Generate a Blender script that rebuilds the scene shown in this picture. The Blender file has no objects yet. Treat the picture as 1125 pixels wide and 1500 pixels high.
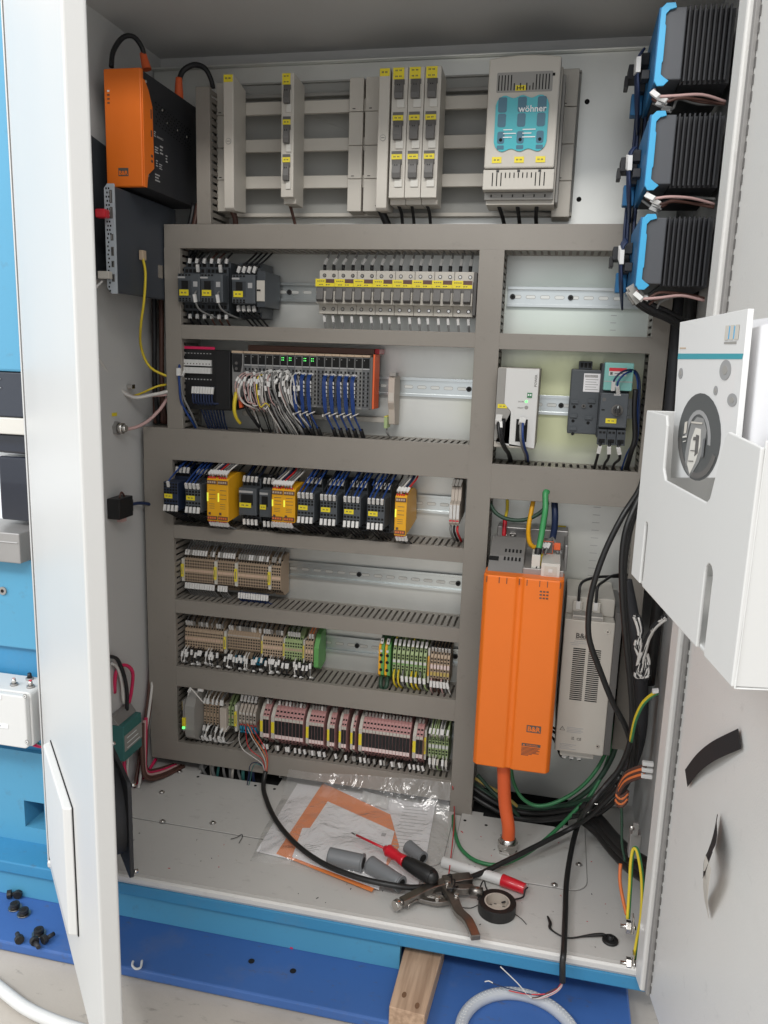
import bpy, bmesh, math, random
from mathutils import Vector, Matrix
random.seed(7)
SC = bpy.context.scene
# ---------------- camera ----------------
cam_d = bpy.data.cameras.new("camera"); cam = bpy.data.objects.new("camera", cam_d)
SC.collection.objects.link(cam); SC.camera = cam
_R = Vector((0.976041, 0.215152, 0.032452)); _U = Vector((-0.073013, 0.183358, 0.980331)); _F = Vector((-0.204970, 0.959213, -0.194674))
M = Matrix((_R, _U, -_F)).transposed().to_4x4(); M.translation = Vector((0.7270, -1.4906, 0.8414))
cam.matrix_world = M
cam_d.sensor_fit = 'VERTICAL'; cam_d.sensor_height = 36; cam_d.lens = 28.158
cam_d.clip_start = 0.02; cam_d.clip_end = 60
SC.render.resolution_x = 768; SC.render.resolution_y = 1024
# ---------------- world and lamps ----------------
wd = bpy.data.worlds.new("World"); SC.world = wd; wd.use_nodes = True
bg = wd.node_tree.nodes["Background"]; bg.inputs[0].default_value = (0.95, 0.97, 1.0, 1); bg.inputs[1].default_value = 0.76
def area(name, loc, target, sx, sy, power, col):
    l = bpy.data.lights.new(name, 'AREA'); l.shape = 'RECTANGLE'; l.size = sx; l.size_y = sy; l.energy = power; l.color = col
    o = bpy.data.objects.new(name, l); SC.collection.objects.link(o); o.location = loc
    o.rotation_euler = (Vector(target) - Vector(loc)).to_track_quat('-Z', 'Y').to_euler(); return o
area('hall_ceiling_lamp', (0.9, -3.2, 3.1), (0.4, 0, 0.6), 2.4, 0.5, 58, (1.0, 0.965, 0.92))
area('hall_ceiling_lamp', (-1.6, -2.6, 3.0), (0.3, -0.4, 0.3), 2.0, 0.5, 46, (0.95, 0.98, 1.0))
area('hall_window', (-3.2, -2.4, 1.3), (-.05, -.5, .6), 1.6, 1.8, 22, (0.93, 0.97, 1.0))
SC.view_settings.view_transform = 'Standard'; SC.view_settings.look = 'None'; SC.view_settings.exposure = 0.34; SC.view_settings.gamma = 1.0
SC.render.engine = 'CYCLES'; SC.cycles.max_bounces = 8; SC.cycles.transparent_max_bounces = 12
# ---------------- materials ----------------
MT = {}
def mat(name, col, rough=.5, metal=0.0, bump=0.0, bscale=200.0, vary=0.0, vscale=6.0, alpha=1.0, emit=0.0, trans=0.0, coat=0.0, dirt=0.0):
    if name in MT: return MT[name]
    m = bpy.data.materials.new(name); m.use_nodes = True; nt = m.node_tree; b = nt.nodes['Principled BSDF']
    b.inputs['Base Color'].default_value = (*col, 1); b.inputs['Roughness'].default_value = rough; b.inputs['Metallic'].default_value = metal
    b.inputs['Alpha'].default_value = alpha
    b.inputs['Transmission Weight'].default_value = trans
    b.inputs['Coat Weight'].default_value = coat
    if emit: b.inputs['Emission Color'].default_value = (*col, 1); b.inputs['Emission Strength'].default_value = emit
    if bump or vary:
        tc = nt.nodes.new('ShaderNodeTexCoord')
    if vary:
        n = nt.nodes.new('ShaderNodeTexNoise'); n.inputs['Scale'].default_value = vscale; n.inputs['Detail'].default_value = 6
        nt.links.new(tc.outputs['Object'], n.inputs['Vector'])
        mx = nt.nodes.new('ShaderNodeMix'); mx.data_type = 'RGBA'
        a = [max(0, c * (1 - vary)) for c in col]; c2 = [min(1, c * (1 + vary)) for c in col]
        mx.inputs[6].default_value = (*a, 1); mx.inputs[7].default_value = (*c2, 1)
        nt.links.new(n.outputs['Fac'], mx.inputs[0]); nt.links.new(mx.outputs[2], b.inputs['Base Color'])
        mr = nt.nodes.new('ShaderNodeMapRange'); mr.inputs[3].default_value = max(.03, rough - .1); mr.inputs[4].default_value = min(1, rough + .1)
        nt.links.new(n.outputs['Fac'], mr.inputs[0]); nt.links.new(mr.outputs[0], b.inputs['Roughness'])
    if bump:
        n2 = nt.nodes.new('ShaderNodeTexNoise'); n2.inputs['Scale'].default_value = bscale; n2.inputs['Detail'].default_value = 3
        nt.links.new(tc.outputs['Object'], n2.inputs['Vector'])
        bp = nt.nodes.new('ShaderNodeBump'); bp.inputs['Strength'].default_value = bump; bp.inputs['Distance'].default_value = .001
        nt.links.new(n2.outputs['Fac'], bp.inputs['Height']); nt.links.new(bp.outputs[0], b.inputs['Normal'])
    if dirt:      # scuffs and dust specks with a shape of their own
        tc2 = nt.nodes.new('ShaderNodeTexCoord'); src = b.inputs['Base Color'].links[0].from_socket
        for sc_, lo, hi, k_, dc in ((38, .60, .68, dirt, (.10, .09, .08, 1)), (9, .56, .75, dirt*.55, (.22, .20, .17, 1))):
            mp = nt.nodes.new('ShaderNodeMapping'); mp.inputs['Scale'].default_value = (1, 2.2 if sc_ > 20 else 1, 1); nt.links.new(tc2.outputs['Object'], mp.inputs[0])
            n3 = nt.nodes.new('ShaderNodeTexNoise'); n3.inputs['Scale'].default_value = sc_; n3.inputs['Detail'].default_value = 8; n3.inputs['Roughness'].default_value = .65; nt.links.new(mp.outputs[0], n3.inputs['Vector'])
            r3 = nt.nodes.new('ShaderNodeMapRange'); r3.inputs[1].default_value = lo; r3.inputs[2].default_value = hi; r3.inputs[3].default_value = 0; r3.inputs[4].default_value = k_; nt.links.new(n3.outputs['Fac'], r3.inputs[0])
            mx3 = nt.nodes.new('ShaderNodeMix'); mx3.data_type = 'RGBA'; nt.links.new(r3.outputs[0], mx3.inputs[0]); nt.links.new(src, mx3.inputs[6]); mx3.inputs[7].default_value = dc; src = mx3.outputs[2]
        nt.links.new(src, b.inputs['Base Color'])
    MT[name] = m; return m
mat('duct', (.268, .245, .215), .46, bump=.12, bscale=500, vary=.09, vscale=7, dirt=.14)
mat('duct_in', (.10, .09, .08), .7)
mat('galv', (.72, .73, .70), .42, metal=.7, vary=.10, vscale=14)
mat('rail', (.62, .66, .66), .3, metal=.9, vary=.06, vscale=20)
mat('paint', (.64, .63, .605), .42, bump=.3, bscale=350, vary=.03, vscale=3, dirt=.10)
mat('paint_gloss', (.60, .60, .585), .42, bump=.10, bscale=60, vary=.02, vscale=3)
mat('wallin', (.56, .56, .55), .5, bump=.2, bscale=350, vary=.04, vscale=3)
mat('bottom', (.57, .56, .535), .45, bump=.3, bscale=300, vary=.05, vscale=8, dirt=.17)
mat('blue', (.045, .24, .44), .45, bump=.25, bscale=120, vary=.10, vscale=5, dirt=.3)
mat('deepblue', (.045, .125, .36), .5, bump=.3, bscale=90, vary=.18, vscale=4, dirt=.42)
mat('skyblue', (.085, .315, .49), .42, bump=.1, bscale=120, vary=.05, vscale=3, dirt=.15)
mat('orange', (.86, .185, .014), .42, bump=.08, bscale=300, vary=.05, vscale=11)
mat('orange_cable', (.78, .13, .035), .5)
mat('black', (.012, .012, .013), .45)
mat('blackm', (.025, .026, .03), .6, bump=.1, bscale=400)
mat('rubber', (.014, .014, .014), .42, vary=.3, vscale=60)
mat('hole', (.006, .006, .006), .9)
mat('anthra', (.045, .052, .06), .5, vary=.06)
mat('anthra2', (.075, .085, .095), .5, vary=.06)
mat('navy', (.018, .03, .065), .5)
mat('bluewire', (.01, .045, .20), .45)
mat('navywire', (.012, .025, .075), .5)
mat('blackwire', (.012, .012, .014), .5)
mat('greywire', (.20, .20, .195), .5)
mat('whitewire', (.62, .60, .57), .45)
mat('brownwire', (.09, .04, .03), .5)
mat('redwire', (.55, .025, .03), .45)
mat('pinkwire', (.62, .02, .10), .4)
mat('rosewire', (.55, .36, .34), .5)
mat('yelwire', (.68, .52, .03), .5)
mat('green', (.035, .20, .075), .42)
mat('greenlit', (.05, .30, .10), .42)
mat('tape_black', (.012, .011, .012), .75)
mat('greendark', (.025, .065, .04), .5)
mat('orangewire', (.70, .18, .05), .5)
mat('sleeve', (.74, .73, .71), .45, vary=.06, vscale=90)
mat('yellow', (.80, .66, .03), .5)
mat('safety', (.80, .40, .012), .45, vary=.03)
mat('safetyside', (.55, .42, .12), .5)
mat('lgrey', (.54, .51, .455), .5, vary=.03)
mat('traygrey', (.34, .34, .32), .5, vary=.03)
mat('mgrey', (.30, .29, .27), .5)
mat('dgrey', (.12, .115, .11), .5)
mat('tan', (.40, .30, .21), .55, vary=.05)
mat('tan2', (.50, .38, .27), .55)
mat('peach', (.66, .48, .36), .5)
mat('brown', (.12, .06, .045), .5)
mat('pink', (.52, .27, .26), .5)
mat('pinkw', (.78, .64, .62), .5)
mat('plcgrey', (.14, .145, .15), .5)
mat('plcmid', (.24, .24, .235), .5)
mat('pegreen', (.12, .36, .10), .5)
mat('palegreen', (.36, .46, .22), .5)
mat('teal', (.03, .42, .48), .3, coat=.5)
mat('tealdark', (.02, .13, .20), .35, coat=.5)
mat('mint', (.22, .50, .46), .45)
mat('cyanterm', (.02, .26, .42), .5)
mat('pcbody', (.050, .058, .072), .45, bump=.1, bscale=300)
mat('picgrey', (.30, .30, .30), .5)
mat('picdark', (.085, .09, .09), .5)
mat('tealprint', (.05, .30, .36), .4)
mat('white', (.66, .66, .645), .5)
mat('pcgrey', (.46, .50, .54), .45)
mat('offwhite', (.62, .60, .55), .5)
mat('paper', (.86, .85, .86), .8, vary=.02)
mat('paperorange', (.88, .27, .07), .6, vary=.05)
mat('chrome', (.62, .60, .57), .22, metal=1.0, vary=.08, vscale=60)
mat('steel', (.30, .28, .26), .32, metal=1.0, vary=.2, vscale=60)
mat('steelgrey', (.36, .35, .34), .45, metal=.6, vary=.08, vscale=20)
mat('plug', (.20, .21, .22), .45)
mat('red', (.62, .015, .03), .3, coat=.4)
mat('wood', (.47, .31, .21), .75, vary=.16, vscale=14)
mat('woodknot', (.16, .08, .04), .8)
mat('concrete', (.46, .42, .37), .8, bump=.6, bscale=60, vary=.14, vscale=6, dirt=.35)
mat('drvblue', (.05, .40, .70), .42)
mat('drvblue2', (.015, .14, .32), .5)
mat('drvgrey', (.075, .08, .09), .55)
mat('led_green', (.15, 1.0, .2), .5, emit=1.2)
mat('led_yel', (.9, .95, .08), .5, emit=.35)
mat('print', (.10, .09, .08), .6)
mat('printlight', (.42, .42, .42), .6)
mat('printwhite', (.80, .84, .85), .6)
mat('tape_tan', (.50, .44, .38), .6)
mat('gasket', (.26, .25, .24), .7)  # door gasket, and the painted shadow outline round the gland plates
mat('darkpanel', (.030, .036, .050), .42, bump=.1, bscale=300)
mat('screen', (.012, .016, .028), .15, coat=.6)
mat('coverwhite', (.85, .88, .90), .5)  # plain near-white, no emission
mat('tealbox', (.04, .16, .15), .4)
mat('hose', (.62, .64, .66), .3, alpha=.72)
mat('brochure', (.70, .70, .69), .35, coat=.3)
def bagmat():
    m = bpy.data.materials.new('polybag'); m.use_nodes = True; nt = m.node_tree; nt.nodes.clear()
    N = nt.nodes.new; Lk = nt.links.new
    out = N('ShaderNodeOutputMaterial'); tr = N('ShaderNodeBsdfTransparent'); gl = N('ShaderNodeBsdfGlossy'); df = N('ShaderNodeBsdfDiffuse')
    tr.inputs[0].default_value = (1, 1, 1, 1); gl.inputs['Roughness'].default_value = .13; gl.inputs[0].default_value = (.95, .95, .95, 1); df.inputs[0].default_value = (.97, .97, .97, 1)
    n = N('ShaderNodeTexNoise'); n.inputs['Scale'].default_value = 26; n.inputs['Detail'].default_value = 2; n.inputs['Distortion'].default_value = 1.6
    bp = N('ShaderNodeBump'); bp.inputs['Strength'].default_value = .8; bp.inputs['Distance'].default_value = .008
    tc = N('ShaderNodeTexCoord'); Lk(tc.outputs['Object'], n.inputs['Vector']); Lk(n.outputs['Fac'], bp.inputs['Height']); Lk(bp.outputs[0], gl.inputs['Normal'])
    m1 = N('ShaderNodeMixShader'); m1.inputs[0].default_value = .10; Lk(tr.outputs[0], m1.inputs[1]); Lk(df.outputs[0], m1.inputs[2])
    lw = N('ShaderNodeLayerWeight'); lw.inputs[0].default_value = .5; fr = N('ShaderNodeMath'); fr.operation = 'POWER'; fr.inputs[1].default_value = 3.0; Lk(lw.outputs['Facing'], fr.inputs[0]); Lk(bp.outputs[0], lw.inputs['Normal'])
    ma = N('ShaderNodeMath'); ma.operation = 'MULTIPLY_ADD'; ma.inputs[1].default_value = .9; ma.inputs[2].default_value = .05; Lk(fr.outputs[0], ma.inputs[0])
    m2 = N('ShaderNodeMixShader'); Lk(ma.outputs[0], m2.inputs[0]); Lk(m1.outputs[0], m2.inputs[1]); Lk(gl.outputs[0], m2.inputs[2]); Lk(m2.outputs[0], out.inputs[0])
    MT['polybag'] = m
def tinted_plate():
    # galvanised plate with a yellow-green tint and two paler tints over soft oval areas (object space, plate origin (.4,0,0))
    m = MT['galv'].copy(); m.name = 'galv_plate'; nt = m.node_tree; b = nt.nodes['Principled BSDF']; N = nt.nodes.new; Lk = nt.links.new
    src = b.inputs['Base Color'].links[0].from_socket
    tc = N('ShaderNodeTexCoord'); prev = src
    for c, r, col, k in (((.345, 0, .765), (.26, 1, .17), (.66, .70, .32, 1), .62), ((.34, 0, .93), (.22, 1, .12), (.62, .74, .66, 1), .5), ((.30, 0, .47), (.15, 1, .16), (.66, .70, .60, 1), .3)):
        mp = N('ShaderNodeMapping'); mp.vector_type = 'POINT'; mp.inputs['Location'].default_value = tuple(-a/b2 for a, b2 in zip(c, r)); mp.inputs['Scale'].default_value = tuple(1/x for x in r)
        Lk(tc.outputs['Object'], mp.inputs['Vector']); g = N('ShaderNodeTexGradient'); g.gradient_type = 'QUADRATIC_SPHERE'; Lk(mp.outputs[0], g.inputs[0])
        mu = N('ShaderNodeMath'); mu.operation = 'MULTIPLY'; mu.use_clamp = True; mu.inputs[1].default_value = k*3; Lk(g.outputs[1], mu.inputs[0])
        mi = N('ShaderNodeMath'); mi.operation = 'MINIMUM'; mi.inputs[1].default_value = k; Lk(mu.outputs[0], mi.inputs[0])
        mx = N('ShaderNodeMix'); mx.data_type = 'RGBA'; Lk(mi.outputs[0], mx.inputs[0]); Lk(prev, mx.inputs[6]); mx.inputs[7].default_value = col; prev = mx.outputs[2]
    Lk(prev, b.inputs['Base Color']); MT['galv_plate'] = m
def woodgrain():
    m = MT['wood']; nt = m.node_tree; b = nt.nodes['Principled BSDF']; N = nt.nodes.new; Lk = nt.links.new
    tc = N('ShaderNodeTexCoord'); mp = N('ShaderNodeMapping'); mp.inputs['Scale'].default_value = (60, 4, 60); mp.inputs['Rotation'].default_value = (0, 0, -.15)
    n = N('ShaderNodeTexNoise'); n.inputs['Scale'].default_value = 2.0; n.inputs['Detail'].default_value = 6; Lk(tc.outputs['Object'], mp.inputs[0]); Lk(mp.outputs[0], n.inputs[0])
    r = N('ShaderNodeValToRGB'); r.color_ramp.elements[0].color = (.30, .19, .12, 1); r.color_ramp.elements[1].color = (.55, .38, .26, 1); r.color_ramp.elements[0].position = .3; r.color_ramp.elements[1].position = .7
    Lk(n.outputs['Fac'], r.inputs[0]); Lk(r.outputs[0], b.inputs['Base Color'])
tinted_plate(); woodgrain()
bagmat()
# ---------------- mesh helpers ----------------
ORG = {}; KIDS = {}
class MB:
    def __init__(s): s.v = []; s.f = []; s.m = []; s.sm = []; s.mats = []
    def _m(s, n):
        if n not in s.mats: s.mats.append(n)
        return s.mats.index(n)
    def add(s, vs, fs, m, smooth=False):
        o = len(s.v); k = s._m(m); s.v += [tuple(p) for p in vs]
        for f in fs: s.f.append([i + o for i in f]); s.m.append(k); s.sm.append(smooth)
        return s
    def box(s, x0, x1, y0, y1, z0, z1, m):
        if x0 > x1: x0, x1 = x1, x0
        if y0 > y1: y0, y1 = y1, y0
        if z0 > z1: z0, z1 = z1, z0
        return s.add([(x0,y0,z0),(x1,y0,z0),(x1,y1,z0),(x0,y1,z0),(x0,y0,z1),(x1,y0,z1),(x1,y1,z1),(x0,y1,z1)],
              [(0,3,2,1),(4,5,6,7),(0,1,5,4),(1,2,6,5),(2,3,7,6),(3,0,4,7)], m)
    def obox(s, c, ax_, ay, az, m):      # oriented box: centre and three half-vectors
        c = Vector(c); ax_ = Vector(ax_); ay = Vector(ay); az = Vector(az)
        vs = [c + ax_*i + ay*j + az*k for k in (-1,1) for (i,j) in ((-1,-1),(1,-1),(1,1),(-1,1))]
        return s.add(vs, [(0,3,2,1),(4,5,6,7),(0,1,5,4),(1,2,6,5),(2,3,7,6),(3,0,4,7)], m)
    def prism(s, poly, axis, a0, a1, m):  # poly in the two other axes: x->(y,z)  y->(x,z)  z->(x,y)
        n = len(poly)
        def p(a, q): return {'x': (a, q[0], q[1]), 'y': (q[0], a, q[1]), 'z': (q[0], q[1], a)}[axis]
        vs = [p(a0, q) for q in poly] + [p(a1, q) for q in poly]
        fs = [tuple(range(n)), tuple(range(2*n-1, n-1, -1))] + [(i, (i+1) % n, n+(i+1) % n, n+i) for i in range(n)]
        return s.add(vs, fs, m)
    def cyl(s, p0, p1, r0, m, r1=None, n=12, smooth=True):
        p0 = Vector(p0); p1 = Vector(p1); r1 = r0 if r1 is None else r1
        d = (p1 - p0).normalized(); a = d.orthogonal().normalized(); b = d.cross(a)
        vs = []
        for p, r in ((p0, r0), (p1, r1)):
            for i in range(n):
                t = 2*math.pi*i/n; vs.append(p + a*math.cos(t)*r + b*math.sin(t)*r)
        s.add(vs, [(i, (i+1) % n, n+(i+1) % n, n+i) for i in range(n)], m, smooth)
        return s.add(vs, [tuple(range(n-1, -1, -1)), tuple(range(n, 2*n))], m)
    def tube(s, pts, r, m, n=8, k=5, flat=1.0):
        P = smooth_pts(pts, k); N = len(P)
        T = [(P[min(i+1, N-1)] - P[max(i-1, 0)]).normalized() for i in range(N)]
        a = T[0].orthogonal().normalized(); vs = []
        for i in range(N):
            a = (a - T[i]*a.dot(T[i])); a = a.normalized() if a.length > 1e-6 else T[i].orthogonal().normalized()
            b = T[i].cross(a); rr = r(i/(N-1)) if callable(r) else r
            for j in range(n):
                t = 2*math.pi*j/n; vs.append(P[i] + a*math.cos(t)*rr + b*math.sin(t)*rr*flat)
        fs = [(i*n+j, i*n+(j+1) % n, (i+1)*n+(j+1) % n, (i+1)*n+j) for i in range(N-1) for j in range(n)]
        s.add(vs, fs, m, True)
        return s.add(vs[:n] + vs[-n:], [tuple(range(n-1, -1, -1)), tuple(range(n, 2*n))], m)
    def sphere(s, c, r, m, n=12, h=8, sc=(1,1,1)):
        vs = []; fs = []
        for i in range(h+1):
            for j in range(n):
                a = math.pi*i/h; b = 2*math.pi*j/n
                vs.append((c[0]+r*sc[0]*math.sin(a)*math.cos(b), c[1]+r*sc[1]*math.sin(a)*math.sin(b), c[2]+r*sc[2]*math.cos(a)))
        for i in range(h):
            for j in range(n): fs.append((i*n+j, i*n+(j+1) % n, (i+1)*n+(j+1) % n, (i+1)*n+j))
        return s.add(vs, fs, m, True)
    def build(s, name, parent=None, bevel=0.0, seg=2, kind=None, label=None):
        me = bpy.data.meshes.new(name); o0 = ORG.get(parent.name, Vector()) if parent else Vector()
        me.from_pydata([tuple(Vector(v) - o0) for v in s.v], [], s.f)
        for n in s.mats: me.materials.append(MT[n])
        me.polygons.foreach_set('material_index', s.m); me.polygons.foreach_set('use_smooth', s.sm)
        bm = bmesh.new(); bm.from_mesh(me)
        bmesh.ops.remove_doubles(bm, verts=bm.verts, dist=1e-6)
        bmesh.ops.recalc_face_normals(bm, faces=bm.faces)
        if bevel:
            es = [e for e in bm.edges if len(e.link_faces) == 2 and e.calc_face_angle(0) > .6 and not (e.link_faces[0].smooth and e.link_faces[1].smooth)]
            try: bmesh.ops.bevel(bm, geom=es, offset=bevel, segments=seg, affect='EDGES', profile=.5, clamp_overlap=True)
            except Exception: pass
        bm.to_mesh(me); bm.free(); me.update()
        o = bpy.data.objects.new(name, me); SC.collection.objects.link(o)
        if parent: o.parent = parent; KIDS.setdefault(parent.name, []).append(o); ORG[o.name] = o0
        if kind: o['kind'] = kind
        if label: o['label'] = label
        return o
def smooth_pts(pts, k=5):
    P = [Vector(p) for p in pts]
    if k <= 1 or len(P) < 3: return P
    out = []
    for i in range(len(P)-1):
        a = P[max(i-1, 0)]; b = P[i]; c = P[i+1]; d = P[min(i+2, len(P)-1)]
        for j in range(k):
            t = j/k; t2 = t*t; t3 = t2*t
            out.append(.5*((2*b) + (c-a)*t + (2*a-5*b+4*c-d)*t2 + (3*b-a-3*c+d)*t3))
    out.append(P[-1]); return out
def tag(o, label, cat, group=None):
    o['label'] = label; o['category'] = cat
    if group: o['group'] = group
    return o
def thing(name, label, cat, loc=(0,0,0), group=None):
    o = bpy.data.objects.new(name, None); SC.collection.objects.link(o); o.empty_display_size = .02; o.location = loc
    ORG[o.name] = Vector(loc); return tag(o, label, cat, group)
def place(o, loc, rotz=0):
    o.location = loc; o.rotation_euler = (0, 0, rotz); return o
def dup(root, loc, label=None, group=None, rotz=None):
    r = root.copy(); SC.collection.objects.link(r); r.location = loc
    if rotz is not None: r.rotation_euler = (0, 0, rotz)
    if label: r['label'] = label
    if group: r['group'] = group
    def rec(src, dst):
        for c in KIDS.get(src.name, []):
            d = c.copy(); SC.collection.objects.link(d); d.parent = dst; KIDS.setdefault(dst.name, []).append(d); rec(c, d)
    rec(root, r); return r
def text(s, size, m, org, xd, yd, parent=None, name='lettering', ext=.0002, align='LEFT', bold=0):
    cu = bpy.data.curves.new(name, 'FONT'); cu.body = s; cu.size = size; cu.extrude = ext; cu.align_x = align; cu.resolution_u = 2; cu.offset = bold
    t = bpy.data.objects.new(name, cu); SC.collection.objects.link(t); bpy.context.view_layer.update()
    me = bpy.data.meshes.new_from_object(t.evaluated_get(bpy.context.evaluated_depsgraph_get())); bpy.data.objects.remove(t)
    xd = Vector(xd).normalized(); yd = Vector(yd).normalized(); zd = xd.cross(yd)
    mm = Matrix((xd, yd, zd)).transposed().to_4x4(); mm.translation = Vector(org) - (ORG.get(parent.name, Vector()) if parent else Vector())
    me.transform(mm); me.materials.clear(); me.materials.append(MT[m])
    o = bpy.data.objects.new(name, me); SC.collection.objects.link(o)
    if parent: o.parent = parent; KIDS.setdefault(parent.name, []).append(o)
    return o
def single(mb, name, label, cat, group=None, bevel=0, seg=2):
    return tag(mb.build(name, None, bevel, seg), label, cat, group)
def struct(mb, name, bevel=0):
    o = mb.build(name, None, bevel); o['kind'] = 'structure'; return o
PI = math.pi
def disc_y(mb, x, y, z, r, m, t=.001, n=14): mb.cyl((x, y, z), (x, y - t, z), r, m, n=n, smooth=False)
def rrect(x0, x1, z0, z1, r, n=4):
    out = []
    for cx, cz, a0 in ((x1-r, z0+r, -PI/2), (x1-r, z1-r, 0), (x0+r, z1-r, PI/2), (x0+r, z0+r, PI)):
        for i in range(n+1):
            a = a0 + PI/2*i/n; out.append((cx+r*math.cos(a), cz+r*math.sin(a)))
    return out
# ================= SETTING =================
FZ = -.025      # cabinet floor
b = MB(); b.box(-4, 4, -4, 3, -.16, -.127, 'concrete'); struct(b, 'floor')
# blue steel machine base
base = thing('machine_base', 'blue painted steel machine base beam and plate under the open cabinet', 'machine base', (0, -.42, -.12))
b = MB(); b.box(-.9, .955, -.42, .3, -.058, -.037, 'blue'); b.build('top_flange', base, .002)
b = MB(); b.box(-.9, .545, -.410, -.395, -.108, -.058, 'skyblue'); b.build('web', base, .001)
b = MB(); b.box(-.9, .895, -.512, .1, -.125, -.108, 'deepblue'); b.build('foot_plate', base, .003)
for px in ((.315, -.452), (.385, -.455)):
    b = MB(); b.cyl((px[0], px[1], -.1075), (px[0], px[1], -.1069), .005, 'hole', n=14); b.build('bolt_hole', base)
# machine on the left, behind the cabinet corner
mc = thing('blue_machine', 'blue machine housing with dark screen panels left of the open door', 'machine', (-.3, -.35, -.1))
YM = -.36
def zz(py, y=YM): return 0
b = MB(); b.box(-.6, -.105, YM, YM+.3, 0.7932, 1.3518, 'skyblue'); b.build('upper_housing', mc, .004)
b = MB(); b.box(-.6, -.105, YM+.004, YM+.28, 0.7209, 0.7932-.001, 'darkpanel'); b.build('control_strip', mc, .002)
b = MB(); b.box(-.6, -.105, YM-.002, YM+.28, 0.6935, 0.7209-.001, 'offwhite'); b.build('ledge', mc, .002)
b = MB(); b.box(-.19, -.108, YM+.02, YM+.05, 0.6592, 0.6924, 'screen'); b.build('display', mc, .004)
b = MB(); b.box(-.176, -.108, YM+.02, YM+.05, 0.5459, 0.6537, 'screen'); b.build('display', mc, .004)
b = MB(); b.box(-.60, -.106, YM+.06, YM+.08, 0.532, 0.6935, 'coverwhite'); b.build('rear_cover', mc)
b = MB(); b.box(-.6, -.106, YM-.03, YM+.1, 0.4877, 0.5378, 'steelgrey'); b.box(-.6, -.108, YM-.0315, YM+.0, 0.5204, 0.5239, 'black'); b.build('tray', mc, .002)
b = MB(); b.box(-.6, -.107, YM, YM+.3, 0.3287, 0.4865, 'skyblue'); b.build('middle_panel', mc, .002)
b = MB(); b.box(-.6, -.107, YM+.01, YM+.3, 0.1382, 0.3287-.001, 'blue'); b.build('recessed_panel', mc)
zt, zb = 0.0434, -0.0079; xl = -0.1497
b = MB()
b.box(-.6, xl, YM, YM+.3, -.10, 0.1382, 'skyblue'); b.box(xl+.04, -.107, YM, YM+.3, -.10, 0.1382, 'skyblue')
b.box(xl, xl+.04, YM, YM+.3, zt, 0.1382, 'skyblue'); b.box(xl, xl+.04, YM, YM+.3, -.10, zb, 'skyblue'); b.box(xl, xl+.04, YM+.06, YM+.3, zb, zt, 'deepblue')
b.build('lower_panel', mc)
b = MB(); x, _, z = (-0.1645, -0.36, 0.4288); disc_y(b, x, YM, z, .007, 'steelgrey', .003); disc_y(b, x, YM-.003, z, .003, 'hole', .0004); b.build('bolt_head', mc)
b = MB()
for zz_ in (.010, -.004): b.box(-.158, -.148, YM+.0035, YM+.002, 0.7703+zz_, 0.7703+zz_+.0012, 'printlight')
b.build('marking', mc)
# junction box with pushbuttons
bx0, bx1 = -.30, -0.0788; bz1, bz0 = 0.281, 0.186
jb = thing('pushbutton_box', 'small light grey pushbutton enclosure on the blue machine at left', 'control box', (bx1, -.39, bz0))
b = MB(); b.prism(rrect(bx0, bx1, bz0, bz1, .006), 'y', -.42, -.36, 'white'); b.build('housing', jb, .002)
b = MB(); b.prism(rrect(bx0+.002, bx1-.002, bz0+.002, bz1-.002, .006), 'y', -.432, -.4205, 'white'); b.build('lid', jb, .002)
for px, py in ((38,1019),(42,1087)):
    b = MB(); x, z = -0.0798, 0.2808
    if py > 1050: x, z = -0.081, 0.2008
    disc_y(b, x, -.432, z, .0038, 'steelgrey', .0008); disc_y(b, x, -.4328, z, .0026, 'white', .0005); disc_y(b, x, -.4333, z, .0008, 'hole', .0003); b.build('screw', jb)
for i, (x, y, m_) in enumerate(((bx1-.036,-.372,'black'), (bx1-.004,-.374,'black'), (bx1-.045,-.40,'rosewire'), (bx1-.014,-.40,'red'))):
    b = MB(); b.cyl((x, y, bz1), (x, y, bz1+.003), .0065, 'steelgrey'); b.cyl((x, y, bz1+.003), (x, y, bz1+.011), .0042, m_ if i < 2 else 'chrome', r1=.003)
    if i > 1: b.cyl((x, y, bz1+.011), (x, y, bz1+.0125), .0025, m_)
    b.build('pushbutton', jb, 0, label=('black' if i < 2 else 'silver') + ' capped pushbutton')
b = MB(); b.box(bx1-.075, bx1-.036, -.4332, -.4322, bz0+.034, bz0+.041, 'paper'); b.box(bx1-.075, bx1-.045, -.4332, -.4322, bz1-.011, bz1-.004, 'paper')
b.build('paper_label', jb)
b = MB(); b.box(bx1-.056, bx1-.048, -.4336, -.43325, bz0+.0365, bz0+.0385, 'printlight'); b.build('print', jb)
for i, (m_, off) in enumerate((('pinkwire', 0), ('pinkwire', .012), ('tealbox', .018))):
    b = MB(); x = bx1 - .035 + off
    b.tube([(x, -.39, bz0+.004), (x+.006, -.392, bz0-.010), (x+.03, -.39, bz0-.016+.003*i), (x+.07, -.37, bz0-.012)], .0018, m_)
    single(b, 'control_wire', ['pink wire in the lowest loop under the pushbutton box', 'shorter pink wire looping under the pushbutton box', 'dark teal wire looping under the pushbutton box'][i], 'wire')
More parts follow.
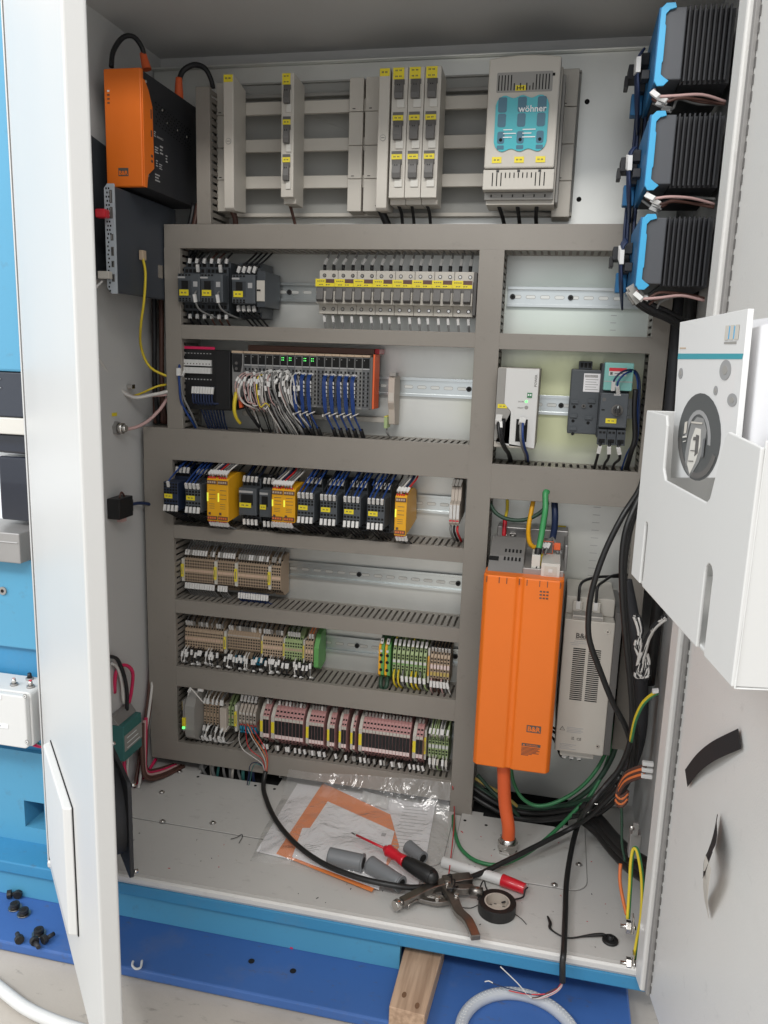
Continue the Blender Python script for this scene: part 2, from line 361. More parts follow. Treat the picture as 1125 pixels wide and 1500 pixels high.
# ---------- cabinet ----------
cab = thing('electrical_cabinet', 'light grey steel control cabinet standing open with both doors swung out', 'electrical cabinet', (.42, -.2, FZ))
XL, XR, ZT, YB = -.062, .925, 1.375, .035
b = MB(); b.box(XL-.002, XR+.002, YB, YB+.002, FZ, ZT, 'wallin'); b.build('back_wall', cab)
b = MB(); b.box(XL-.002, XL, -.42, YB, FZ, ZT, 'wallin'); b.build('left_wall', cab)
b = MB(); b.box(XR, XR+.002, -.42, YB, FZ, ZT, 'wallin'); b.build('right_wall', cab)
b = MB(); b.box(XL, XR, -.42, YB, ZT, ZT+.002, 'wallin'); b.build('roof', cab)
# floor with two cable openings at the back: built as strips
gx = [XL, .035, .175, .585, .80, XR]; yo = -.045
b = MB(); b.box(XL, XR, -.405, yo-.045, FZ-.002, FZ, 'bottom'); b.box(XL, .055, yo-.045, YB, FZ-.002, FZ, 'bottom'); b.box(.225, .585, yo-.045, YB, FZ-.002, FZ, 'bottom'); b.box(.80, XR, yo-.045, YB, FZ-.002, FZ, 'bottom')
b.build('floor_panel', cab)
b = MB(); b.prism([(-.405, FZ), (-.405, FZ-.0022), (-.412, FZ-.012), (-.418, FZ-.012), (-.424, FZ-.004), (-.4245, FZ+.004), (-.421, FZ+.007), (-.417, FZ+.004), (-.413, FZ-.0005)], 'x', XL, XR+.01, 'paint'); b.build('front_lip', cab, .0008)
# front frame left side and right side
# gland plates screwed on the floor
def gland_plate(x0, x1, y0, y1, notches, screws):
    b = MB(); c = .03
    # outline with rounded front corners
    pts = []
    for i in range(6):
        a = PI + PI/2*i/5; pts.append((x0+c+c*math.cos(a), y0+c+c*math.sin(a)))
    for i in range(6):
        a = -PI/2 + PI/2*i/5; pts.append((x1-c+c*math.cos(a), y0+c+c*math.sin(a)))
    pts += [(x1, y1)] + [(q[0], q[1]) for q in notches] + [(x0, y1)]
    b.prism(pts, 'z', FZ+.0006, FZ+.0022, 'bottom')
    p = b.build('gland_plate', cab, .0005)
    b = MB(); mx_, my_ = (x0+x1)/2, (y0+y1)/2; b.prism([(q[0]+(.0011 if q[0] > mx_ else -.0011), q[1]-(.0011 if q[1] < my_ else 0)) for q in pts], 'z', FZ+.0002, FZ+.0005, 'gasket'); b.build('shadow_outline', p)  # dark outline added in place of the shadow gap round the plate
    for sx, sy in screws:
        b = MB(); b.cyl((sx, sy, FZ+.0022), (sx, sy, FZ+.0034), .0062, 'steelgrey', r1=.0052, n=18); b.sphere((sx, sy, FZ+.0034), .0045, 'chrome', sc=(1,1,.55)); b.cyl((sx, sy, FZ+.0056), (sx, sy, FZ+.0061), .0015, 'hole', n=6)
        b.build('screw', p)
gland_plate(-.02, .585, -.262, -.072, [(.235,-.072),(.235,-.085),(.055,-.085),(.055,-.072)], [(0.0643, -0.261, -0.025)[:2], (0.0153, -0.1701, -0.025)[:2], (0.0129, -0.0892, -0.025)[:2], (0.1554, -0.2405, -0.025)[:2], (.45,-.235)])
gland_plate(.60, .83, -.262, -.072, [(.79,-.072),(.79,-.083),(.64,-.083),(.64,-.072)], [(0.8176, -0.1893, -0.025)[:2], (0.7763, -0.257, -0.025)[:2]])
b = MB()
for q in ((0.0579, -0.0972, -0.023), (0.1828, -0.0978, -0.023), (0.2241, -0.0996, -0.023), (0.6465, -0.0465, -0.023), (0.6487, -0.113, -0.023), (0.7767, -0.0825, -0.023), (0.7758, -0.1142, -0.023), (0.648, -0.078, -0.023), (0.6082, -0.1079, -0.023), (0.6053, -0.0728, -0.023)):
    b = MB(); b.cyl((q[0], q[1], FZ+.0022), (q[0], q[1], FZ+.0026), .0030, 'hole', n=10); b.build('punched_hole', cab)
b = MB(); b.box(XL+.05, XR-.08, -.10, .034, -.0355, -.035, 'hole'); b.box(XL+.05, XR-.08, .028, .034, -.0348, FZ-.003, 'hole'); b.build('cable_pit', cab)
# right door: local frame x = along the door, y<0 = inner side
door = MB(); DW = .62
zb_, zt_ = -.035, 1.40
door.box(0, DW, -.0, .030, zb_, zt_, 'paint')
door_o = door.build('door', None, .003); 
def child(mb, name, par, bevel=0, label=None, seg=2):
    return mb.build(name, par, bevel, seg, None, label)
door_o.parent = cab; KIDS.setdefault(cab.name, []).append(door_o)
ang = math.atan2(-.98838, .152)
door_o.location = Vector((.905, -.42, 0)) - ORG[cab.name]; door_o.rotation_euler = (0, 0, ang); ORG[door_o.name] = Vector()
door_o['label'] = 'right door, its inner side seen, with document pocket and tape strips'
b = MB(); b.box(-.004, .028, -.012, -.0004, zb_+.002, zt_, 'paint'); child(b, 'rim', door_o, .003)
b = MB(); b.box(.0285, .037, -.006, -.0004, zb_+.004, zt_, 'gasket'); child(b, 'gasket', door_o, .001)
b = MB()
z = zb_+.01
while z < zt_-.02:
    b.box(.0385, .0400, -.0016, -.0004, z, z+.011, 'dgrey'); z += .0175
g = child(b, 'perforation', door_o); g['kind'] = 'stuff'
# document pocket (open box with a stepped notch and two slots)
PO = -.150; s0 = (0.3011, -0.15, 0.6454)[0]; s1 = (0.5583, -0.15, 0.645)[0]; z0p, z1p = .648, .799; th = .0025
b = MB()
n0 = (0.367, -0.15, 0.7985)[0]; n1 = (0.5023, -0.15, 0.7986)[0]; nz = .748
sa, sb_, sc, sd = s0+.030, s0+.040, s1-.068, s1-.052; sh0, sh1 = z0p+.055, z0p+.062
fr = [(s0, z0p, n0, nz-.02)]
def pf(x0, x1, zA, zB): b.box(x0, x1, PO-.0, PO+th, zA, zB, 'paint_gloss')
pf(s0, sa, z0p, z1p); pf(sa, sb_, z0p+.060, z1p); pf(sb_, n0, z0p, z1p)
b.v.clear(); b.f.clear(); b.m.clear(); b.sm.clear()
outl = [(s0, z0p), (sa, z0p)]
def slot(x0, x1, zb2, zt2):
    r = (x1-x0)/2; o = []
    o.append((x0, zb2)); 
    for i in range(7):
        a = PI - PI*i/6; o.append(((x0+x1)/2 + r*math.cos(a), zt2 + r*math.sin(a)))
    o.append((x1, zb2)); return o
outl = [(s0, z0p)] + slot(sa, sb_, z0p, z0p+.052) + slot(sc, sd, z0p, z0p+.054) + [(s1, z0p), (s1, z1p-.004)]
outl += [(n1+.002, z1p), (n1-.003, z1p-.004), (n1-.018, nz+.004), (n1-.024, nz), (n0+.010, nz), (n0+.002, nz+.008), (n0, z1p-.008), (n0-.005, z1p), (s0, z1p)]
b.prism(outl, 'y', PO, PO+th, 'paint_gloss')
b.box(s0, s0+th, PO+th, -.001, z0p, z1p, 'paint_gloss'); b.box(s1-th, s1, PO+th, -.001, z0p, z1p, 'paint_gloss')
b.box(s0+th, s1-th, PO+th, -.001, z0p, z0p+th, 'paint_gloss')
child(b, 'document_pocket', door_o, .0008)
# left door
ld = MB(); ld.box(0, .48, 0, .0225, -.035, 1.40, 'paint_gloss'); ldo = ld.build('door', None, .003, 3)
ldo.parent = cab; KIDS[cab.name].append(ldo); ldo.location = Vector((-.06, -.42, 0)) - ORG[cab.name]; ldo.rotation_euler = (0, 0, math.atan2(-.743, .669)); ORG[ldo.name] = Vector()
ldo['label'] = 'left door seen edge-on with its glossy outer face and a vent grille'
gs0, gs1 = .108, .312; gz0, gz1 = .062, .250
b = MB(); b.prism([(gs0, -.003), (gs0+.006, -.012), (gs1-.006, -.012), (gs1, -.003), (gs1, 0), (gs0, 0)], 'z', gz0, gz1, 'white'); 
child(b, 'vent_grille', ldo, .002)
b = MB(); b.box(gs1, gs1+.0025, -.0015, -.0003, gz0, gz1, 'hole'); b.box(gs0, gs1+.0025, -.0015, -.0003, gz1, gz1+.0012, 'hole'); b.box(gs0, gs1, -.0015, -.0003, gz0-.0012, gz0, 'hole'); child(b, 'shadow_gap', ldo)
# cooling fan on the inner side of the left door
fan = thing('filter_fan', 'black axial filter fan mounted inside the left door near the cabinet floor', 'fan', (0,0,0))
fs, fz, fr_ = .158, .145, .078
b = MB(); b.prism(rrect(fs-fr_, fs+fr_, fz-fr_, fz+fr_, .010), 'y', .0235, .0285, 'blackm'); b.build('rear_flange', fan, .001)
b = MB(); b.prism(rrect(fs-fr_, fs+fr_, fz-fr_, fz+fr_, .010), 'y', .084, .090, 'blackm'); b.build('front_flange', fan, .001)
b = MB()
n = 32; 
for i in range(n):
    a0, a1 = 2*PI*i/n, 2*PI*(i+1)/n
    b.add([(fs+.068*math.cos(a0), .028, fz+.068*math.sin(a0)), (fs+.068*math.cos(a1), .028, fz+.068*math.sin(a1)), (fs+.068*math.cos(a1), .085, fz+.068*math.sin(a1)), (fs+.068*math.cos(a0), .085, fz+.068*math.sin(a0))], [(0,1,2,3)], 'blackm', True)
b.build('shroud', fan)
b = MB()
for r in (.015, .03, .045, .06):
    b.tube([(fs+r*math.cos(2*PI*i/20), .093, fz+r*math.sin(2*PI*i/20)) for i in range(21)], .0008, 'chrome', n=5, k=1)
for a in (PI/4, 3*PI/4): b.tube([(fs-.075*math.cos(a), .0915, fz-.075*math.sin(a)), (fs, .095, fz), (fs+.075*math.cos(a), .0915, fz+.075*math.sin(a))], .001, 'chrome', n=5, k=1)
b.build('guard_wire', fan)
b = MB(); b.cyl((fs,.035,fz),(fs,.082,fz),.022,'blackm')
for i in range(7):
    a = 2*PI*i/7; c, s_ = math.cos(a), math.sin(a); t = (-s_, c)
    b.add([(fs+c*.022-t[0]*.008, .036, fz+s_*.022-t[1]*.008), (fs+c*.022+t[0]*.008, .054, fz+s_*.022+t[1]*.008), (fs+c*.065+t[0]*.016, .052, fz+s_*.065+t[1]*.016), (fs+c*.065-t[0]*.016, .038, fz+s_*.065-t[1]*.016)], [(0,1,2,3)], 'blackm')
b.build('fan_rotor', fan)
for dx in (-1, 1):
    for dz in (-1, 1):
        b = MB(); b.cyl((fs+dx*.070, .090, fz+dz*.070), (fs+dx*.070, .097, fz+dz*.070), .003, 'chrome'); b.build('screw', fan)
place(fan, (-.06, -.42, 0), math.atan2(-.743, .669))
# mounting plate
mp = thing('mounting_plate', 'galvanised steel mounting plate at the back carrying all the rails and ducts', 'mounting plate', (.4, 0, 0))
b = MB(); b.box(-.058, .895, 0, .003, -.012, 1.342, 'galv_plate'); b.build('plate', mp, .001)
b = MB(); b.box(-.058, .895, -.012, .003, 1.342, 1.345, 'galv'); b.build('folded_edge', mp, .001)
for q in ((0.7339, 0.0, 1.2663), (0.7326, 0.0, 1.111), (0.1767, 0.0, 1.1063)):
    b = MB(); disc_y(b, q[0], 0, q[2], .0042, 'hole', .0006); b.build('hole', mp)
# embossed ruler marks on the plate
b = MB()
for i in range(14):
    z = .62 - i*.0125*1.15; b.box(.800, .813, -.0004, 0, z, z+.0009, 'printlight')
for i in range(5): b.box(.802, .812, -.0004, 0, .918-i*.0125, .919-i*.0125, 'printlight')
for i in range(3): b.box(.772, .782, -.0004, 0, .150-i*.012, .151-i*.012, 'printlight')
k = b.build('scale_mark', mp); k['kind'] = 'stuff'
# ---------- cable ducts ----------
DD = .085
_fm = {}
def finger_mesh(kind):
    if kind not in _fm:
        b = MB()
        if kind == 'h': b.box(-.0037, .0037, -(DD-.008), -.010, -.0016, 0, 'duct')
        else: b.box(-.0016, 0, -(DD-.008), -.010, -.0037, .0037, 'duct')
        o = b.build('finger'); _fm[kind] = o.data; bpy.data.objects.remove(o)
    return _fm[kind]
def duct(label, x0, x1, z0, z1, orient, vis, hid=()):
    t = thing('cable_duct', label, 'cable duct', ((x0+x1)/2, 0, (z0+z1)/2)); o0 = ORG[t.name]
    b = MB(); b.box(x0, x1, -.0045, -.0005, z0, z1, 'duct')
    if orient == 'h':
        b.box(x0, x1, -.012, -.0045, z0, z0+.0016, 'duct'); b.box(x0, x1, -.012, -.0045, z1-.0016, z1, 'duct')
    else:
        b.box(x0, x0+.0016, -.012, -.0045, z0, z1, 'duct'); b.box(x1-.0016, x1, -.012, -.0045, z0, z1, 'duct')
    b.build('base', t)
    b = MB()
    if orient == 'h':
        b.box(x0, x1, -DD, -DD+.0018, z0-.0008, z1+.0008, 'duct'); b.box(x0, x1, -DD+.0018, -DD+.010, z0-.0008, z0+.0004, 'duct'); b.box(x0, x1, -DD+.0018, -DD+.010, z1-.0004, z1+.0008, 'duct')
    else:
        b.box(x0-.0008, x1+.0008, -DD, -DD+.0018, z0, z1, 'duct'); b.box(x0-.0008, x0+.0004, -DD+.0018, -DD+.010, z0, z1, 'duct'); b.box(x1-.0004, x1+.0008, -DD+.0018, -DD+.010, z0, z1, 'duct')
    b.build('lid', t, .0006)
    P_ = .0118
    for side in vis:
        me = finger_mesh('h' if side in 'tb' else 'v')
        a, e = (x0, x1) if orient == 'h' else (z0, z1); n = int((e-a)/P_)
        for i in range(n):
            c = a + (i+.5)*(e-a)/n
            f = bpy.data.objects.new('finger', me); SC.collection.objects.link(f); f.parent = t
            w = {'t': (c, 0, z1), 'b': (c, 0, z0+.0016), 'r': (x1, 0, c), 'l': (x0+.0016, 0, c)}[side]
            f.location = Vector(w) - o0
    for side in hid:
        b = MB(); a, e = (x0, x1) if orient == 'h' else (z0, z1); n = int((e-a)/P_)
        for i in range(n):
            c = a + (i+.5)*(e-a)/n
            if side == 't': b.box(c-.0037, c+.0037, -(DD-.008), -.010, z1-.0016, z1, 'duct')
            if side == 'b': b.box(c-.0037, c+.0037, -(DD-.008), -.010, z0, z0+.0016, 'duct')
            if side == 'r': b.box(x1-.0016, x1, -(DD-.008), -.010, c-.0037, c+.0037, 'duct')
            if side == 'l': b.box(x0, x0+.0016, -(DD-.008), -.010, c-.0037, c+.0037, 'duct')
        k = b.build('finger_row', t); k['kind'] = 'stuff'
    return t
XE, XF, XG, XH = .576, .617, .8645, .892
duct('wide top cable duct spanning under the busbars', 0, XH, 1.017, 1.057, 'h', 'b', 't')
duct('narrow cable duct under the grey miniature circuit breakers', .031, XE, .856, .880, 'h', '', 'tb')
duct('wide cable duct below the input output modules', -.052, XE, .628, .687, 'h', 't', 'b')
duct('narrow cable duct just below the yellow safety relays', .008, XE, .474, .499, 'h', 't', 'b')
duct('cable duct below the tan terminal strip', .008, XE, .321, .347, 'h', 't', 'b')
duct('cable duct with slotted top below the green and tan terminals', .008, XE, .165, .206, 'h', 't', 'b')
duct('lowest cable duct at the cabinet floor', -.052, XE, 0, .041, 'h', 't', 'b')
duct('narrow left upright cable duct beside the contactors', 0, .030, .688, 1.0165, 'v', 'r', 'l')
duct('wide left upright cable duct in the lower half', -.052, .007, .0415, .6275, 'v', 'r', 'l')
duct('tall central upright cable duct', XE+.0005, XF, -.034, 1.0165, 'v', 'r', 'l')
duct('short cable duct above the power supply and motor starter', XF+.0005, XG, .855, .880, 'h', '', 'tb')
duct('wide cable duct below the power supply', XF+.0005, XG, .596, .656, 'h', 't', 'b')
duct('upright cable duct behind the door pocket, partly hidden', XG+.0005, XH, .150, 1.0165, 'v', 'l', 'r')
duct('short upright cable duct left of the busbar holders', .066, .0905, 1.058, 1.286, 'v', 'r', 'l')
# cables lying inside the ducts (seen through the slots)
# ---------- DIN rails ----------
def rail(label, x0, x1, z, holes, first):
    t = thing('mounting_rail', label, 'DIN rail', ((x0+x1)/2, 0, z))
    pr = [(-.0075, .0175), (-.0065, .0175), (-.0065, .0132), (-.0005, .0132), (-.0005, -.0132), (-.0065, -.0132), (-.0065, -.0175), (-.0075, -.0175), (-.0075, -.0122), (-.0017, -.0122), (-.0017, .0122), (-.0075, .0122)]
    b = MB(); b.prism([(y, z+q) for y, q in pr], 'x', x0, x1, 'rail'); b.build('rail_profile', t, .0003)
    n = int((x1-x0-.01)/.025)
    for i in range(n):
        c = x0+.016+i*.025
        b = MB(); b.prism(rrect(c-.0085, c+.0085, z-.0031, z+.0031, .003), 'y', -.0017, -.0020, 'mgrey')  # shadow of the slot edge painted as a grey ring
        b.prism(rrect(c-.0079, c+.0079, z-.0025, z+.0025, .0024), 'y', -.0020, -.0022, 'galv'); b.build('slot', t)
    for hx in holes:
        b = MB(); disc_y(b, hx, -.0022, z, .0048, 'black', .0026, 16); disc_y(b, hx, -.0048, z, .0022, 'hole', .0002); b.build('screw', t)
rail('steel rail behind contactors and circuit breakers in the top bay', .032, XE-.002, .948, [0.2127], 0)
rail('empty steel rail in the upper right bay', XF+.004, XG-.003, .947, [0.6303, 0.7311], 0)
rail('steel rail behind the input output modules with a bare right half', .032, XE-.002, .781, [0.3899, 0.5611], 0)
rail('steel rail between power supply and motor starter', XF+.004, XG-.003, .759, [0.7286], 0)
rail('steel rail behind the yellow safety relays', .010, XE-.002, .562, [], 0)
rail('steel rail behind the tan terminals, bare on its right', .010, XE-.002, .410, [0.3629, 0.5599], 0)
rail('steel rail between the two groups of terminals', .010, XE-.002, .261, [0.3627, 0.5621], 0)
rail('lowest steel rail behind the relay row', .010, XE-.002, .105, [], 0)
# ================= BUSBAR SYSTEM =================
LBL = 'yellow'
def ytag(mb_parent, x0, x1, z0, z1, y, name='yellow_label', lines=1, v=False):
    b = MB(); b.box(x0, x1, y-.0007, y, z0, z1, 'yellow'); 
    w, h = x1-x0, z1-z0
    if v: b.box((x0+x1)/2-w*.15, (x0+x1)/2+w*.15, y-.0009, y-.0007, z0+h*.2, z1-h*.2, 'print')
    else:
        for i in range(lines):
            zc = z1-h*(i+.5)/lines; k = 5
            for j in range(k):
                if j == 2: continue
                b.box(x0+w*(.2+.6*j/k), x0+w*(.2+.6*(j+.7)/k), y-.0009, y-.0007, zc-h*.12/lines, zc+h*.12/lines, 'print')
    return b.build(name, mb_parent)
def nth(i, n=None):
    o = ['leftmost', 'second', 'third', 'fourth', 'fifth', 'sixth', 'seventh', 'eighth', 'ninth', 'tenth', 'eleventh', 'twelfth', 'thirteenth', 'fourteenth', 'fifteenth', 'sixteenth', 'seventeenth', 'eighteenth', 'nineteenth', 'twentieth', 'twenty-first', 'twenty-second', 'twenty-third', 'twenty-fourth', 'twenty-fifth', 'twenty-sixth']
    if n and i == n-1 and i > 0: return 'rightmost'
    return o[i]
bb = thing('busbar_system', 'three light grey covered horizontal busbars above the top cable duct', 'busbars', (.4, -.03, 1.2))
for zc in (1.260, 1.198, 1.136):
    b = MB(); b.box(.118, .700, -.042, -.034, zc-.0105, zc+.0105, 'lgrey'); b.box(.118, .70, -.034, -.026, zc+.006, zc+.0105, 'lgrey'); b.build('busbar', bb, .001)
b = MB(); b.box(.088, .722, -.0055, -.0005, 1.088, 1.312, 'traygrey'); b.box(.088, .722, -.012, -.0055, 1.309, 1.312, 'traygrey'); b.build('base_tray', bb, .001)
b = MB(); b.box(.10, .70, -.022, -.0004, 1.283, 1.289, 'mgrey'); b.build('top_bracket', bb, .001)
b = MB(); b.box(.088, .722, -.016, -.0006, 1.081, 1.0875, 'lgrey'); b.build('bottom_bracket', bb, .001)
def holder(label, x0, x1, z0, z1, y):
    t = thing('busbar_holder', label, 'busbar holder', ((x0+x1)/2, 0, z0))
    n = 4; h = (z1-z0)/n
    for i in range(n):
        b = MB(); b.box(x0, x1, y, -.001, z0+i*h+.0004, z0+(i+1)*h-.0004, 'lgrey'); b.build('cover_section', t, .0012)
    for i in (1, 3):
        b = MB(); xc = x0+(x1-x0)*.35; b.box(xc-.0025, xc+.0025, y-.0006, y, z0+i*h+.004, z0+i*h+.0052, 'hole'); b.build('clip_mark', t)
    return t
holder('light grey busbar holder at the far left end of the bars', 0.0883, 0.108, 1.0849, 1.3024, -.05)
holder('light grey busbar holder in the middle, left one of the close pair', 0.3341, 0.3592, 1.084, 1.3025, -.05)
holder('light grey busbar holder in the middle, right one of the close pair', 0.3628, 0.3895, 1.0839, 1.3028, -.05)
holder('light grey busbar holder to the right of the big switch', 0.6886, 0.7183, 1.074, 1.3033, -.05)
def feeder(label, x0, x1, z0, z1, yf, zs):
    t = thing('busbar_feeder_cover', label, 'connection cover', (x0, 0, z0))
    b = MB(); b.prism([(-.043, z0+.004), (yf+.006, z0), (yf, z0+.004), (yf, z1-.002), (yf+.004, z1), (-.043, z1-.012)], 'x', x0, x1, 'lgrey'); b.build('cover', t, .0014)
    b = MB(); disc_y(b, (x0+x1)/2, yf, zs, .0052, 'mgrey', .0006, 18); disc_y(b, (x0+x1)/2, yf-.0006, zs, .0042, 'lgrey', .0004, 18); b.box((x0+x1)/2-.003, (x0+x1)/2+.003, yf-.0013, yf-.001, zs-.0005, zs+.0005, 'dgrey'); b.build('lock_screw', t)
    ytag(t, x0+.001, x1-.001, z1-.014, z1-.0025, yf)
    return t
xa = 0.1236
feeder('narrow light grey connection cover with yellow label at the left end of the bars', xa, xa+.0185, 1.0787, 1.3008, -.10, 1.1921)
xb = 0.3977
feeder('narrow light grey connection cover beside the three fuse switches', xb, xb+.0185, 1.0776, 1.3003, -.10, 1.1918)
def fuse_switch(label, x0, w, z0, z1, yf=-.10):
    t = thing('fuse_switch', label, 'fuse switch', (x0, 0, z0)); H = z1-z0; x1 = x0+w
    b = MB(); b.prism([(-.043, z0-.008), (-.085, z0-.008), (-.085, z0), (yf, z0+.0005), (yf, z1-.0005), (yf+.003, z1), (-.043, z1-.004)], 'x', x0+.0004, x1-.0004, 'lgrey'); b.build('housing', t, .0009)
    for i, zc in enumerate((z1-.040, z1-.100, z1-.160)):
        ztop = zc+.020
        if i == 0: ytag(t, x0+.002, x1-.007, z1-.0185, z1-.001, yf, lines=2)
        else:
            b = MB(); b.box(x0+.0035, x1-.006, yf-.001, yf, ztop+.0065, ztop+.0115, 'dgrey'); b.build('marker_clip', t)
            ytag(t, x0+.0035, x1-.006, ztop-.0015, ztop+.0065, yf-.0012)
        b = MB(); zt2 = ztop+(.001 if i == 0 else -.0018)
        b.prism([(yf, zt2), (yf-.0025, zt2), (yf-.006, zt2-.008), (yf-.009, zt2-.022), (yf-.0075, zt2-.030), (yf, zt2-.030)], 'x', x0+.006, x1-.0070, 'dgrey')
        b.box(x0+.0045, x1-.0055, yf-.0022, yf, zt2-.008, zt2, 'dgrey'); b.build('handle', t, .0008)
        b = MB(); 
        for dx in (-.0018, .0018): b.box((x0+x1)/2+dx-.0006-.001, (x0+x1)/2+dx+.0006-.001, yf-.0074, yf-.0058, zt2-.0105, zt2-.0088, 'hole')
        b.build('test_hole', t)
        b = MB(); b.box(x0+.010, x1-.0045, yf-.0022, yf, zt2-.043, zt2-.0305, 'offwhite'); b.box(x0+.0098, x0+.0102, yf-.0024, yf-.002, zt2-.043, zt2-.036, 'print'); b.build('latch', t, .0005)
    return t
zf0, zf1 = 1.0995, 1.2976
fuse_switch('single light grey fuse switch with three dark handles, alone on the bars', 0.2284, .0232, zf0, zf1)
x3 = 0.4192; w3 = (0.5011-x3)/3
for i, n_ in enumerate(('left', 'middle', 'right')):
    fuse_switch('%s one of the three light grey fuse switches side by side' % n_, x3+i*w3, w3, 1.0969, 1.2991)
# big switch disconnector
sx0, sx1 = 0.5804, 0.6905; sz0, sz1 = 1.1352, 1.2959
sw = thing('switch_disconnector', 'large light grey fuse switch disconnector with a turquoise transparent window', 'switch disconnector', (sx0, 0, sz0))
b = MB(); b.prism([(-.043, 1.0851), (-.100, 1.0851), (-.100, sz0), (-.100, sz1-.006), (-.05, sz1+.0), (-.043, sz1-.02)], 'x', sx0+.003, sx1+.003, 'lgrey'); b.build('base', sw, .001)
b = MB()
arc = [(sx0+(sx1-sx0)*i/10, sz1+.004*math.sin(PI*i/10)) for i in range(11)]
b.prism([(sx0, sz0), (sx1, sz0)] + arc[::-1], 'y', -.130, -.101, 'lgrey'); b.build('front_door', sw, .0025)
zl0 = 1.1035
b = MB(); b.box(sx0-.001, sx1+.001, -.126, -.099, zl0, sz0-.001, 'lgrey'); b.build('lower_cover', sw, .0015)
b = MB(); b.box(sx0+.001, sx1+.001, -.108, -.098, zl0-.012, zl0-.0005, 'mgrey'); b.build('terminal_shroud', sw, .001)
for i in range(6):
    b = MB(); xc = sx0+.012+i*(sx1-sx0-.024)/5; b.box(xc-.001, xc+.001, -.1086, -.108, zl0-.008, zl0-.004, 'hole'); b.build('slit', sw)
W_ = sx1-sx0
# turquoise window, wavy outline
def wavy(x0, x1, z0, z1, k=3, amp=.004):
    top = []; bot = []
    r = .010
    for i in range(37):
        u = i/36; x = x0+(x1-x0)*u; e = min(u, 1-u)*(x1-x0)
        c = amp*(math.cos(2*PI*k*(u-.5/k))-1)/2*-1
        dz = 0 if e > r else r-math.sqrt(max(0, r*r-(r-e)**2))
        top.append((x, z1-amp*(1-math.cos(2*PI*k*(u)))*0 - amp*(.5+.5*math.cos(2*PI*k*u)) - dz)); bot.append((x, z0+amp*(.5+.5*math.cos(2*PI*k*u))+dz))
    return bot + top[::-1]
wx0, wx1, wz0, wz1 = sx0+W_*.125, sx1-W_*.13, 1.1594, 1.2412
b = MB(); b.prism(wavy(wx0, wx1, wz0, wz1), 'y', -.1318, -.1301, 'teal'); win = b.build('window', sw)
for j in range(3):
    xc = wx0+(wx1-wx0)*(.13+.37*j); HW = wz1-wz0
    for za, zb2, ww in ((.70,.97,.0068), (.44,.68,.0064), (.14,.36,.0056), (.04,.11,.0055)):
        b = MB(); b.prism(rrect(xc-ww, xc+ww, wz0+HW*za, wz0+HW*zb2, .003 if zb2-za > .1 else .001), 'y', -.1323, -.1319, 'tealdark'); b.build('fuse_recess', win)
    b = MB(); disc_y(b, xc, -.1323, wz0+HW*.21, .0026, 'hole', .0004); b.build('test_hole', win)
t_ = text('wöhner', .0135, 'printwhite', (wx0+.036, -.1327, wz1-.0245), (1,0,0), (0,0,1), sw, bold=.0002)
b = MB()
for j in range(3):
    for k_ in range(2):
        xq = wx0+.014+k_*.030; b.box(xq, xq+.014+.006*((j+k_) % 2), -.1328, -.1325, wz0+.020+j*.0055, wz0+.0215+j*.0055, 'printwhite')
k = b.build('small_print', sw); k['kind'] = 'stuff'
# vents
b = MB(); b.prism(rrect(sx0+W_*.12, sx1-W_*.1, sz1-.050, sz1-.021, .002), 'y', -.1305, -.1301, 'mgrey'); b.build('vent_recess', sw)
for i in range(17):
    u = i/16; x = sx0+W_*(.15+.70*u); h = .022 if (i < 5 or i > 11) else (.010 if i % 2 else .006)
    b = MB(); b.box(x-.0008, x+.0008, -.1309, -.1305, sz1-.047, sz1-.047+h, 'hole'); b.build('vent_slot', sw)
for i in range(13):
    u = i/12; x = sx0+W_*(.13+.74*u); h = .020 if (i < 3 or i > 9) else .008
    b = MB(); b.box(x-.0008, x+.0008, -.1264, -.126, sz0-.006-h, sz0-.006, 'hole'); b.build('vent_slot', sw)
for u in (.2, .5, .8):
    b = MB(); b.box(sx0+W_*u-.0022, sx0+W_*u+.0022, -.1264, -.126, sz0-.0055, sz0-.002, 'black'); b.build('catch', sw)
b = MB(); b.box(sx1-.012, sx1-.008, -.1309, -.1301, sz1-.028, sz1-.024, 'hole'); b.build('catch', sw)
for u in (.18, .50, .80): ytag(sw, sx0+W_*u-.0075, sx0+W_*u+.0075, 1.1473-.0045, 1.1473+.0045, -.1302)
ytag(sw, sx0+W_*.46-.008, sx0+W_*.46+.008, 1.252-.004, 1.252+.004, -.1302)
b = MB(); zt0, zt1 = 1.0851, 1.2901; b.box(sx1+.0035, sx1+.008, -.095, -.043, zt0+.004, zt1-.01, 'mgrey'); b.build('side_cover', sw, .001)
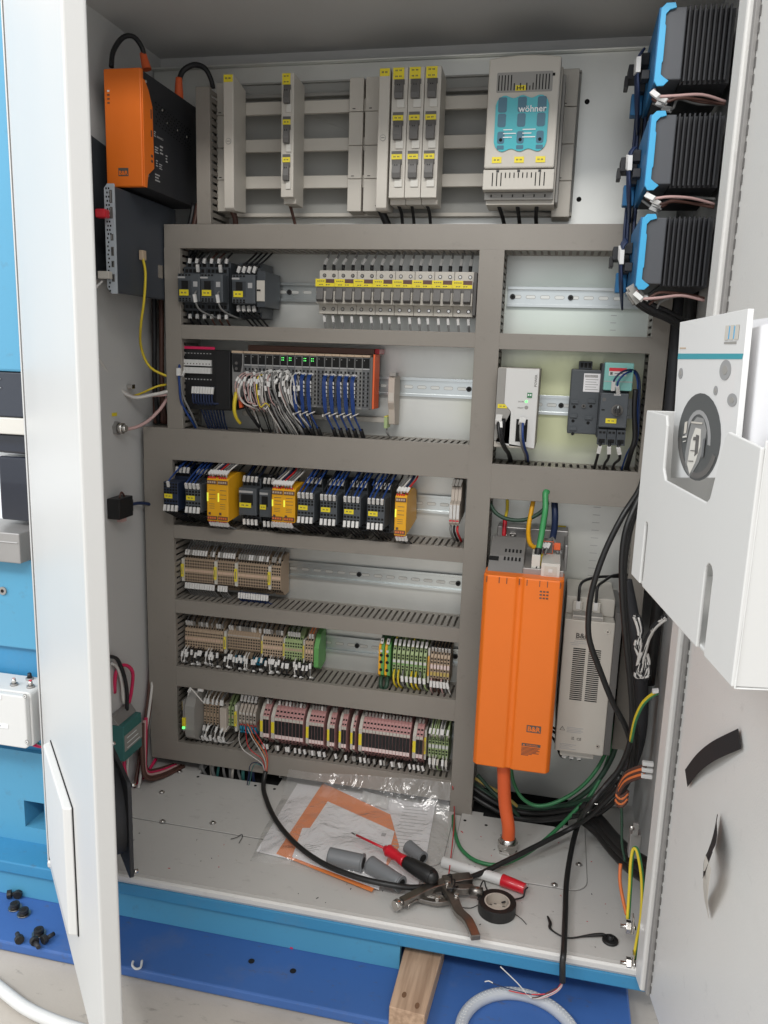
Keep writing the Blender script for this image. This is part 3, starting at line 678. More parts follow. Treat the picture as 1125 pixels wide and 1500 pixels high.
# leads below the busbar gear
BULK = {'rear leads above the third bay relays', 'leads rising behind the relays', 'leads above the tan terminals of the fourth bay', 'leads above the fifth bay terminals', 'leads above the slim relays', 'leads below the slim relays', 'leads above the last green terminals', 'leads below the last green terminals', 'leads below the tan terminals of the fourth bay', 'leads hanging below the fifth bay terminals', 'short pale leads low on the left modules', 'leads on top of the safety relays', 'leads under the safety relays', 'leads above the tan terminals of the lowest bay', 'leads below the tan terminals of the lowest bay', 'leads under the third bay relays', 'leads under the contactor pair', 'leads on top of the contactor pair'}
WB = MB()
def wire(pts, r, m, label, group=None, name='wire', n=6, k=4, sl=None, sw_=None, slm='sleeve', slf=0):
    bulk = group in BULK
    if bulk: WB.tube(pts, r, m, n=5, k=k); o = None
    else: b = MB(); b.tube(pts, r, m, n=n, k=k); o = b.build(name); tag(o, label, 'wire' if name == 'wire' else name.replace('_', ' '), group)
    if sl is not None:
        P_ = smooth_pts(pts, k); N = len(P_)
        for s_ in (sl if isinstance(sl, (list, tuple)) else [sl]):
            i = min(N-2, max(0, int(s_*(N-1)))); a = P_[i]; d = (P_[i+1]-P_[i]).normalized(); L_ = .0085
            q = WB if bulk else MB(); w = sw_ or r*1.55
            u = d.cross(Vector((0, 1, 0))); u = u.normalized() if u.length > .01 else Vector((1, 0, 0)); v = d.cross(u)
            q.obox(a, u*w, v*w*.8, d*L_*.5 if not slf else d*slf*.5, slm); 
            if not bulk: q.build('marker_sleeve', o)
    return o
G_ = 'black supply leads below the switchgear'
for i, (pp, nm) in enumerate((([(0.4247, -0.075, 1.1072), (0.4302, -0.07, 1.0915), (0.4336, -0.055, 1.0806), (0.4339, -0.04, 1.0569)], 'left'), ([(0.4521, -0.075, 1.1037), (0.454, -0.07, 1.0914), (0.4541, -0.055, 1.0805), (0.4547, -0.04, 1.0569)], 'middle'), ([(0.4769, -0.075, 1.1013), (0.48, -0.07, 1.0912), (0.4828, -0.055, 1.0804), (0.4838, -0.04, 1.0569)], 'right'))):
    wire(pp, .0030, 'black', 'black lead dropping from the %s of the three fuse switches' % nm)
wire([(0.3942, -0.06, 1.0934), (0.3984, -0.05, 1.0816), (0.4094, -0.04, 1.0568)], .0075, 'black', 'thick flat black lead under the narrow connection cover')
for i, (pp, nm) in enumerate((([(0.6006, -0.09, 1.0956), (0.6038, -0.08, 1.0856), (0.6087, -0.06, 1.0726), (0.613, -0.04, 1.0558)], 'left'), ([(0.6328, -0.09, 1.0975), (0.6341, -0.08, 1.0854), (0.6361, -0.06, 1.0726), (0.6384, -0.04, 1.0558)], 'middle'), ([(0.6635, -0.09, 1.0994), (0.6653, -0.08, 1.0853), (0.6644, -0.06, 1.0725), (0.666, -0.04, 1.0559)], 'right'))):
    wire(pp, .0034, 'black', '%s black lead with grey sleeve under the big switch disconnector' % nm, sl=.12, sw_=.0037, slm='mgrey', slf=.012)
wire([(0.2309, -0.06, 1.0966), (0.2328, -0.05, 1.0821), (0.2374, -0.04, 1.0568)], .0030, 'brownwire', 'brown lead under the single fuse switch')
wire([(0.1178, -0.05, 1.0872), (0.121, -0.045, 1.0762), (0.1215, -0.04, 1.0567)], .0055, 'brownwire', 'dark red lead under the left connection cover')
# ================= TOP BAY: contactors =================
def grid(mb, x0, x1, z0, z1, nx, nz, y, w, h, m='hole', skip=()):
    for i in range(nx):
        for j in range(nz):
            if (i, j) in skip: continue
            x = x0+(x1-x0)*(i+.5)/nx; z = z0+(z1-z0)*(j+.5)/nz
            mb.box(x-w/2, x+w/2, y-.0004, y, z-h/2, z+h/2, m)
    return mb
def contactor(label, x0, w, zc, yf=-.098, hb=.098, side=False):
    t = thing('contactor', label, 'contactor', (x0, 0, zc)); x1 = x0+w-.0008
    b = MB(); b.box(x0, x1, -.062, -.004, zc-hb/2, zc+hb/2, 'anthra'); b.box(x0, x1, -.072, -.062, zc-hb/2+.010, zc+hb/2-.010, 'anthra'); b.build('base', t, .001)
    b = MB(); b.box(x0+.0006, x1, yf, -.0725, zc-.025, zc+.025, 'anthra2'); b.build('front', t, .0015)
    b = MB(); b.box(x0+w*.05, x0+w*.62, yf-.0012, yf, zc-.012, zc+.013, 'anthra'); b.build('window_frame', t, .0005)
    b = MB(); b.box(x0+w*.20, x0+w*.48, yf-.0022, yf-.0012, zc-.002, zc+.012, 'hole'); b.build('slider', t)
    b = MB(); b.box(x0+w*.02, x0+w*.34, yf-.0006, yf, zc+.0165, zc+.0195, 'printlight'); b.build('print', t)
    b = MB(); b.box(x0+w*.70, x0+w*.88, yf-.0006, yf, zc+.002, zc+.011, 'printlight'); b.build('code_patch', t)
    ytag(t, x0+w*.10, x0+w*.50, zc-.014, zc-.0035, yf-.0014)
    b = MB(); grid(b, x0+.002, x0+w*.6, zc+.020, zc+.0245, 4, 1, yf, .004, .003); grid(b, x0+.002, x0+w*.6, zc-.0245, zc-.0175, 4, 2, yf, .004, .0028)
    grid(b, x0+.002, x1-.002, zc+.037, zc+.047, 4, 1, -.062, .0068, .0075); grid(b, x0+.002, x1-.002, zc-.047, zc-.037, 4, 1, -.062, .0068, .0075)
    grid(b, x0+.002, x1-.002, zc+.027, zc+.037, 5, 1, -.072, .0055, .006); grid(b, x0+.002, x1-.002, zc-.037, zc-.027, 5, 1, -.072, .0055, .006)
    k = b.build('terminal_opening', t); k['kind'] = 'stuff'
    if side:
        b = MB(); b.box(x1+.001, x1+.017, -.090, -.010, zc-.030, zc+.032, 'anthra'); b.build('side_block', t, .001)
        b = MB(); b.box(x1+.0015, x1+.0165, -.0925, -.0905, zc-.020, zc+.016, 'lgrey'); b.box(x1+.0015, x1+.010, -.0935, -.0925, zc-.003, zc+.001, 'hole'); b.build('white_front', t, .0006)
    return t
zc1 = 0.946
cx = [0.0314, 0.0756, 0.1362]; cw = .0445
contactor('left contactor of the adjoining pair in the top bay', cx[0], cw, zc1)
contactor('right contactor of the adjoining pair in the top bay', cx[1], cw, zc1)
contactor('contactor with a light grey side block right of the pair', cx[2], .045, zc1-.001, side=True)
for i in range(6):
    x = cx[0]+.008+i*.0145
    wire([(x, -.058, zc1+.045), (x+.002, -.066, zc1+.053), (x+.006, -.050, zc1+.066)], .0019, ['blackwire','blackwire','greywire','brownwire','brownwire','blackwire'][i], '%s dark lead with white marker on top of the contactor pair' % nth(i, 6), 'leads on top of the contactor pair', sl=.4, sw_=.0026)
    wire([(x, -.058, zc1-.044), (x+.001, -.067, zc1-.052), (x+.004, -.055, zc1-.066)], .0019, ['blackwire','blackwire','blackwire','brownwire','brownwire','brownwire'][i], '%s dark lead with white marker under the contactor pair' % nth(i, 6), 'leads under the contactor pair', sl=.45, sw_=.0026)
for i in range(4):
    x = cx[2]+.006+i*.010
    wire([(x, -.070, zc1+.030), (x+.002, -.080, zc1+.037), (x+.012, -.060, zc1+.052), (x+.02, -.04, zc1+.068)], .0019, 'blackwire', '%s black lead with white marker on top of the single contactor' % nth(i, 4), 'leads on top of the single contactor', sl=.28, sw_=.0028, slf=.011)
    wire([(x, -.070, zc1-.030), (x+.001, -.082, zc1-.036), (x+.009, -.068, zc1-.050), (x+.016, -.045, zc1-.066)], .0019, 'blackwire', '%s black lead with white marker under the single contactor' % nth(i, 4), 'leads under the single contactor', sl=.32, sw_=.0028, slf=.011)
for i in range(2):
    x = cx[i]+cw*.84
    wire([(x, -.099, zc1-.006), (x, -.106, zc1-.014), (x+.004, -.100, zc1-.036), (x+.018, -.075, zc1-.048), (x+.03, -.05, zc1-.052)], .0017, 'greywire', 'grey coil lead with white marker on the %s contactor of the pair' % ('left', 'right')[i], sl=.32, sw_=.0026, slf=.014)
    wire([(x-.004, -.074, zc1+.032), (x-.004, -.084, zc1+.038), (x-.001, -.07, zc1+.056)], .0017, 'blackwire', 'black lead with white marker above the %s contactor of the pair' % ('left', 'right')[i], sl=.4, sw_=.0026, slf=.013)
# ================= circuit breakers =================
bx0 = 0.2848; bx1 = 0.566; bw = (bx1-bx0)/8; zb0 = .948
ords = ['first', 'second', 'third', 'fourth', 'fifth', 'sixth', 'seventh', 'eighth']
zt_b, zb_b = 0.9841, 0.9078; zc_b = (zt_b+zb_b)/2
cb = thing('circuit_breaker', 'first two-pole grey circuit breaker from the left', 'circuit breaker', (bx0, 0, zc_b))
x0, x1 = bx0+.0003, bx0+bw-.0003
H2 = (zt_b-zb_b)/2
b = MB(); b.prism([(-.006, zc_b-H2), (-.048, zc_b-H2), (-.048, zc_b-.021), (-.066, zc_b-.021), (-.066, zc_b+.021), (-.048, zc_b+.021), (-.048, zc_b+H2), (-.006, zc_b+H2)], 'x', x0, x1, 'lgrey'); b.build('housing', cb, .0008)
for s_ in range(2):
    xp = x0+s_*bw/2
    for zz_ in (zc_b+H2-.009, zc_b-H2+.009):
        b = MB(); disc_y(b, xp+.0095, -.048, zz_, .0034, 'hole', .0003, 14); disc_y(b, xp+.0095, -.0483, zz_, .0024, 'chrome', .0006, 10); b.build('terminal_screw', cb)
    b = MB(); b.prism([(-.066, zc_b+.006), (-.070, zc_b+.006), (-.073, zc_b-.004), (-.076, zc_b-.014), (-.070, zc_b-.018), (-.066, zc_b-.018)], 'x', xp+.0022, xp+.0145, 'dgrey'); b.build('toggle', cb, .0006)
b = MB(); b.box(x0+.0004, x1, -.0668, -.066, zc_b+.001, zc_b+.0085, 'dgrey'); b.build('dark_band', cb)
ytag(cb, x0-.0014, x1-.0012, zc_b+.0085, zc_b+.0145, -.0668)
b = MB(); b.box(x0-.0014, x0+bw*.50, -.0675, -.0661, zc_b+.0146, zc_b+.0215, 'yellow'); 
for j in range(4): b.box(x0+.002+j*.0035, x0+.0045+j*.0035, -.0677, -.0675, zc_b+.017, zc_b+.0185, 'print')
b.build('yellow_label', cb)
b = MB(); b.box(x0+bw*.50, x1-.0012, -.0669, -.0661, zc_b+.0146, zc_b+.0215, 'brown'); b.build('marker_clip', cb)
for i in range(1, 8): dup(cb, (bx0+i*bw, 0, zc_b), '%s two-pole grey circuit breaker from the left%s' % (ords[i], ', last of the row' if i == 7 else ''))
b = MB(); b.box(bx1, bx1+.006, -.062, -.006, zc_b-H2+.002, zc_b+H2-.002, 'dgrey'); single(b, 'end_clamp', 'dark grey end clamp right of the last circuit breaker', 'end clamp', bevel=.001)
for i in range(16):
    x = bx0+bw/2*(i+.45)+random.uniform(-.001, .001); dx = .004+.010*(15-i)/15*random.uniform(.6, 1.2)
    wo = wire([(x, -.040, zc_b+H2-.004), (x+.0006, -.042, zc_b+H2+.010), (x+dx*.5, -.040, zc_b+H2+.022), (x+dx, -.036, 1.021)], .0021, 'greywire', '%s grey lead with dark ferrule and white sleeve above the circuit breakers' % nth(i, 16), 'leads above the circuit breakers', sl=.55, sw_=.0025, slf=.012)
    q = MB(); q.cyl((x, -.040, zc_b+H2-.002), (x+.0007, -.042, zc_b+H2+.010), .0031, 'black', n=8); q.build('ferrule_boot', wo)
    xx = x+random.uniform(0, .002)
    wire([(x, -.040, zc_b-H2+.004), (xx, -.040, zc_b-H2-.008), (xx+.003, -.038, .872)], .0019, 'greywire', '%s grey lead with white sleeve under the circuit breakers' % nth(i, 16), 'leads under the circuit breakers', sl=.5, sw_=.0023, slf=.012)
# ================= SECOND BAY =================
# black interface block with white terminals
ax0, ax1 = 0.0239, 0.1235; az0, az1 = 0.725, 0.8368
im = thing('interface_module', 'black module with white terminals and a pink strip, left in the second bay', 'electronic module', (ax0, 0, az0))
b = MB(); b.box(ax0, ax1, -.070, -.004, az0, az1, 'black'); b.build('housing', im, .0015)
b = MB(); b.box(0.0933, ax1, -.076, -.0705, az0+.002, az1-.002, 'black'); b.build('cover', im, .001)
b = MB(); b.box(ax0+.001, 0.0911, -.0715, -.070, 0.8376-.0005, 0.8414+.0005, 'pinkwire'); b.build('pink_strip', im)
wx0, wx1 = 0.0288, 0.0854; wz0, wz1 = 0.7924, 0.8176
for i in range(9):
    w = (wx1-wx0)/9
    b = MB(); b.box(wx0+i*w+.0002, wx0+(i+1)*w-.0002, -.078, -.0705, wz0, (wz0+wz1)/2-.0015, 'white'); b.box(wx0+i*w+.0002, wx0+(i+1)*w-.0002, -.076, -.0705, (wz0+wz1)/2+.0015, wz1, 'white')
    b.box(wx0+(i+.3)*w, wx0+(i+.7)*w, -.0765, -.076, (wz0+wz1)/2+.004, (wz0+wz1)/2+.0065, 'print'); b.build('white_terminal', im, .0003)
for i in range(9):
    x = wx0+(i+.5)*(wx1-wx0)/9
    b = MB(); 
    b.box(x-.0014, x+.0014, -.0712, -.070, wz0-.012, wz0-.010, 'printlight'); b.box(x-.0014, x+.0014, -.0716, -.0705, wz1+.011, wz1+.0125, 'printlight'); b.build('status_mark', im)
for i in range(8):
    x = 0.0507+i*.00555
    wire([(x, -.071, 0.7615+.006), (x, -.080, 0.7615), (x+.001, -.082, 0.7449-.006), (x+.006+.001*i, -.070, .735), (x+.012, -.050, .70), (x+.014, -.04, .682)], .0017, 'navywire', '%s dark blue lead with white sleeve under the black interface module' % nth(i, 8), 'leads under the interface module', sl=.20, sw_=.0023, slf=.013)
wire([(0.0244, -0.078, 0.8127), (0.0282, -0.092, 0.794), (0.0292, -0.092, 0.7689), (0.0293, -0.085, 0.7368), (0.041, -0.07, 0.7042), (0.0453, -0.05, 0.6805)], .0024, 'bluewire', 'blue lead looping down the left edge of the interface module', sl=.22, sw_=.0036, slf=.014)
wire([(0.0296, -0.078, 0.7939), (0.0301, -0.088, 0.7777), (0.0323, -0.085, 0.7497), (0.0436, -0.075, 0.7176), (0.0481, -0.05, 0.6806)], .0020, 'greywire', 'grey lead looping beside the interface module with white marker', sl=.08, sw_=.0030, slf=.012)
b = MB(); b.box(0.022, 0.0276, -.079, -.02, 0.8126, 0.824, 'blackm'); single(b, 'end_clamp', 'small black clamp at the left end of the second rail', 'end clamp', bevel=.0006)
# I/O station
ix0, ix1 = 0.1512, 0.3908; iz1, iz0 = 0.8321, 0.74
io = thing('controller_station', 'grey input output module station with orange end plate in the second bay', 'controller modules', (ix0, 0, iz0))
hx0 = 0.1282
b = MB(); b.box(hx0, ix1+.003, -.050, -.004, iz0, iz1+.003, 'plcgrey'); b.build('bus_base', io, .001)
b = MB(); b.prism([(hx0, iz1), (ix0-.001, iz1), (ix0-.001, iz0+.015), (ix0-.003, iz0+.006), (hx0+.002, iz0+.006), (hx0, iz0+.020)], 'y', -.078, -.0505, 'plcmid'); b.build('bus_controller', io, .001)
b = MB(); zc = iz1; b.prism([(hx0+.001, zc-.001), (ix0-.003, zc-.001), (ix0-.003, zc-.020), (ix0-.006, zc-.034), (hx0+.004, zc-.034), (hx0+.001, zc-.020)], 'y', -.0788, -.078, 'black'); b.build('dark_window', io)
for dz in (-.018, -.028):
    b = MB(); b.cyl((hx0+.009, -.0788, zc+dz), (hx0+.009, -.0798, zc+dz), .0028, 'dgrey'); b.build('rotary_dial', io)
b = MB(); b.box(hx0-.0004, ix0-.0016, -.079, -.060, iz1+.0005, iz1+.0045, 'tan2'); b.build('label_strip', io)
NM = 17; mw = (ix1-ix0)/NM
for i in range(NM):
    x0 = ix0+i*mw; x1 = x0+mw-.0004
    b = MB(); b.box(x0, x1, -.076, -.0505, iz0, iz1, 'plcmid' if i % 2 else 'plcgrey')
    b.box(x0+.0008, x1-.0010, -.0766, -.076, iz1-.019, iz1-.002, 'hole'); b.box(x0+.0004, x1-.0004, -.0775, -.076, iz1-.0215, iz1-.0195, 'printlight')
    z = iz1-.0270
    while z > iz0+.003:
        b.box(x0+.0014, x0+.0046, -.0764, -.076, z-.003, z+.0012, 'hole'); b.box(x1-.0046, x1-.0014, -.0764, -.076, z-.003, z+.0012, 'hole'); b.box(x0+.0010, x1-.001, -.0764, -.076, z-.0044, z-.0039, 'black'); z -= .0071
    mo = b.build('module', io)
    b = MB(); b.box(x0, x1, -.079, -.060, iz1+.0004, iz1+.0042, 'tan2'); b.build('label_tab', mo, .0003)
    for j in range(4 if i in (5, 6, 8, 9) else 1):
        b = MB(); m_ = 'led_green' if i in (5,6,8,9) else 'printlight'
        b.box(x0+.0028+.003*(j % 2), x0+.0040+.003*(j % 2), -.0769, -.0766, iz1-.006-.004*(j//2), iz1-.0045-.004*(j//2), m_); b.build('led', mo)
b = MB(); b.box(ix0, ix1+.002, -.058, -.010, iz1+.0052, iz1+.016, 'brown'); b.build('upper_edge', io, .001)
b = MB(); b.box(ix1+.0006, ix1+.0056, -.080, -.030, iz0+.001, iz1+.001, 'dgrey'); b.build('locking_plate', io, .0006)
b = MB(); b.box(ix1+.006, ix1+.0092, -.080, -.040, iz0+.0015, iz1+.006, 'orange_cable'); b.build('orange_end_plate', io, .0006)
b = MB(); b.box(ix1-.003, ix1+.010, -.050, -.006, iz1+.0065, iz1+.016, 'red'); b.build('red_latch', io, .001)
# wires in front of the I/O station
zt3 = 0.6829
random.seed(11)
for i in range(9):
    x = ix0+.006+i*.0052; z = iz1-.034-.002*(i % 3)-.0015*i*0; w = .030-.002*i
    y = -.098-.0025*(i % 4)
    wire([(x+.002, -.077, z), (x-.003, y, z-.004), (x-.012+.004*(i//3), y-.006, z-.022-.003*(i % 3)), (x-.008+.005*(i//3), y-.004, z-.044-.002*i), (x+.006+.003*(i//3), y, z-.058+.001*i), (x+.018, -.09, iz0-.008)], .0012, ['rosewire','rosewire','whitewire','rosewire','rosewire','whitewire','rosewire','yelwire','whitewire'][i], '%s rose or pale lead curling over the left modules' % nth(i, 9), 'curling leads over the left modules', sl=[.06, .30], sw_=.0020)
for i in range(8):
    x = ix0+.010+i*.005
    wire([(x, -.077, iz1-.050), (x-.002+.001*i, -.094, iz1-.054), (x+.002, -.096, iz1-.070), (x+.010, -.092, iz0-.002), (x+.014, -.084, iz0-.012)], .0012, ['rosewire','whitewire','rosewire','greywire'][i % 4], '%s short pale lead low on the left modules' % nth(i, 8), 'short pale leads low on the left modules', sl=.25, sw_=.0019)
for i in range(16):
    x = ix0+.048+i*.0034; z = iz1-.030-.0035*(i % 4); m_ = ['whitewire','blackwire','whitewire','blackwire','greywire'][i % 5]
    wire([(x, -.077, z), (x+.001, -.096-.001*(i % 5), z-.004), (x+.004*math.sin(i*1.7), -.100-.0015*(i % 4), z-.020), (x+.006+.002*(i % 3), -.097, iz0-.002), (x+.020+.0015*i*.5, -.078, zt3+.020), (x+.026+.0010*i, -.05, zt3-.010)], .00135, m_, '%s black or white lead hanging over the middle modules' % nth(i, 16), 'black and white leads over the middle modules', sl=[.10, .24+.05*(i % 3)] if i % 2 else .12, sw_=.0022, slf=.0095)
for i in range(3):
    x = ix0+.054+i*.016
    wire([(x, -.080, iz1-.030), (x-.004, -.100, iz1-.036), (x-.002, -.106, iz1-.060), (x+.010, -.10, iz0), (x+.022, -.08, zt3+.02), (x+.034, -.05, zt3-.01)], .0018, 'greywire', '%s thicker grey lead hanging over the middle modules' % nth(i, 3), 'thicker grey leads over the middle modules', sl=.08, sw_=.0028, slf=.012)
BX = [0.2561, 0.269, 0.2819, 0.3114, 0.3241, 0.3381, 0.3507, 0.3633]
for i, x in enumerate(BX):
    for k_ in range(3):
        xx = x+(k_-1)*.0022
        wire([(xx, -.077, iz1-.032-.0008*k_), (xx+.0004, -.092, iz1-.036), (xx+.0012, -.100-.001*k_, iz1-.052), (xx+.004, -.101, iz0+.004), (xx*.35+(x+.008)*.65, -.094, iz0-.012), (x+.014, -.078, zt3+.018), (x+.020+.001*k_, -.05, zt3-.012)], .0015, 'bluewire', '%s blue lead of the %s bundle in front of the modules' % (('left', 'middle', 'right')[k_], nth(i, 8)), 'blue lead bundles in front of the modules', sl=.05 if k_ != 1 else .085, sw_=.0021, slf=.0105)
    b = MB(); c = Vector((x+.0072, -.0955, iz0-.0095)); b.tube([c+Vector((.006*math.cos(2*PI*j/10), .005*math.sin(2*PI*j/10), .003*math.cos(2*PI*j/10))) for j in range(11)], .0010, 'whitewire', n=6, k=1)
    b.box(c.x-.008, c.x-.0055, c.y-.0065, c.y-.004, c.z-.005, c.z-.001, 'whitewire'); single(b, 'cable_tie', 'white tie around the %s blue lead bundle' % nth(i, 8), 'cable tie', 'cable ties on the blue bundles')
    for k_ in range(4):
        b = MB(); zz_ = iz1-.047-k_*.0072; b.obox((x+.0054, -.0985, zz_), (.0008, 0, .0004), (0, .001, 0), (-.0005, 0, .0024), 'sleeve'); tag(b.build('marker_sleeve'), 'white sleeve right of the %s blue bundle, %s from the top' % (nth(i, 8), ('first', 'second', 'third', 'fourth')[k_]), 'marker sleeve', 'white sleeves between the blue bundles')
    wire([(x+.014, -.078, zt3+.020), (x+.016, -.070, zt3+.008), (x+.018, -.05, zt3-.012)], .0044, 'black', 'black lower part of the %s blue bundle entering the duct' % nth(i, 8), 'bundle ends at the duct')
BULK.add('tangle of thin leads over the modules')
rg = random.Random(17)
for i in range(34):
    x = ix0+.004+rg.random()*.105; z = iz1-.030-rg.random()*.030; q = rg.uniform(-.012, .012); y = -.088-rg.random()*.018
    m_ = rg.choice(['whitewire', 'blackwire', 'blackwire', 'greywire', 'rosewire', 'whitewire'])
    wire([(x, -.077, z), (x+q*.4, y, z-.004), (x+q, y-.004, z-.018), (x+q*.5+.006, y, min(z-.034, iz0+.008)), (x+.016+q*.3, -.080, iz0-.012), (x+.024, -.05, zt3-.008)], .0012, m_, 'tangle', 'tangle of thin leads over the modules', sl=[.08, rg.uniform(.2, .5)], sw_=.0019, slf=.009)
# network lead, orange/yellow plug
wire([(0.147, -0.094, 0.7675), (0.1462, -0.105, 0.7555), (0.1447, -0.108, 0.7333), (0.1453, -0.1, 0.7153), (0.1484, -0.088, 0.7044)], lambda t: .0042-.0012*t, 'yelwire', 'thick yellow network lead bent down from the bus controller', name='network_lead')
b = MB(); q = (0.1523, -0.094, 0.7428); b.obox(q, (.0028,0,.001), (0,.004,0), (-.001,0,.009), 'orange_cable'); single(b, 'network_plug', 'small orange plug beside the yellow network lead', 'plug', bevel=.001)
wire([(0.156, -0.09, 0.7528), (0.1619, -0.088, 0.7304), (0.1702, -0.075, 0.7109), (0.1783, -0.05, 0.6875)], .0034, 'black', 'thick black lead beside the yellow network lead')
b = MB(); b.box(0.1287, 0.4139, -.030, -.004, 0.7141, 0.723, 'lgrey'); single(b, 'shield_bar', 'light grey flat shield bar under the input output modules', 'shield bar', bevel=.0006)
# single tan terminal clip + PE terminal
q0, q1 = 0.4211, 0.4326
t = thing('terminal_block', 'single slim rose-grey terminal standing alone on the second rail', 'terminal block', (q0, 0, .78))
b = MB(); b.prism([(-.006, 0.7056+.004), (-.045, 0.7131), (-.050, 0.7404), (-.058, 0.7528), (-.058, 0.7945), (-.045, 0.8043), (-.006, 0.7994)], 'x', q0, q1, 'tape_tan'); b.build('body', t, .0008)
b = MB(); z = 0.7614; b.box(q0+.001, q1-.001, -.0585, -.058, z-.006, z+.010, 'lgrey'); b.build('marker', t); b = MB(); b.box(q0+.001, q1+.001, -.056, -.03, 0.8006, 0.8067, 'mgrey'); b.build('cap', t)
b = MB(); q = (0.4181, -0.05, 0.7163); b.box(q[0]-.003, q[0]+.003, -.058, -.03, q[2]-.010, q[2]+.010, 'palegreen'); b.box(q[0]-.003, q[0]+.003, -.0585, -.035, q[2]+.0102, q[2]+.0125, 'yellow'); o = single(b, 'earth_terminal', 'tiny green earth terminal at the right end of the shield bar', 'terminal block', bevel=.0006)
wire([(0.4198, -0.05, 0.7051), (0.4211, -0.055, 0.6981), (0.4257, -0.045, 0.6887), (0.4291, -0.035, 0.679)], .0018, 'greywire', 'short grey lead below the tiny green earth terminal')
# ---------- right bay: power supply ----------
px0, px1 = 0.6207, 0.69; pz0, pz1 = 0.6893, 0.824
ps = thing('power_supply', 'white power supply module with green terminal and black sockets right of the central duct', 'power supply', (px0, 0, pz0))
b = MB(); b.box(px0-.0, px1, -.112, -.004, pz0, pz1, 'lgrey'); b.build('housing', ps, .002)
b = MB(); W = px1-px0; H = pz1-pz0
b.prism([(px0+.003, pz0+.010), (px1-.001, pz0+.002), (px1-.001, pz1-.001), (px0+.014, pz1-.001), (px0+.014, pz0+H*.56), (px0+.026, pz0+H*.46), (px0+.026, pz0+.004)], 'y', -.116, -.1125, 'white'); b.build('front_panel', ps)
b = MB(); b.prism([(px0, pz0+.012), (px0+.0255, pz0+.012), (px0+.0255, pz0+H*.455), (px0+.0135, pz0+H*.555), (px0+.0135, pz1-.001), (px0, pz1-.001)], 'y', -.1145, -.1122, 'mgrey'); b.build('grey_side_panel', ps)
for (sx, sz, sw2, sh) in ((px0+.006, pz0+.016, .012, .034), (px0+.036, pz0+.012, .019, .038)):
    b = MB(); b.box(sx, sx+sw2, -.1168, -.1160, sz, sz+sh, 'hole'); b.build('socket', ps, .0003)
    b = MB(); b.box(sx+.002, sx+sw2-.002, -.1185, -.1168, sz+sh-.010, sz+sh-.003, 'blackm'); b.build('connector', ps, .0004)
b = MB(); g0 = 0.6759; gz = 0.7799; b.box(g0-.004, g0+.004, -.1175, -.116, gz-.004, gz+.004, 'green'); b.box(g0-.0028, g0-.0006, -.1178, -.1175, gz-.001, gz+.002, 'printwhite'); b.box(g0+.0006, g0+.0028, -.1178, -.1175, gz-.001, gz+.002, 'printwhite'); b.build('green_terminal', ps)
b = MB(); q = (0.6711, -0.116, 0.7694); b.cyl((q[0], -.116, q[2]), (q[0], -.1166, q[2]), .002, 'led_green'); b.build('led', ps)
b = MB(); q = (0.6718, -0.116, 0.7592); b.cyl((q[0], -.116, q[2]), (q[0], -.1164, q[2]), .0032, 'mgrey'); b.build('trim_dial', ps)
ytag(ps, px0+.003, px0+.019, 0.7562, 0.7631, -.1147)
text('POWER', .0058, 'print', (px1-.0035, -.1163, pz1-.030), (0,0,1), (-1,0,0), ps)
text('DC OK', .0030, 'print', (0.6576, -.1163, 0.7677), (1,0,0), (0,0,1), ps)
text('ADJUST', .0030, 'print', (0.6571, -.1163, 0.7574), (1,0,0), (0,0,1), ps)
wire([(0.6275, -0.118, 0.7389), (0.6279, -0.13, 0.7295), (0.6318, -0.135, 0.7094), (0.6386, -0.12, 0.691), (0.6444, -0.09, 0.6774), (0.6466, -0.05, 0.6582)], .0030, 'black', 'black lead bundle plugged into the left socket of the power supply', sl=.08, sw_=.0052, slf=.018)
wire([(0.631, -0.118, 0.7391), (0.6312, -0.128, 0.7295), (0.6348, -0.13, 0.7091), (0.6406, -0.115, 0.6905), (0.6465, -0.085, 0.6769), (0.6502, -0.05, 0.6584)], .0026, 'blackwire', 'thinner black lead from the left socket of the power supply', sl=.22, sw_=.0034, slf=.011)
for i, dx in enumerate((-1.6, 1.8)):
    wire([(x+dx*.001, y, z) for x, y, z in [(0.6675, -0.118, 0.7397), (0.6665, -0.132, 0.7316), (0.668, -0.138, 0.7117), (0.6719, -0.12, 0.6917), (0.6761, -0.09, 0.6769), (0.6766, -0.05, 0.66)]], .0024, 'bluewire' if i else 'greywire', ('grey lead', 'blue lead')[i] + ' plugged into the right socket of the power supply', sl=.10, sw_=.0036, slf=.014)
# motor starter
mx0, mx1 = 0.7419, 0.791; mz0, mz1 = 0.7143, 0.8248
sb = thing('starter_base', 'dark grey mounting base with a white barcode label beside the motor starter', 'mounting base', (mx0, 0, mz0))
b = MB(); b.box(mx0, mx1+.006, -.055, -.004, mz0, mz1, 'anthra2'); b.build('base', sb, .002)
b = MB(); b.box(mx0+.012, mx0+.034, -.052, -.010, mz1+.0005, mz1+.014, 'anthra'); b.build('top_plug', sb, .001)
for i in range(3):
    b = MB(); b.box(mx0+.014+i*.0066, mx0+.019+i*.0066, -.0525, -.052, mz1+.003, mz1+.011, 'hole'); b.build('opening', sb)
l0, l1 = 0.7634, 0.7917
b = MB(); b.box(l0, l1, -.0556, -.055, 0.7873, 0.8184, 'paper')
for i in range(12): b.box(l0+.002+i*.0018, l0+.003+i*.0018, -.0558, -.0556, 0.8115, 0.8161, 'print')
for i in range(5): b.box(l0+.003, l1-.004-.003*(i % 2), -.0558, -.0556, 0.7908+i*.0042, 0.7908+i*.0042+.0012, 'printlight')
b.build('barcode_label', sb)
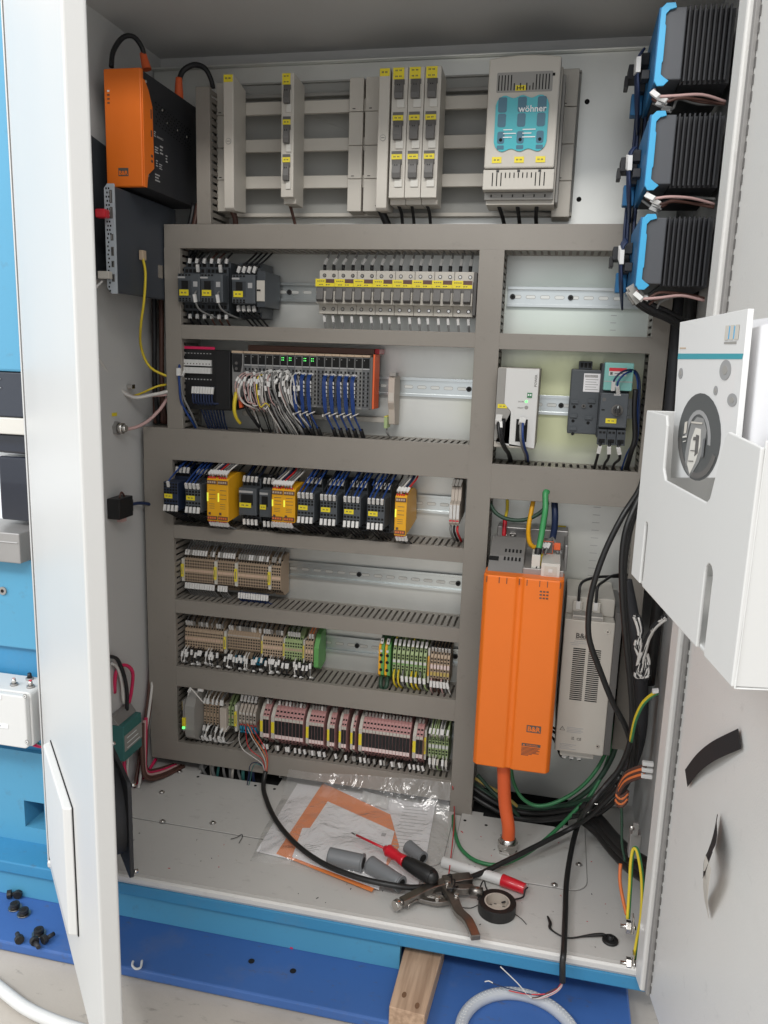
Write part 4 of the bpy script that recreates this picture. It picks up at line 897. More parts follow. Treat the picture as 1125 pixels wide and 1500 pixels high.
for (u, v) in ((.18, .50), (.75, .52), (.18, .28), (.70, .26), (.2, .08)):
    b = MB(); xx = mx0+(mx1-mx0)*u; zz_ = mz0+(mz1-mz0)*v; b.box(xx-.006, xx+.006, -.0585, -.055, zz_-.003, zz_+.003, 'anthra2'); b.cyl((xx, -.055, zz_-.009), (xx, -.0554, zz_-.009), .003, 'hole'); b.build('latch', sb, .0006)
b = MB(); disc_y(b, 0.7666, -.055, 0.7627, .0035, 'dgrey', .003); disc_y(b, 0.7666, -.058, 0.7627, .0015, 'hole', .0003); b.build('screw', sb)
m0, m1 = 0.7914, 0.8373; n0, n1 = 0.7023, 0.8381
ms = thing('motor_starter', 'dark grey motor circuit breaker with black rotary knob and mint green top', 'motor starter', (m0, 0, n0))
zmid, zlow = 0.7928, 0.7321
b = MB(); b.box(m0-.001, m1, -.088, -.004, n0+.01, n1-.002, 'anthra'); b.build('base', ms, .001)
b = MB(); b.box(m0, m1-.001, -.108, -.0885, zlow, zmid-.004, 'anthra2'); b.build('front', ms, .0015)
b = MB(); b.box(m0+.003, m1+.003, -.104, -.060, zmid, n1, 'mint'); mt_ = b.build('mint_cover', ms, .0015)
b = MB(); b.box(m0+.010, m1-.008, -.1046, -.104, zmid+.024, zmid+.037, 'white'); b.box(m0+.010, m1-.008, -.1048, -.1046, zmid+.0315, zmid+.037, 'red'); b.box(m0+.012, m0+.016, -.1048, -.1046, zmid+.0255, zmid+.030, 'print'); b.box(m0+.019, m1-.010, -.1048, -.1046, zmid+.0275, zmid+.0285, 'print'); b.build('warning_label', ms)
b = MB(); b.box(m0+.003, m1+.003, -.1045, -.104, zmid+.014, zmid+.0155, 'printlight'); b.build('seam', ms)
kx, kz = 0.8192, 0.7612
b = MB(); b.cyl((kx, -.108, kz), (kx, -.111, kz), .0095, 'dgrey', n=20); b.cyl((kx, -.111, kz), (kx, -.122, kz), .0065, 'black', r1=.0058, n=20); b.box(kx-.0016, kx+.0016, -.126, -.120, kz-.008, kz+.009, 'black'); b.build('rotary_knob', ms, .0005)
b = MB(); b.box(kx-.0005, kx+.0005, -.1263, -.126, kz+.004, kz+.008, 'printwhite'); b.build('pointer', ms)
b = MB(); disc_y(b, m0+.006, -.108, zmid-.015, .003, 'dgrey', .0006); b.build('dial', ms)
b = MB(); b.box(kx-.007, kx+.004, -.1086, -.108, zmid-.008, zmid-.005, 'printlight'); b.build('print', ms); b = MB(); b.box(m0+.003, m0+.008, -.1086, -.108, zmid-.033, zmid-.031, 'hole'); b.build('print', ms)
ytag(ms, 0.8023, 0.8197, 0.7393, 0.7471, -.1084)
for i in range(3):
    w = (m1-m0)/3; b = MB(); b.box(m0+i*w+.0005, m0+(i+1)*w-.0005, -.102, -.0885, n0, zlow-.004, 'anthra')
    for a in (.3, .7):
        b.box(m0+(i+a)*w-.0022, m0+(i+a)*w+.0022, -.1024, -.102, zlow-.011, zlow-.007, 'hole')
    b.box(m0+(i+.15)*w, m0+(i+.85)*w, -.1024, -.102, n0+.003, n0+.010, 'hole'); b.build('terminal', ms, .0008)
for i in range(3):
    x = m0+(m1-m0)/3*(i+.4)
    wire([(x, -.100, n0+.006), (x-.001, -.108, n0-.004), (x-.003+.003*i, -.098, n0-.022), (x-.004, -.080, .668), (x-.005, -.06, .650)], .0024, 'black', '%s black motor lead with white sleeve under the motor starter' % nth(i, 3), sl=.35, sw_=.0032, slf=.013)
for i, pp in enumerate(([(0.8177, -0.11, 0.7923), (0.8158, -0.12, 0.8069), (0.8257, -0.115, 0.8204), (0.8405, -0.1, 0.824), (0.8488, -0.095, 0.8075), (0.8518, -0.095, 0.7629), (0.8541, -0.09, 0.7172), (0.8441, -0.07, 0.6856), (0.8392, -0.05, 0.6531)], [(0.8101, -0.11, 0.792), (0.8101, -0.12, 0.8111), (0.8232, -0.115, 0.8247), (0.8424, -0.1, 0.8262), (0.8521, -0.095, 0.8077), (0.855, -0.095, 0.7631), (0.8576, -0.09, 0.7151), (0.8511, -0.07, 0.6825), (0.8483, -0.05, 0.6537)], [(0.8463, -0.05, 0.6512), (0.8496, -0.09, 0.694), (0.8526, -0.095, 0.7176), (0.847, -0.1, 0.763), (0.8462, -0.1, 0.7965)])):
    wire(pp, (.0016,.0016,.0042)[i], ('bluewire','navywire','black')[i], ('thin blue lead arching off the mint cover of the motor starter', 'thin dark blue lead arching off the motor starter', 'thick black lead bundle right of the motor starter')[i], sl=(.06,.08,None)[i], sw_=.003, slf=.016)
# ================= THIRD BAY: relays =================
def relay(label, x0, w, zc, zh=.036, yf=-.122, aux=True, blueish=False):
    t = thing('relay', label, 'relay', (x0, 0, zc)); x1 = x0+w-.001
    b = MB(); b.box(x0, x1, -.070, -.004, zc-.045, zc+.045, 'anthra' if not blueish else 'navy'); b.build('base', t, .001)
    b = MB(); b.box(x0+.002, x1-.001, yf, -.0705, zc-zh*.75, zc+zh*.75, 'navy' if blueish else 'anthra2'); b.build('front_block', t, .0015)
    b = MB(); nx = 5; grid(b, x0+.0025, x1-.0015, zc+.004, zc+zh*.72, nx, 4, yf, .0042, .0038); grid(b, x0+.0025, x1-.0015, zc-zh*.72, zc-.006, nx, 3, yf, .0042, .0038)
    grid(b, x0+.001, x1-.001, zc+.030, zc+.044, 6, 2, -.070, .0048, .0048); grid(b, x0+.001, x1-.001, zc-.044, zc-.030, 6, 2, -.070, .0048, .0048)
    k = b.build('terminal_opening', t); k['kind'] = 'stuff'
    ytag(t, x0+w*.12, x0+w*.60, zc-.004, zc+.0045, yf-.0003)
    return t
def safety(label, x0, w, z0, z1, halves=2, yf=-.118, arch=True):
    t = thing('safety_relay', label, 'safety relay', (x0, 0, z0)); x1 = x0+w-.001; H = z1-z0
    prof = [(-.008, z0+.010), (-.060, z0+.004), (yf, z0), (yf, z1-.004), (yf+.004, z1)] + [(yf+.004+(-.008-yf-.004)*u, z1+.012*math.sin(u*PI*.9)*(1 if arch else .2)-.012*u) for u in (.15,.3,.45,.6,.75,.9)]
    b = MB(); b.prism(prof, 'x', x0, x1, 'safety'); b.build('housing', t, .001)
    hw = (x1-x0)/halves
    for h in range(halves):
        a = x0+h*hw
        for (zA, zB) in ((z1-.011, z1-.004), (z0+.003, z0+.010)):
            b = MB(); b.box(a+.001, a+hw-.001, yf-.0016, yf, zA, zB, 'brown'); 
            for i in range(4): b.box(a+.0022+i*(hw-.004)/4, a+.0022+(i+.72)*(hw-.004)/4, yf-.0022, yf-.0016, zA+.0018, zB-.0014, 'tan2' if zA > z0+.02 else 'orangewire')
            b.build('terminal_strip', t)
        b = MB(); b.box(a+.0006, a+.003, yf-.0010, yf, z0+H*.46, z0+H*.66, 'led_yel' if h == 0 or halves == 1 else 'led_yel'); b.build('status_led', t)
        b = MB(); 
        for i in range(3):
            b.box(a+.005, a+hw-.004, yf-.0003, yf, z0+H*(.52+.1*i), z0+H*(.52+.1*i)+.0008, 'print'); b.box(a+.005, a+hw-.006, yf-.0003, yf, z0+H*(.30+.05*i), z0+H*(.30+.05*i)+.0006, 'print')
        b.box(a+.003, a+.0075, yf-.0003, yf, z0+H*.15, z0+H*.21, 'brown'); k = b.build('print', t); k['kind'] = 'stuff'
        for i in range(4):
            for zz_, s_ in ((z1-.004, 1), (z0+.004, -1)):
                b = MB(); xx = a+.003+i*(hw-.005)/4; b.cyl((xx, yf+.006, zz_), (xx, yf+.002, zz_+.006*s_), .0015, 'red', n=6); b.build('red_ferrule', t)
    return t
zr = 0.5692
relay('leftmost dark relay in the third bay, protruding over the duct', 0.0053, .034, 0.5633, blueish=True)
relay('second dark relay, left of the widest yellow safety relay', 0.0499, .036, 0.5627)
safety('widest yellow safety relay, first of the three from the left', 0.0938, 0.1375-0.0938, 0.5209, 0.6027, 2)
def contact3(label, x0, w, zc, yf=-.092):
    t = thing('contactor', label, 'contactor', (x0, 0, zc)); x1 = x0+w-.001
    b = MB(); b.box(x0, x1, -.070, -.004, zc-.042, zc+.042, 'anthra'); b.build('base', t, .001)
    b = MB(); b.box(x0+.001, x1-.001, yf, -.0705, zc-.026, zc+.026, 'anthra2'); b.build('front', t, .0012)
    b = MB(); b.box(x0+.006, x1-.008, yf-.0012, yf, zc-.006, zc+.014, 'hole'); b.build('slider', t)
    b = MB(); b.box(x0+.002, x1-.008, yf-.0008, yf, zc+.017, zc+.021, 'printlight'); b.build('print', t)
    ytag(t, x0+.003, x1-.011, zc-.011, zc-.002, yf-.0014)
    b = MB(); grid(b, x0+.001, x1-.001, zc+.027, zc+.041, 4, 2, -.070, .0055, .005); grid(b, x0+.001, x1-.001, zc-.041, zc-.027, 4, 2, -.070, .0055, .005); k = b.build('terminal_opening', t); k['kind'] = 'stuff'
    return t
contact3('dark contactor immediately right of the widest yellow safety relay', 0.1455, 0.1839-0.1455, 0.5576)
contact3('dark contactor immediately left of the middle yellow safety relay', 0.1866, 0.2137-0.1866, 0.5564)
safety('middle yellow safety relay with glowing yellow status lamps', 0.2204, 0.2666-0.2204, 0.5286, 0.5913, 2, yf=-.114)
RX = [0.2701, 0.313, 0.3567, 0.4011]; RZ = [0.56, 0.5593, 0.5589, 0.5584]
for i in range(4):
    relay('%s of the four dark relays between the middle and right safety relays' % nth(i, 4), RX[i], .036, RZ[i], yf=-.120)
safety('narrow yellow safety relay at the right end of the relay row', 0.4532, 0.4754-0.4532, 0.5216, 0.5946, 1)
# leads of the third bay
random.seed(3)
allr = [(0.0053, 0.5633, .034, -.122), (0.0499, 0.5627, .036, -.122)] + [(RX[i], RZ[i], .036, -.120) for i in range(4)]
rn = ['first dark relay', 'second dark relay', 'first of the four relays', 'second of the four relays', 'third of the four relays', 'last of the four relays']
for j, (x, z, w, yf) in enumerate(allr):
    for i in range(4):
        xx = x+.006+i*.0078; m_ = 'bluewire' if random.random() < .75 else 'blackwire'
        if j > 0 or i == 1:
            wire([(xx, yf, z+.020), (xx+.001, yf-.004, z+.029), (xx+.005, yf+.022, z+.045), (xx+.011, -.070, z+.062), (xx+.016, -.045, z+.078)], .0016, m_, '%s dark lead with white sleeve on top of the %s' % (nth(i, 4), rn[j]), 'leads on top of the third bay relays', sl=.14, sw_=.0024, slf=.0115)
        wire([(xx, yf, z-.018), (xx+.0005, yf-.003, z-.028), (xx+.004, yf+.020, z-.040), (xx+.007, -.06, z-.060)], .0016, 'blackwire', '%s dark lead with white sleeve under the %s' % (nth(i, 4), rn[j]), 'leads under the third bay relays', sl=.22, sw_=.0024, slf=.0115)
        wire([(xx+.003, -.072, z+.040), (xx+.004, -.080, z+.047), (xx+.009, -.060, z+.058), (xx+.012, -.045, z+.070)], .0016, ['bluewire','blackwire'][i % 2], '%s rear lead with white sleeve above the %s' % (nth(i, 4), rn[j]), 'rear leads above the third bay relays', sl=.33, sw_=.0023, slf=.011)
for j, (x, z, w, n_, nm) in enumerate(((0.1455, 0.5576, .034, 4, 'contactor right of the widest safety relay'), (0.1866, 0.5564, .024, 3, 'contactor left of the middle safety relay'))):
    for i in range(n_):
        xx = x+.006+i*.008
        wire([(xx, -.070, z+.036), (xx+.002, -.080, z+.044), (xx+.006, -.062, z+.056), (xx+.01, -.04, z+.074)], .0016, 'blackwire', '%s dark lead with white sleeve above the %s' % (nth(i, n_), nm), sl=.3, sw_=.0024, slf=.011)
        wire([(xx, -.070, z-.036), (xx+.002, -.081, z-.044), (xx+.004, -.062, z-.056), (xx+.006, -.04, z-.070)], .0016, 'blackwire', '%s dark lead with white sleeve below the %s' % (nth(i, n_), nm), sl=.3, sw_=.0024, slf=.011)
for j, (x, z1_, z0_, n_, nm) in enumerate(((0.0938, 0.6027, 0.5209, 7, 'widest safety relay'), (0.2204, 0.5913, 0.5286, 7, 'middle safety relay'), (0.4532, 0.5946, 0.5216, 4, 'right safety relay'))):
    for i in range(n_):
        xx = x+.004+i*.0055; m_ = ['greywire','whitewire','navywire','redwire','greywire'][i % 5]
        wire([(xx, -.112, z1_+.002), (xx+.001, -.112, z1_+.010), (xx+.005, -.095, z1_+.018), (xx+.010, -.070, z1_+.028), (xx+.012, -.04, z1_+.05)], .0017, m_, '%s lead with white sleeve on top of the %s' % (nth(i, n_), nm), 'leads on top of the safety relays', sl=.3, sw_=.0023, slf=.011)
        wire([(xx, -.110, z0_-.000), (xx+.001, -.110, z0_-.008), (xx+.004, -.092, z0_-.016), (xx+.006, -.06, z0_-.03)], .0017, ['greywire','blackwire'][i % 2], '%s lead with white sleeve under the %s' % (nth(i, n_), nm), 'leads under the safety relays', sl=.28, sw_=.0023, slf=.010)
# background tangle of dark blue leads above the relays
for i in range(22):
    x = .03+i*.0205
    wire([(x, -.066, .600-.0), (x+.006+.004*math.sin(i), -.055, .612), (x+.014, -.04, .630)], .0018, ['bluewire','navywire','blackwire'][i % 3], '%s dark lead rising behind the relays into the wide duct' % nth(i, 22), 'leads rising behind the relays')
# slim module right end of third bay
q0, q1 = 0.547, 0.5654
for i in range(3):
    w = (q1-q0)/3
    b = MB(); b.prism([(-.006, 0.5393+.01), (-.085, 0.5418), (-.090, 0.5468), (-.090, 0.5815), (-.075, 0.5852), (-.070, 0.6086), (-.006, 0.6282)], 'x', q0+i*w+.0002, q0+(i+1)*w-.0002, 'tape_tan')
    o = b.build('terminal_block', None, .0005); tag(o, '%s slim module with white front at the right end of the relay bay' % ('left', 'middle', 'right')[i], 'terminal block', 'three slim modules by the central duct')
    b = MB(); b.box(q0+i*w+.0008, q0+(i+1)*w-.0008, -.0908, -.090, 0.5542, 0.5791, 'white'); b.box(q0+i*w+.0006, q0+(i+1)*w-.0006, -.0911, -.0908, 0.5493, 0.5518, 'red'); b.build('marker', o)
    x = q0+(i+.5)*w
    wire([(x, -.07, 0.6135), (x+.002, -.082, 0.6209), (x+.006, -.06, 0.6331)], .0018, 'greywire', '%s grey lead on top of the slim modules by the central duct' % ('left', 'middle', 'right')[i], sl=.4, sw_=.0025, slf=.012, slm='mgrey')
    wire([(x, -.08, 0.5393), (x+.001, -.086, 0.5293), (x+.006, -.06, 0.5067)], .0022, ['greywire','blackwire','redwire'][i], '%s lead below the slim modules by the central duct' % ('grey', 'black', 'red')[i])
# ================= TERMINAL STRIPS =================
_tm = {}
def term(key, w, prof, m, marks=(), holes=(), hm='hole', cap=None):
    """mesh of one rail terminal, local x 0..w, y depth, z about the rail centre"""
    if key in _tm: return _tm[key]
    b = MB(); b.prism(prof, 'x', .0002, w-.0002, m)
    for (z0, z1, y, mm) in marks: b.box(.0004, w-.0004, y-.0006, y, z0, z1, mm)
    for (zc, y, s_, slope) in holes:
        hw = w*.30; dz = s_/2
        b.add([(w/2-hw, y-.0003-dz*slope, zc-dz), (w/2+hw, y-.0003-dz*slope, zc-dz), (w/2+hw, y-.0003+dz*slope, zc+dz), (w/2-hw, y-.0003+dz*slope, zc+dz)], [(0,1,2,3)], hm)
    o = b.build('tmp'); me = o.data; bpy.data.objects.remove(o); _tm[key] = me; return me
def strip(me, n, x0, w, z, lab, group, name='terminal_block', cat='terminal block', tiers=None):
    out = []
    for i in range(n):
        o = bpy.data.objects.new(name, me); SC.collection.objects.link(o); o.location = (x0+i*w, 0, z)
        tag(o, (lab if '%s' not in lab else lab % nth(i, n)), cat, group); out.append(o)
    return out
def hl(zs, y): return [(z, y, .0030, 0) for z in zs]
# three-level terminal profile: flat marker in the middle, stepped slopes above and below
def prof3(h, yf, top=True):
    return [(-.006, -h), (-.030, -h), (-.040, -h*.78), (yf, -h*.55), (yf, h*.55), (-.040, h*.80), (-.030, h), (-.006, h)]
def slope_holes(h, yf, n=2):
    out = []
    for s_ in (-1, 1):
        for k_ in range(3):
            z = s_*h*(.16+.17*k_); out.append((z, yf, .0034, 0))
        z = s_*h*.68; out.append((z, (yf-.040)/2-.001, .0034, 0))
    return out
H4 = .041; yf4 = -.056; zr4 = .402
tA = term('tan4', .0052, prof3(H4, yf4), 'tan', marks=[(-.0025, .0025, yf4, 'peach')], holes=[(s_*q, yf4, .0034, 0) for s_ in (-1,1) for q in (.0075, .0135, .0195)] + [(s_*.0265, yf4+.005, .0032, s_*.9) for s_ in (-1,1)] + [(s_*.0325, -.0405, .0032, s_*1.2) for s_ in (-1,1)])
tx0 = 0.0119; tx1 = 0.2182
def mark(x, z, y, w=.0042, h=.024, lab='', m='yellow', cat='end clamp'):
    b = MB(); b.box(x, x+w, y, -.006, z-h*.9, z+h*.9, 'offwhite'); b.box(x+.0002, x+w-.0002, y-.004, y-.0004, z-h/2, z+h/2, m)
    b.box(x+w*.35, x+w*.65, y-.0043, y-.004, z-h*.3, z+h*.3, 'print'); return single(b, 'marker_clamp', lab, cat, bevel=.0004)
mx = [0.0099, 0.0804, 0.1237, 0.1935]
mn = ['first', 'second', 'third', 'fourth']
for i, x in enumerate(mx): mark(x, zr4, -.058, .0058, .026, 'narrow clamp with upright yellow marker, %s from the left in the fourth bay' % mn[i])
segs = [(mx[0]+.006, mx[1], 'first'), (mx[1]+.006, mx[2], 'second'), (mx[2]+.006, mx[3], 'third'), (mx[3]+.006, tx1, 'last')]
random.seed(21)
for j, (a, e, nm) in enumerate(segs):
    n = max(1, int(round((e-a)/.0052))); w = (e-a)/n
    strip(tA, n, a, w, zr4, '%s tan terminal of the ' + nm + ' group in the fourth bay', 'tan terminals of the %s group in the fourth bay' % nm)
    for i in range(n):
        x = a+w*(i+.5)
        if random.random() < .93:
            wire([(x, yf4+.010, zr4+.028), (x+.0006, yf4+.001, zr4+.037), (x+.003, yf4+.006, zr4+.046), (x+.008, -.040, zr4+.062), (x+.014, -.03, zr4+.078)], .0012, 'greywire', '%s grey lead with white sleeve above the %s group of the fourth bay' % (nth(i, n), nm), 'leads above the tan terminals of the fourth bay', sl=.30, sw_=.0019, slf=.0105, slm='sleeve' if (j < 3 and random.random() < .75) else 'mgrey')
        if (j == 0 or (j == 1 and i < 4) or (j == 2)):
            low = j == 2; dz = -.010 if low else 0
            wire([(x, yf4+.004, zr4-.026+dz), (x+.0005, yf4-.002, zr4-.034+dz), (x+.002, yf4+.004, zr4-.043+dz), (x+.008, -.04, zr4-.060)], .0012, 'greywire' if not low else 'bluewire', '%s lead with white sleeve below the %s group of the fourth bay' % (nth(i, n), nm), 'leads below the tan terminals of the fourth bay', sl=.28, sw_=.0021, slf=.0115)
b = MB(); b.prism(prof3(H4, yf4), 'x', tx1+.0003, tx1+.0022, 'offwhite'); single(b, 'end_plate', 'pale end plate at the right end of the tan terminals in the fourth bay', 'end plate')
# fifth bay, left group
zr5 = .258
yf5 = -.056
tB = term('tan5', .0052, prof3(.036, yf5), 'tan2', marks=[(-.002, .003, yf5, 'peach')], holes=[(q, yf5, .0032, 0) for q in (.0075, .0135, -.0065, -.0125)] + [(.024, yf5+.004, .003, .9), (-.024, yf5+.004, .003, -.9)])
tC = term('brn5', .0052, [(-.006, -.034), (-.045, -.034), (-.050, -.018), (-.058, -.010), (-.058, .020), (-.048, .028), (-.040, .040), (-.006, .042)], 'tan', marks=[(.016, .019, -.058, 'tape_tan')], holes=[(q, -.058, .0032, 0) for q in (.012, .006, 0, -.006)] + [(.035, -.0435, .003, .7)])
tD = term('pale5', .0052, prof3(.036, yf5), 'palegreen', marks=[(-.002, .003, yf5, 'tan2')], holes=[(q, yf5, .0032, 0) for q in (.0075, .0135, -.0065, -.0125)] + [(.024, yf5+.004, .003, .9), (-.024, yf5+.004, .003, -.9)])
tE = term('cyan5', .0052, [(-.006, -.010), (-.052, -.010), (-.056, -.006), (-.056, .006), (-.006, .006)], 'cyanterm', holes=[(-.002, -.056, .0036, 0)])
def run5(px0, px1, py, me, lab, grp, zz_=None):
    pass
S5 = [(0.0139, 0.0973, tB, 'left tan group', 'tan'), (0.1076, 0.1776, tC, 'brown group', 'brown'), (0.1819, 0.2236, tB, 'middle tan group', 'tan'), (0.2279, 0.2648, tD, 'pale green group', 'pale green'), (0.2705, 0.2874, tB, 'right tan group', 'tan')]
for j, (a, e, me, nm, col) in enumerate(S5):
    n = max(1, int(round((e-a)/.0054))); w = (e-a)/n
    strip(me, n, a, w, zr5, '%s ' + col + ' terminal of the ' + nm + ' in the fifth bay', 'terminals of the %s, fifth bay' % nm)
    for i in range(n):
        x = a+w*(i+.5)
        if random.random() < .85:
            wire([(x, yf5+.010, zr5+.027), (x+.0008, yf5+.001, zr5+.034), (x+.003, -.048, zr5+.044), (x+.007, -.030, zr5+.062)], .0013, ['greywire','blackwire'][i % 2] if j < 4 else 'orangewire', '%s lead with sleeve above the %s of the fifth bay' % (nth(i, n), nm), 'leads above the fifth bay terminals', sl=.32, sw_=.0020, slf=.0115, slm='sleeve' if random.random() < .6 else 'mgrey')
        if random.random() < .8:
            q = random.uniform(-.005, .006)
            wire([(x, yf5+.002, zr5-.016), (x+q*.3, yf5-.014, zr5-.024), (x+q, yf5-.018, zr5-.040-abs(q)), (x+q+.002, yf5-.004, zr5-.052), (x+.004, -.040, zr5-.062)], .0013, random.choice(['greywire','blackwire','whitewire','blackwire']), '%s lead hanging below the %s of the fifth bay' % (nth(i, n), nm), 'leads hanging below the fifth bay terminals', sl=[.30, .58] if random.random() < .5 else .36, sw_=.0021, slf=.0105)
strip(tE, 3, 0.1222, .0054, 0.2251, '%s blue terminal base of the left trio under the brown group', 'left blue terminal bases')
strip(tE, 3, 0.1603, .0054, 0.2249, '%s blue terminal base of the right trio under the brown group', 'right blue terminal bases')
for i, (x, c) in enumerate(((0.0997, 'yellow'), (0.1798, 'yellow'), (0.2257, 'yellow'), (0.2668, 'yellow'))):
    mark(x, zr5, -.057, .0050 if i == 0 else .0028, .026, 'thin clamp with yellow marker, %s from the left in the fifth bay' % mn[i])
b = MB(); b.prism([(-.006, -.034+zr5), (-.040, -.040+zr5), (-.058, -.030+zr5), (-.058, .010+zr5), (-.040, .034+zr5), (-.006, .040+zr5)], 'x', 0.2888, 0.2986, 'pegreen'); single(b, 'end_plate', 'green end block closing the terminals at the left of the fifth bay', 'end block', bevel=.0008)
# fifth bay, right group
tF = term('pe', .0100, [(-.006, -.040), (-.050, -.036), (-.060, -.028), (-.060, .030), (-.050, .040), (-.006, .044)], 'yelwire', holes=[(.004, -.060, .007, 0), (-.010, -.060, .006, 0), (-.024, -.060, .005, 0)])
def pe(x, lab):
    t = thing('earth_terminal', lab, 'terminal block', (x, 0, zr5))
    b = MB(); b.prism([(y, z+zr5) for y, z in [(-.006, -.040), (-.050, -.036), (-.060, -.028), (-.060, .028), (-.050, .038), (-.006, .042)]], 'x', x, x+.0050, 'orangewire' if 0 else 'safety'); b.build('yellow_half', t, .0006)
    b = MB(); b.prism([(y, z+zr5) for y, z in [(-.006, -.040), (-.050, -.036), (-.0605, -.028), (-.0605, .028), (-.050, .038), (-.006, .042)]], 'x', x+.0051, x+.0112, 'pegreen'); b.build('green_half', t, .0006)
    for q in (.012, -.002, -.018):
        b = MB(); disc_y(b, x+.0055, -.0605, zr5+q, .0032, 'hole', .0004); b.build('screw_opening', t)
    b = MB(); b.box(x+.003, x+.0075, -.0611, -.0606, zr5+.018, zr5+.023, 'white'); b.build('marker', t)
ex = 0.4199
pe(ex, 'left green and yellow earth terminal of the right-hand group'); pe(ex+.0122, 'right green and yellow earth terminal of the right-hand group')
tG = term('grn', .0062, [(-.006, -.038), (-.044, -.038), (-.056, -.022), (-.056, .018), (-.046, .034), (-.006, .038)], 'palegreen', marks=[(-.001, .0045, -.056, 'white'), (-.0045, -.003, -.056, 'pegreen')], holes=[(.0085, -.056, .0036, 0), (.0145, -.056, .0036, 0), (-.0085, -.056, .0036, 0), (-.0145, -.056, .0036, 0), (.025, -.0515, .003, .7), (-.029, -.050, .003, -.7)])
tH = term('tanr', .0052, [(-.006, -.036), (-.044, -.036), (-.056, -.024), (-.056, .018), (-.046, .032), (-.006, .036)], 'tan2', marks=[(-.005, .003, -.056, 'pinkw'), (-.019, -.012, -.056, 'safetyside')], holes=[(.008, -.056, .0036, 0), (.0145, -.056, .0036, 0), (-.0085, -.056, .0030, 0), (-.0215, -.056, .003, 0), (.025, -.0515, .003, .7)])
gx0 = 0.4474; gx1 = 0.5156; n = 8; w = (gx1-gx0)/n
strip(tG, n, gx0, w, zr5, '%s green terminal of the right-hand group in the fifth bay', 'green terminals of the right group, fifth bay')
hx0 = 0.5209; hx1 = 0.5591
mark(gx1+.0003, zr5, -.056, .0036, .04, 'thin clamp with yellow marker right of the green terminals', 'safety')
strip(tH, 6, hx0, (hx1-hx0)/6, zr5, '%s tan terminal right of the green ones in the fifth bay', 'tan terminals of the right group, fifth bay')
for i in range(2):
    x = ex+.006+i*.0122
    wire([(x, -.055, zr5+.036), (x+.001, -.060, zr5+.044), (x+.003, -.05, zr5+.056)], .0028, 'greendark', '%s green and yellow lead above the earth terminals' % ('left','right')[i], sl=.4, sw_=.0028, slf=.012)
    wire([(x, -.056, zr5-.034), (x+.0015, -.068, zr5-.045), (x+.004-.008*i, -.064, zr5-.058), (x+.002, -.04, zr5-.066)], .0040, 'greendark', '%s thick dark green lead under the earth terminals' % ('left','right')[i])
for i in range(8):
    x = gx0+w*(i+.5)
    wire([(x, -.050, zr5+.030), (x+.0006, -.056, zr5+.040), (x+.002, -.048, zr5+.050), (x+.005, -.035, zr5+.062)], .0016, ['yelwire','greendark','palegreen','greywire'][i % 4], '%s yellow-green lead above the green terminals' % nth(i, 8), 'leads above the green terminals', sl=.4, sw_=.0023, slf=.012)
    wire([(x, -.056, zr5-.016), (x+.0006, -.068, zr5-.024), (x+.003, -.068, zr5-.040), (x+.008, -.05, zr5-.056)], .0019, ['yelwire','yelwire','greywire','palegreen'][i % 4], '%s yellow or grey lead below the green terminals' % nth(i, 8), 'leads below the green terminals', sl=.45 if i > 1 else None, sw_=.0025, slf=.011)
for i in range(6):
    x = hx0+(hx1-hx0)/6*(i+.5)
    wire([(x, -.050, zr5+.030), (x+.0006, -.056, zr5+.038), (x+.003, -.045, zr5+.052)], .0014, 'blackwire', '%s black lead with sleeve above the tan terminals at the right' % nth(i, 6), 'leads above the right tan terminals', sl=.35, sw_=.0022, slf=.011)
    wire([(x, -.055, zr5-.026), (x+.0006, -.062, zr5-.034), (x+.001+.0008*i, -.060, zr5-.048), (x+.006+.0005*i, -.045, zr5-.066)], .0017, ['rosewire','brownwire','brownwire','rosewire','greywire','whitewire'][i], '%s lead with sleeve below the tan terminals at the right' % nth(i, 6), 'leads below the right tan terminals', sl=.34, sw_=.0025, slf=.012)
# ================= SIXTH BAY =================
zr6 = .098
gt = thing('interface_relay', 'large grey wedge-shaped interface relay with green lamp, far left in the lowest bay', 'relay', (0.0234, 0, zr6))
gx = 0.0319; 
zt6, zb6 = 0.1597, 0.046
b = MB(); b.prism([(-.008, zb6+.012), (-.060, zb6+.004), (-.074, zb6+.012), (-.080, zb6+.004), (-.096, zb6+.016), (-.100, zb6+.034), (-.098, zt6-.030), (-.080, zt6-.004), (-.055, zt6+.002), (-.008, zt6-.008)], 'x', gx, gx+.0205, 'mgrey'); b.build('housing', gt)
b = MB(); b.box(gx-.0035, gx-.0002, -.102, -.060, zb6+.030, zt6-.016, 'steelgrey'); b.build('front_strip', gt, .0006)
b = MB(); b.box(gx-.004, gx+.003, -.1035, -.1001, zr6-.010, zr6+.008, 'yellow'); b.build('yellow_label', gt)
b = MB(); b.box(gx-.004, gx+.0005, -.1035, -.1001, zr6-.016, zr6-.0115, 'led_green'); b.build('lamp', gt)
for zz_ in (zr6+.028, zr6-.004):
    b = MB(); b.box(gx-.011, gx-.0045, -.090, -.060, zz_-.010, zz_+.008, 'safetyside'); b.build('orange_terminal', gt, .001)
wire([(0.0394, -0.1, 0.1524), (0.0481, -0.105, 0.1717), (0.0539, -0.105, 0.1681), (0.0626, -0.102, 0.1562), (0.0718, -0.1, 0.1449)], .0014, 'whitewire', 'white lead bent over the top of the grey interface relay', sl=.2, sw_=.0025, slf=.012)
b = MB(); q = (0.0677, -0.1, 0.1691); b.obox(q, (.0055,0,0), (0,.002,0), (0,0,.0020), 'sleeve'); single(b, 'marker_sleeve', 'single white sleeve lying above the grey interface relay', 'marker sleeve')
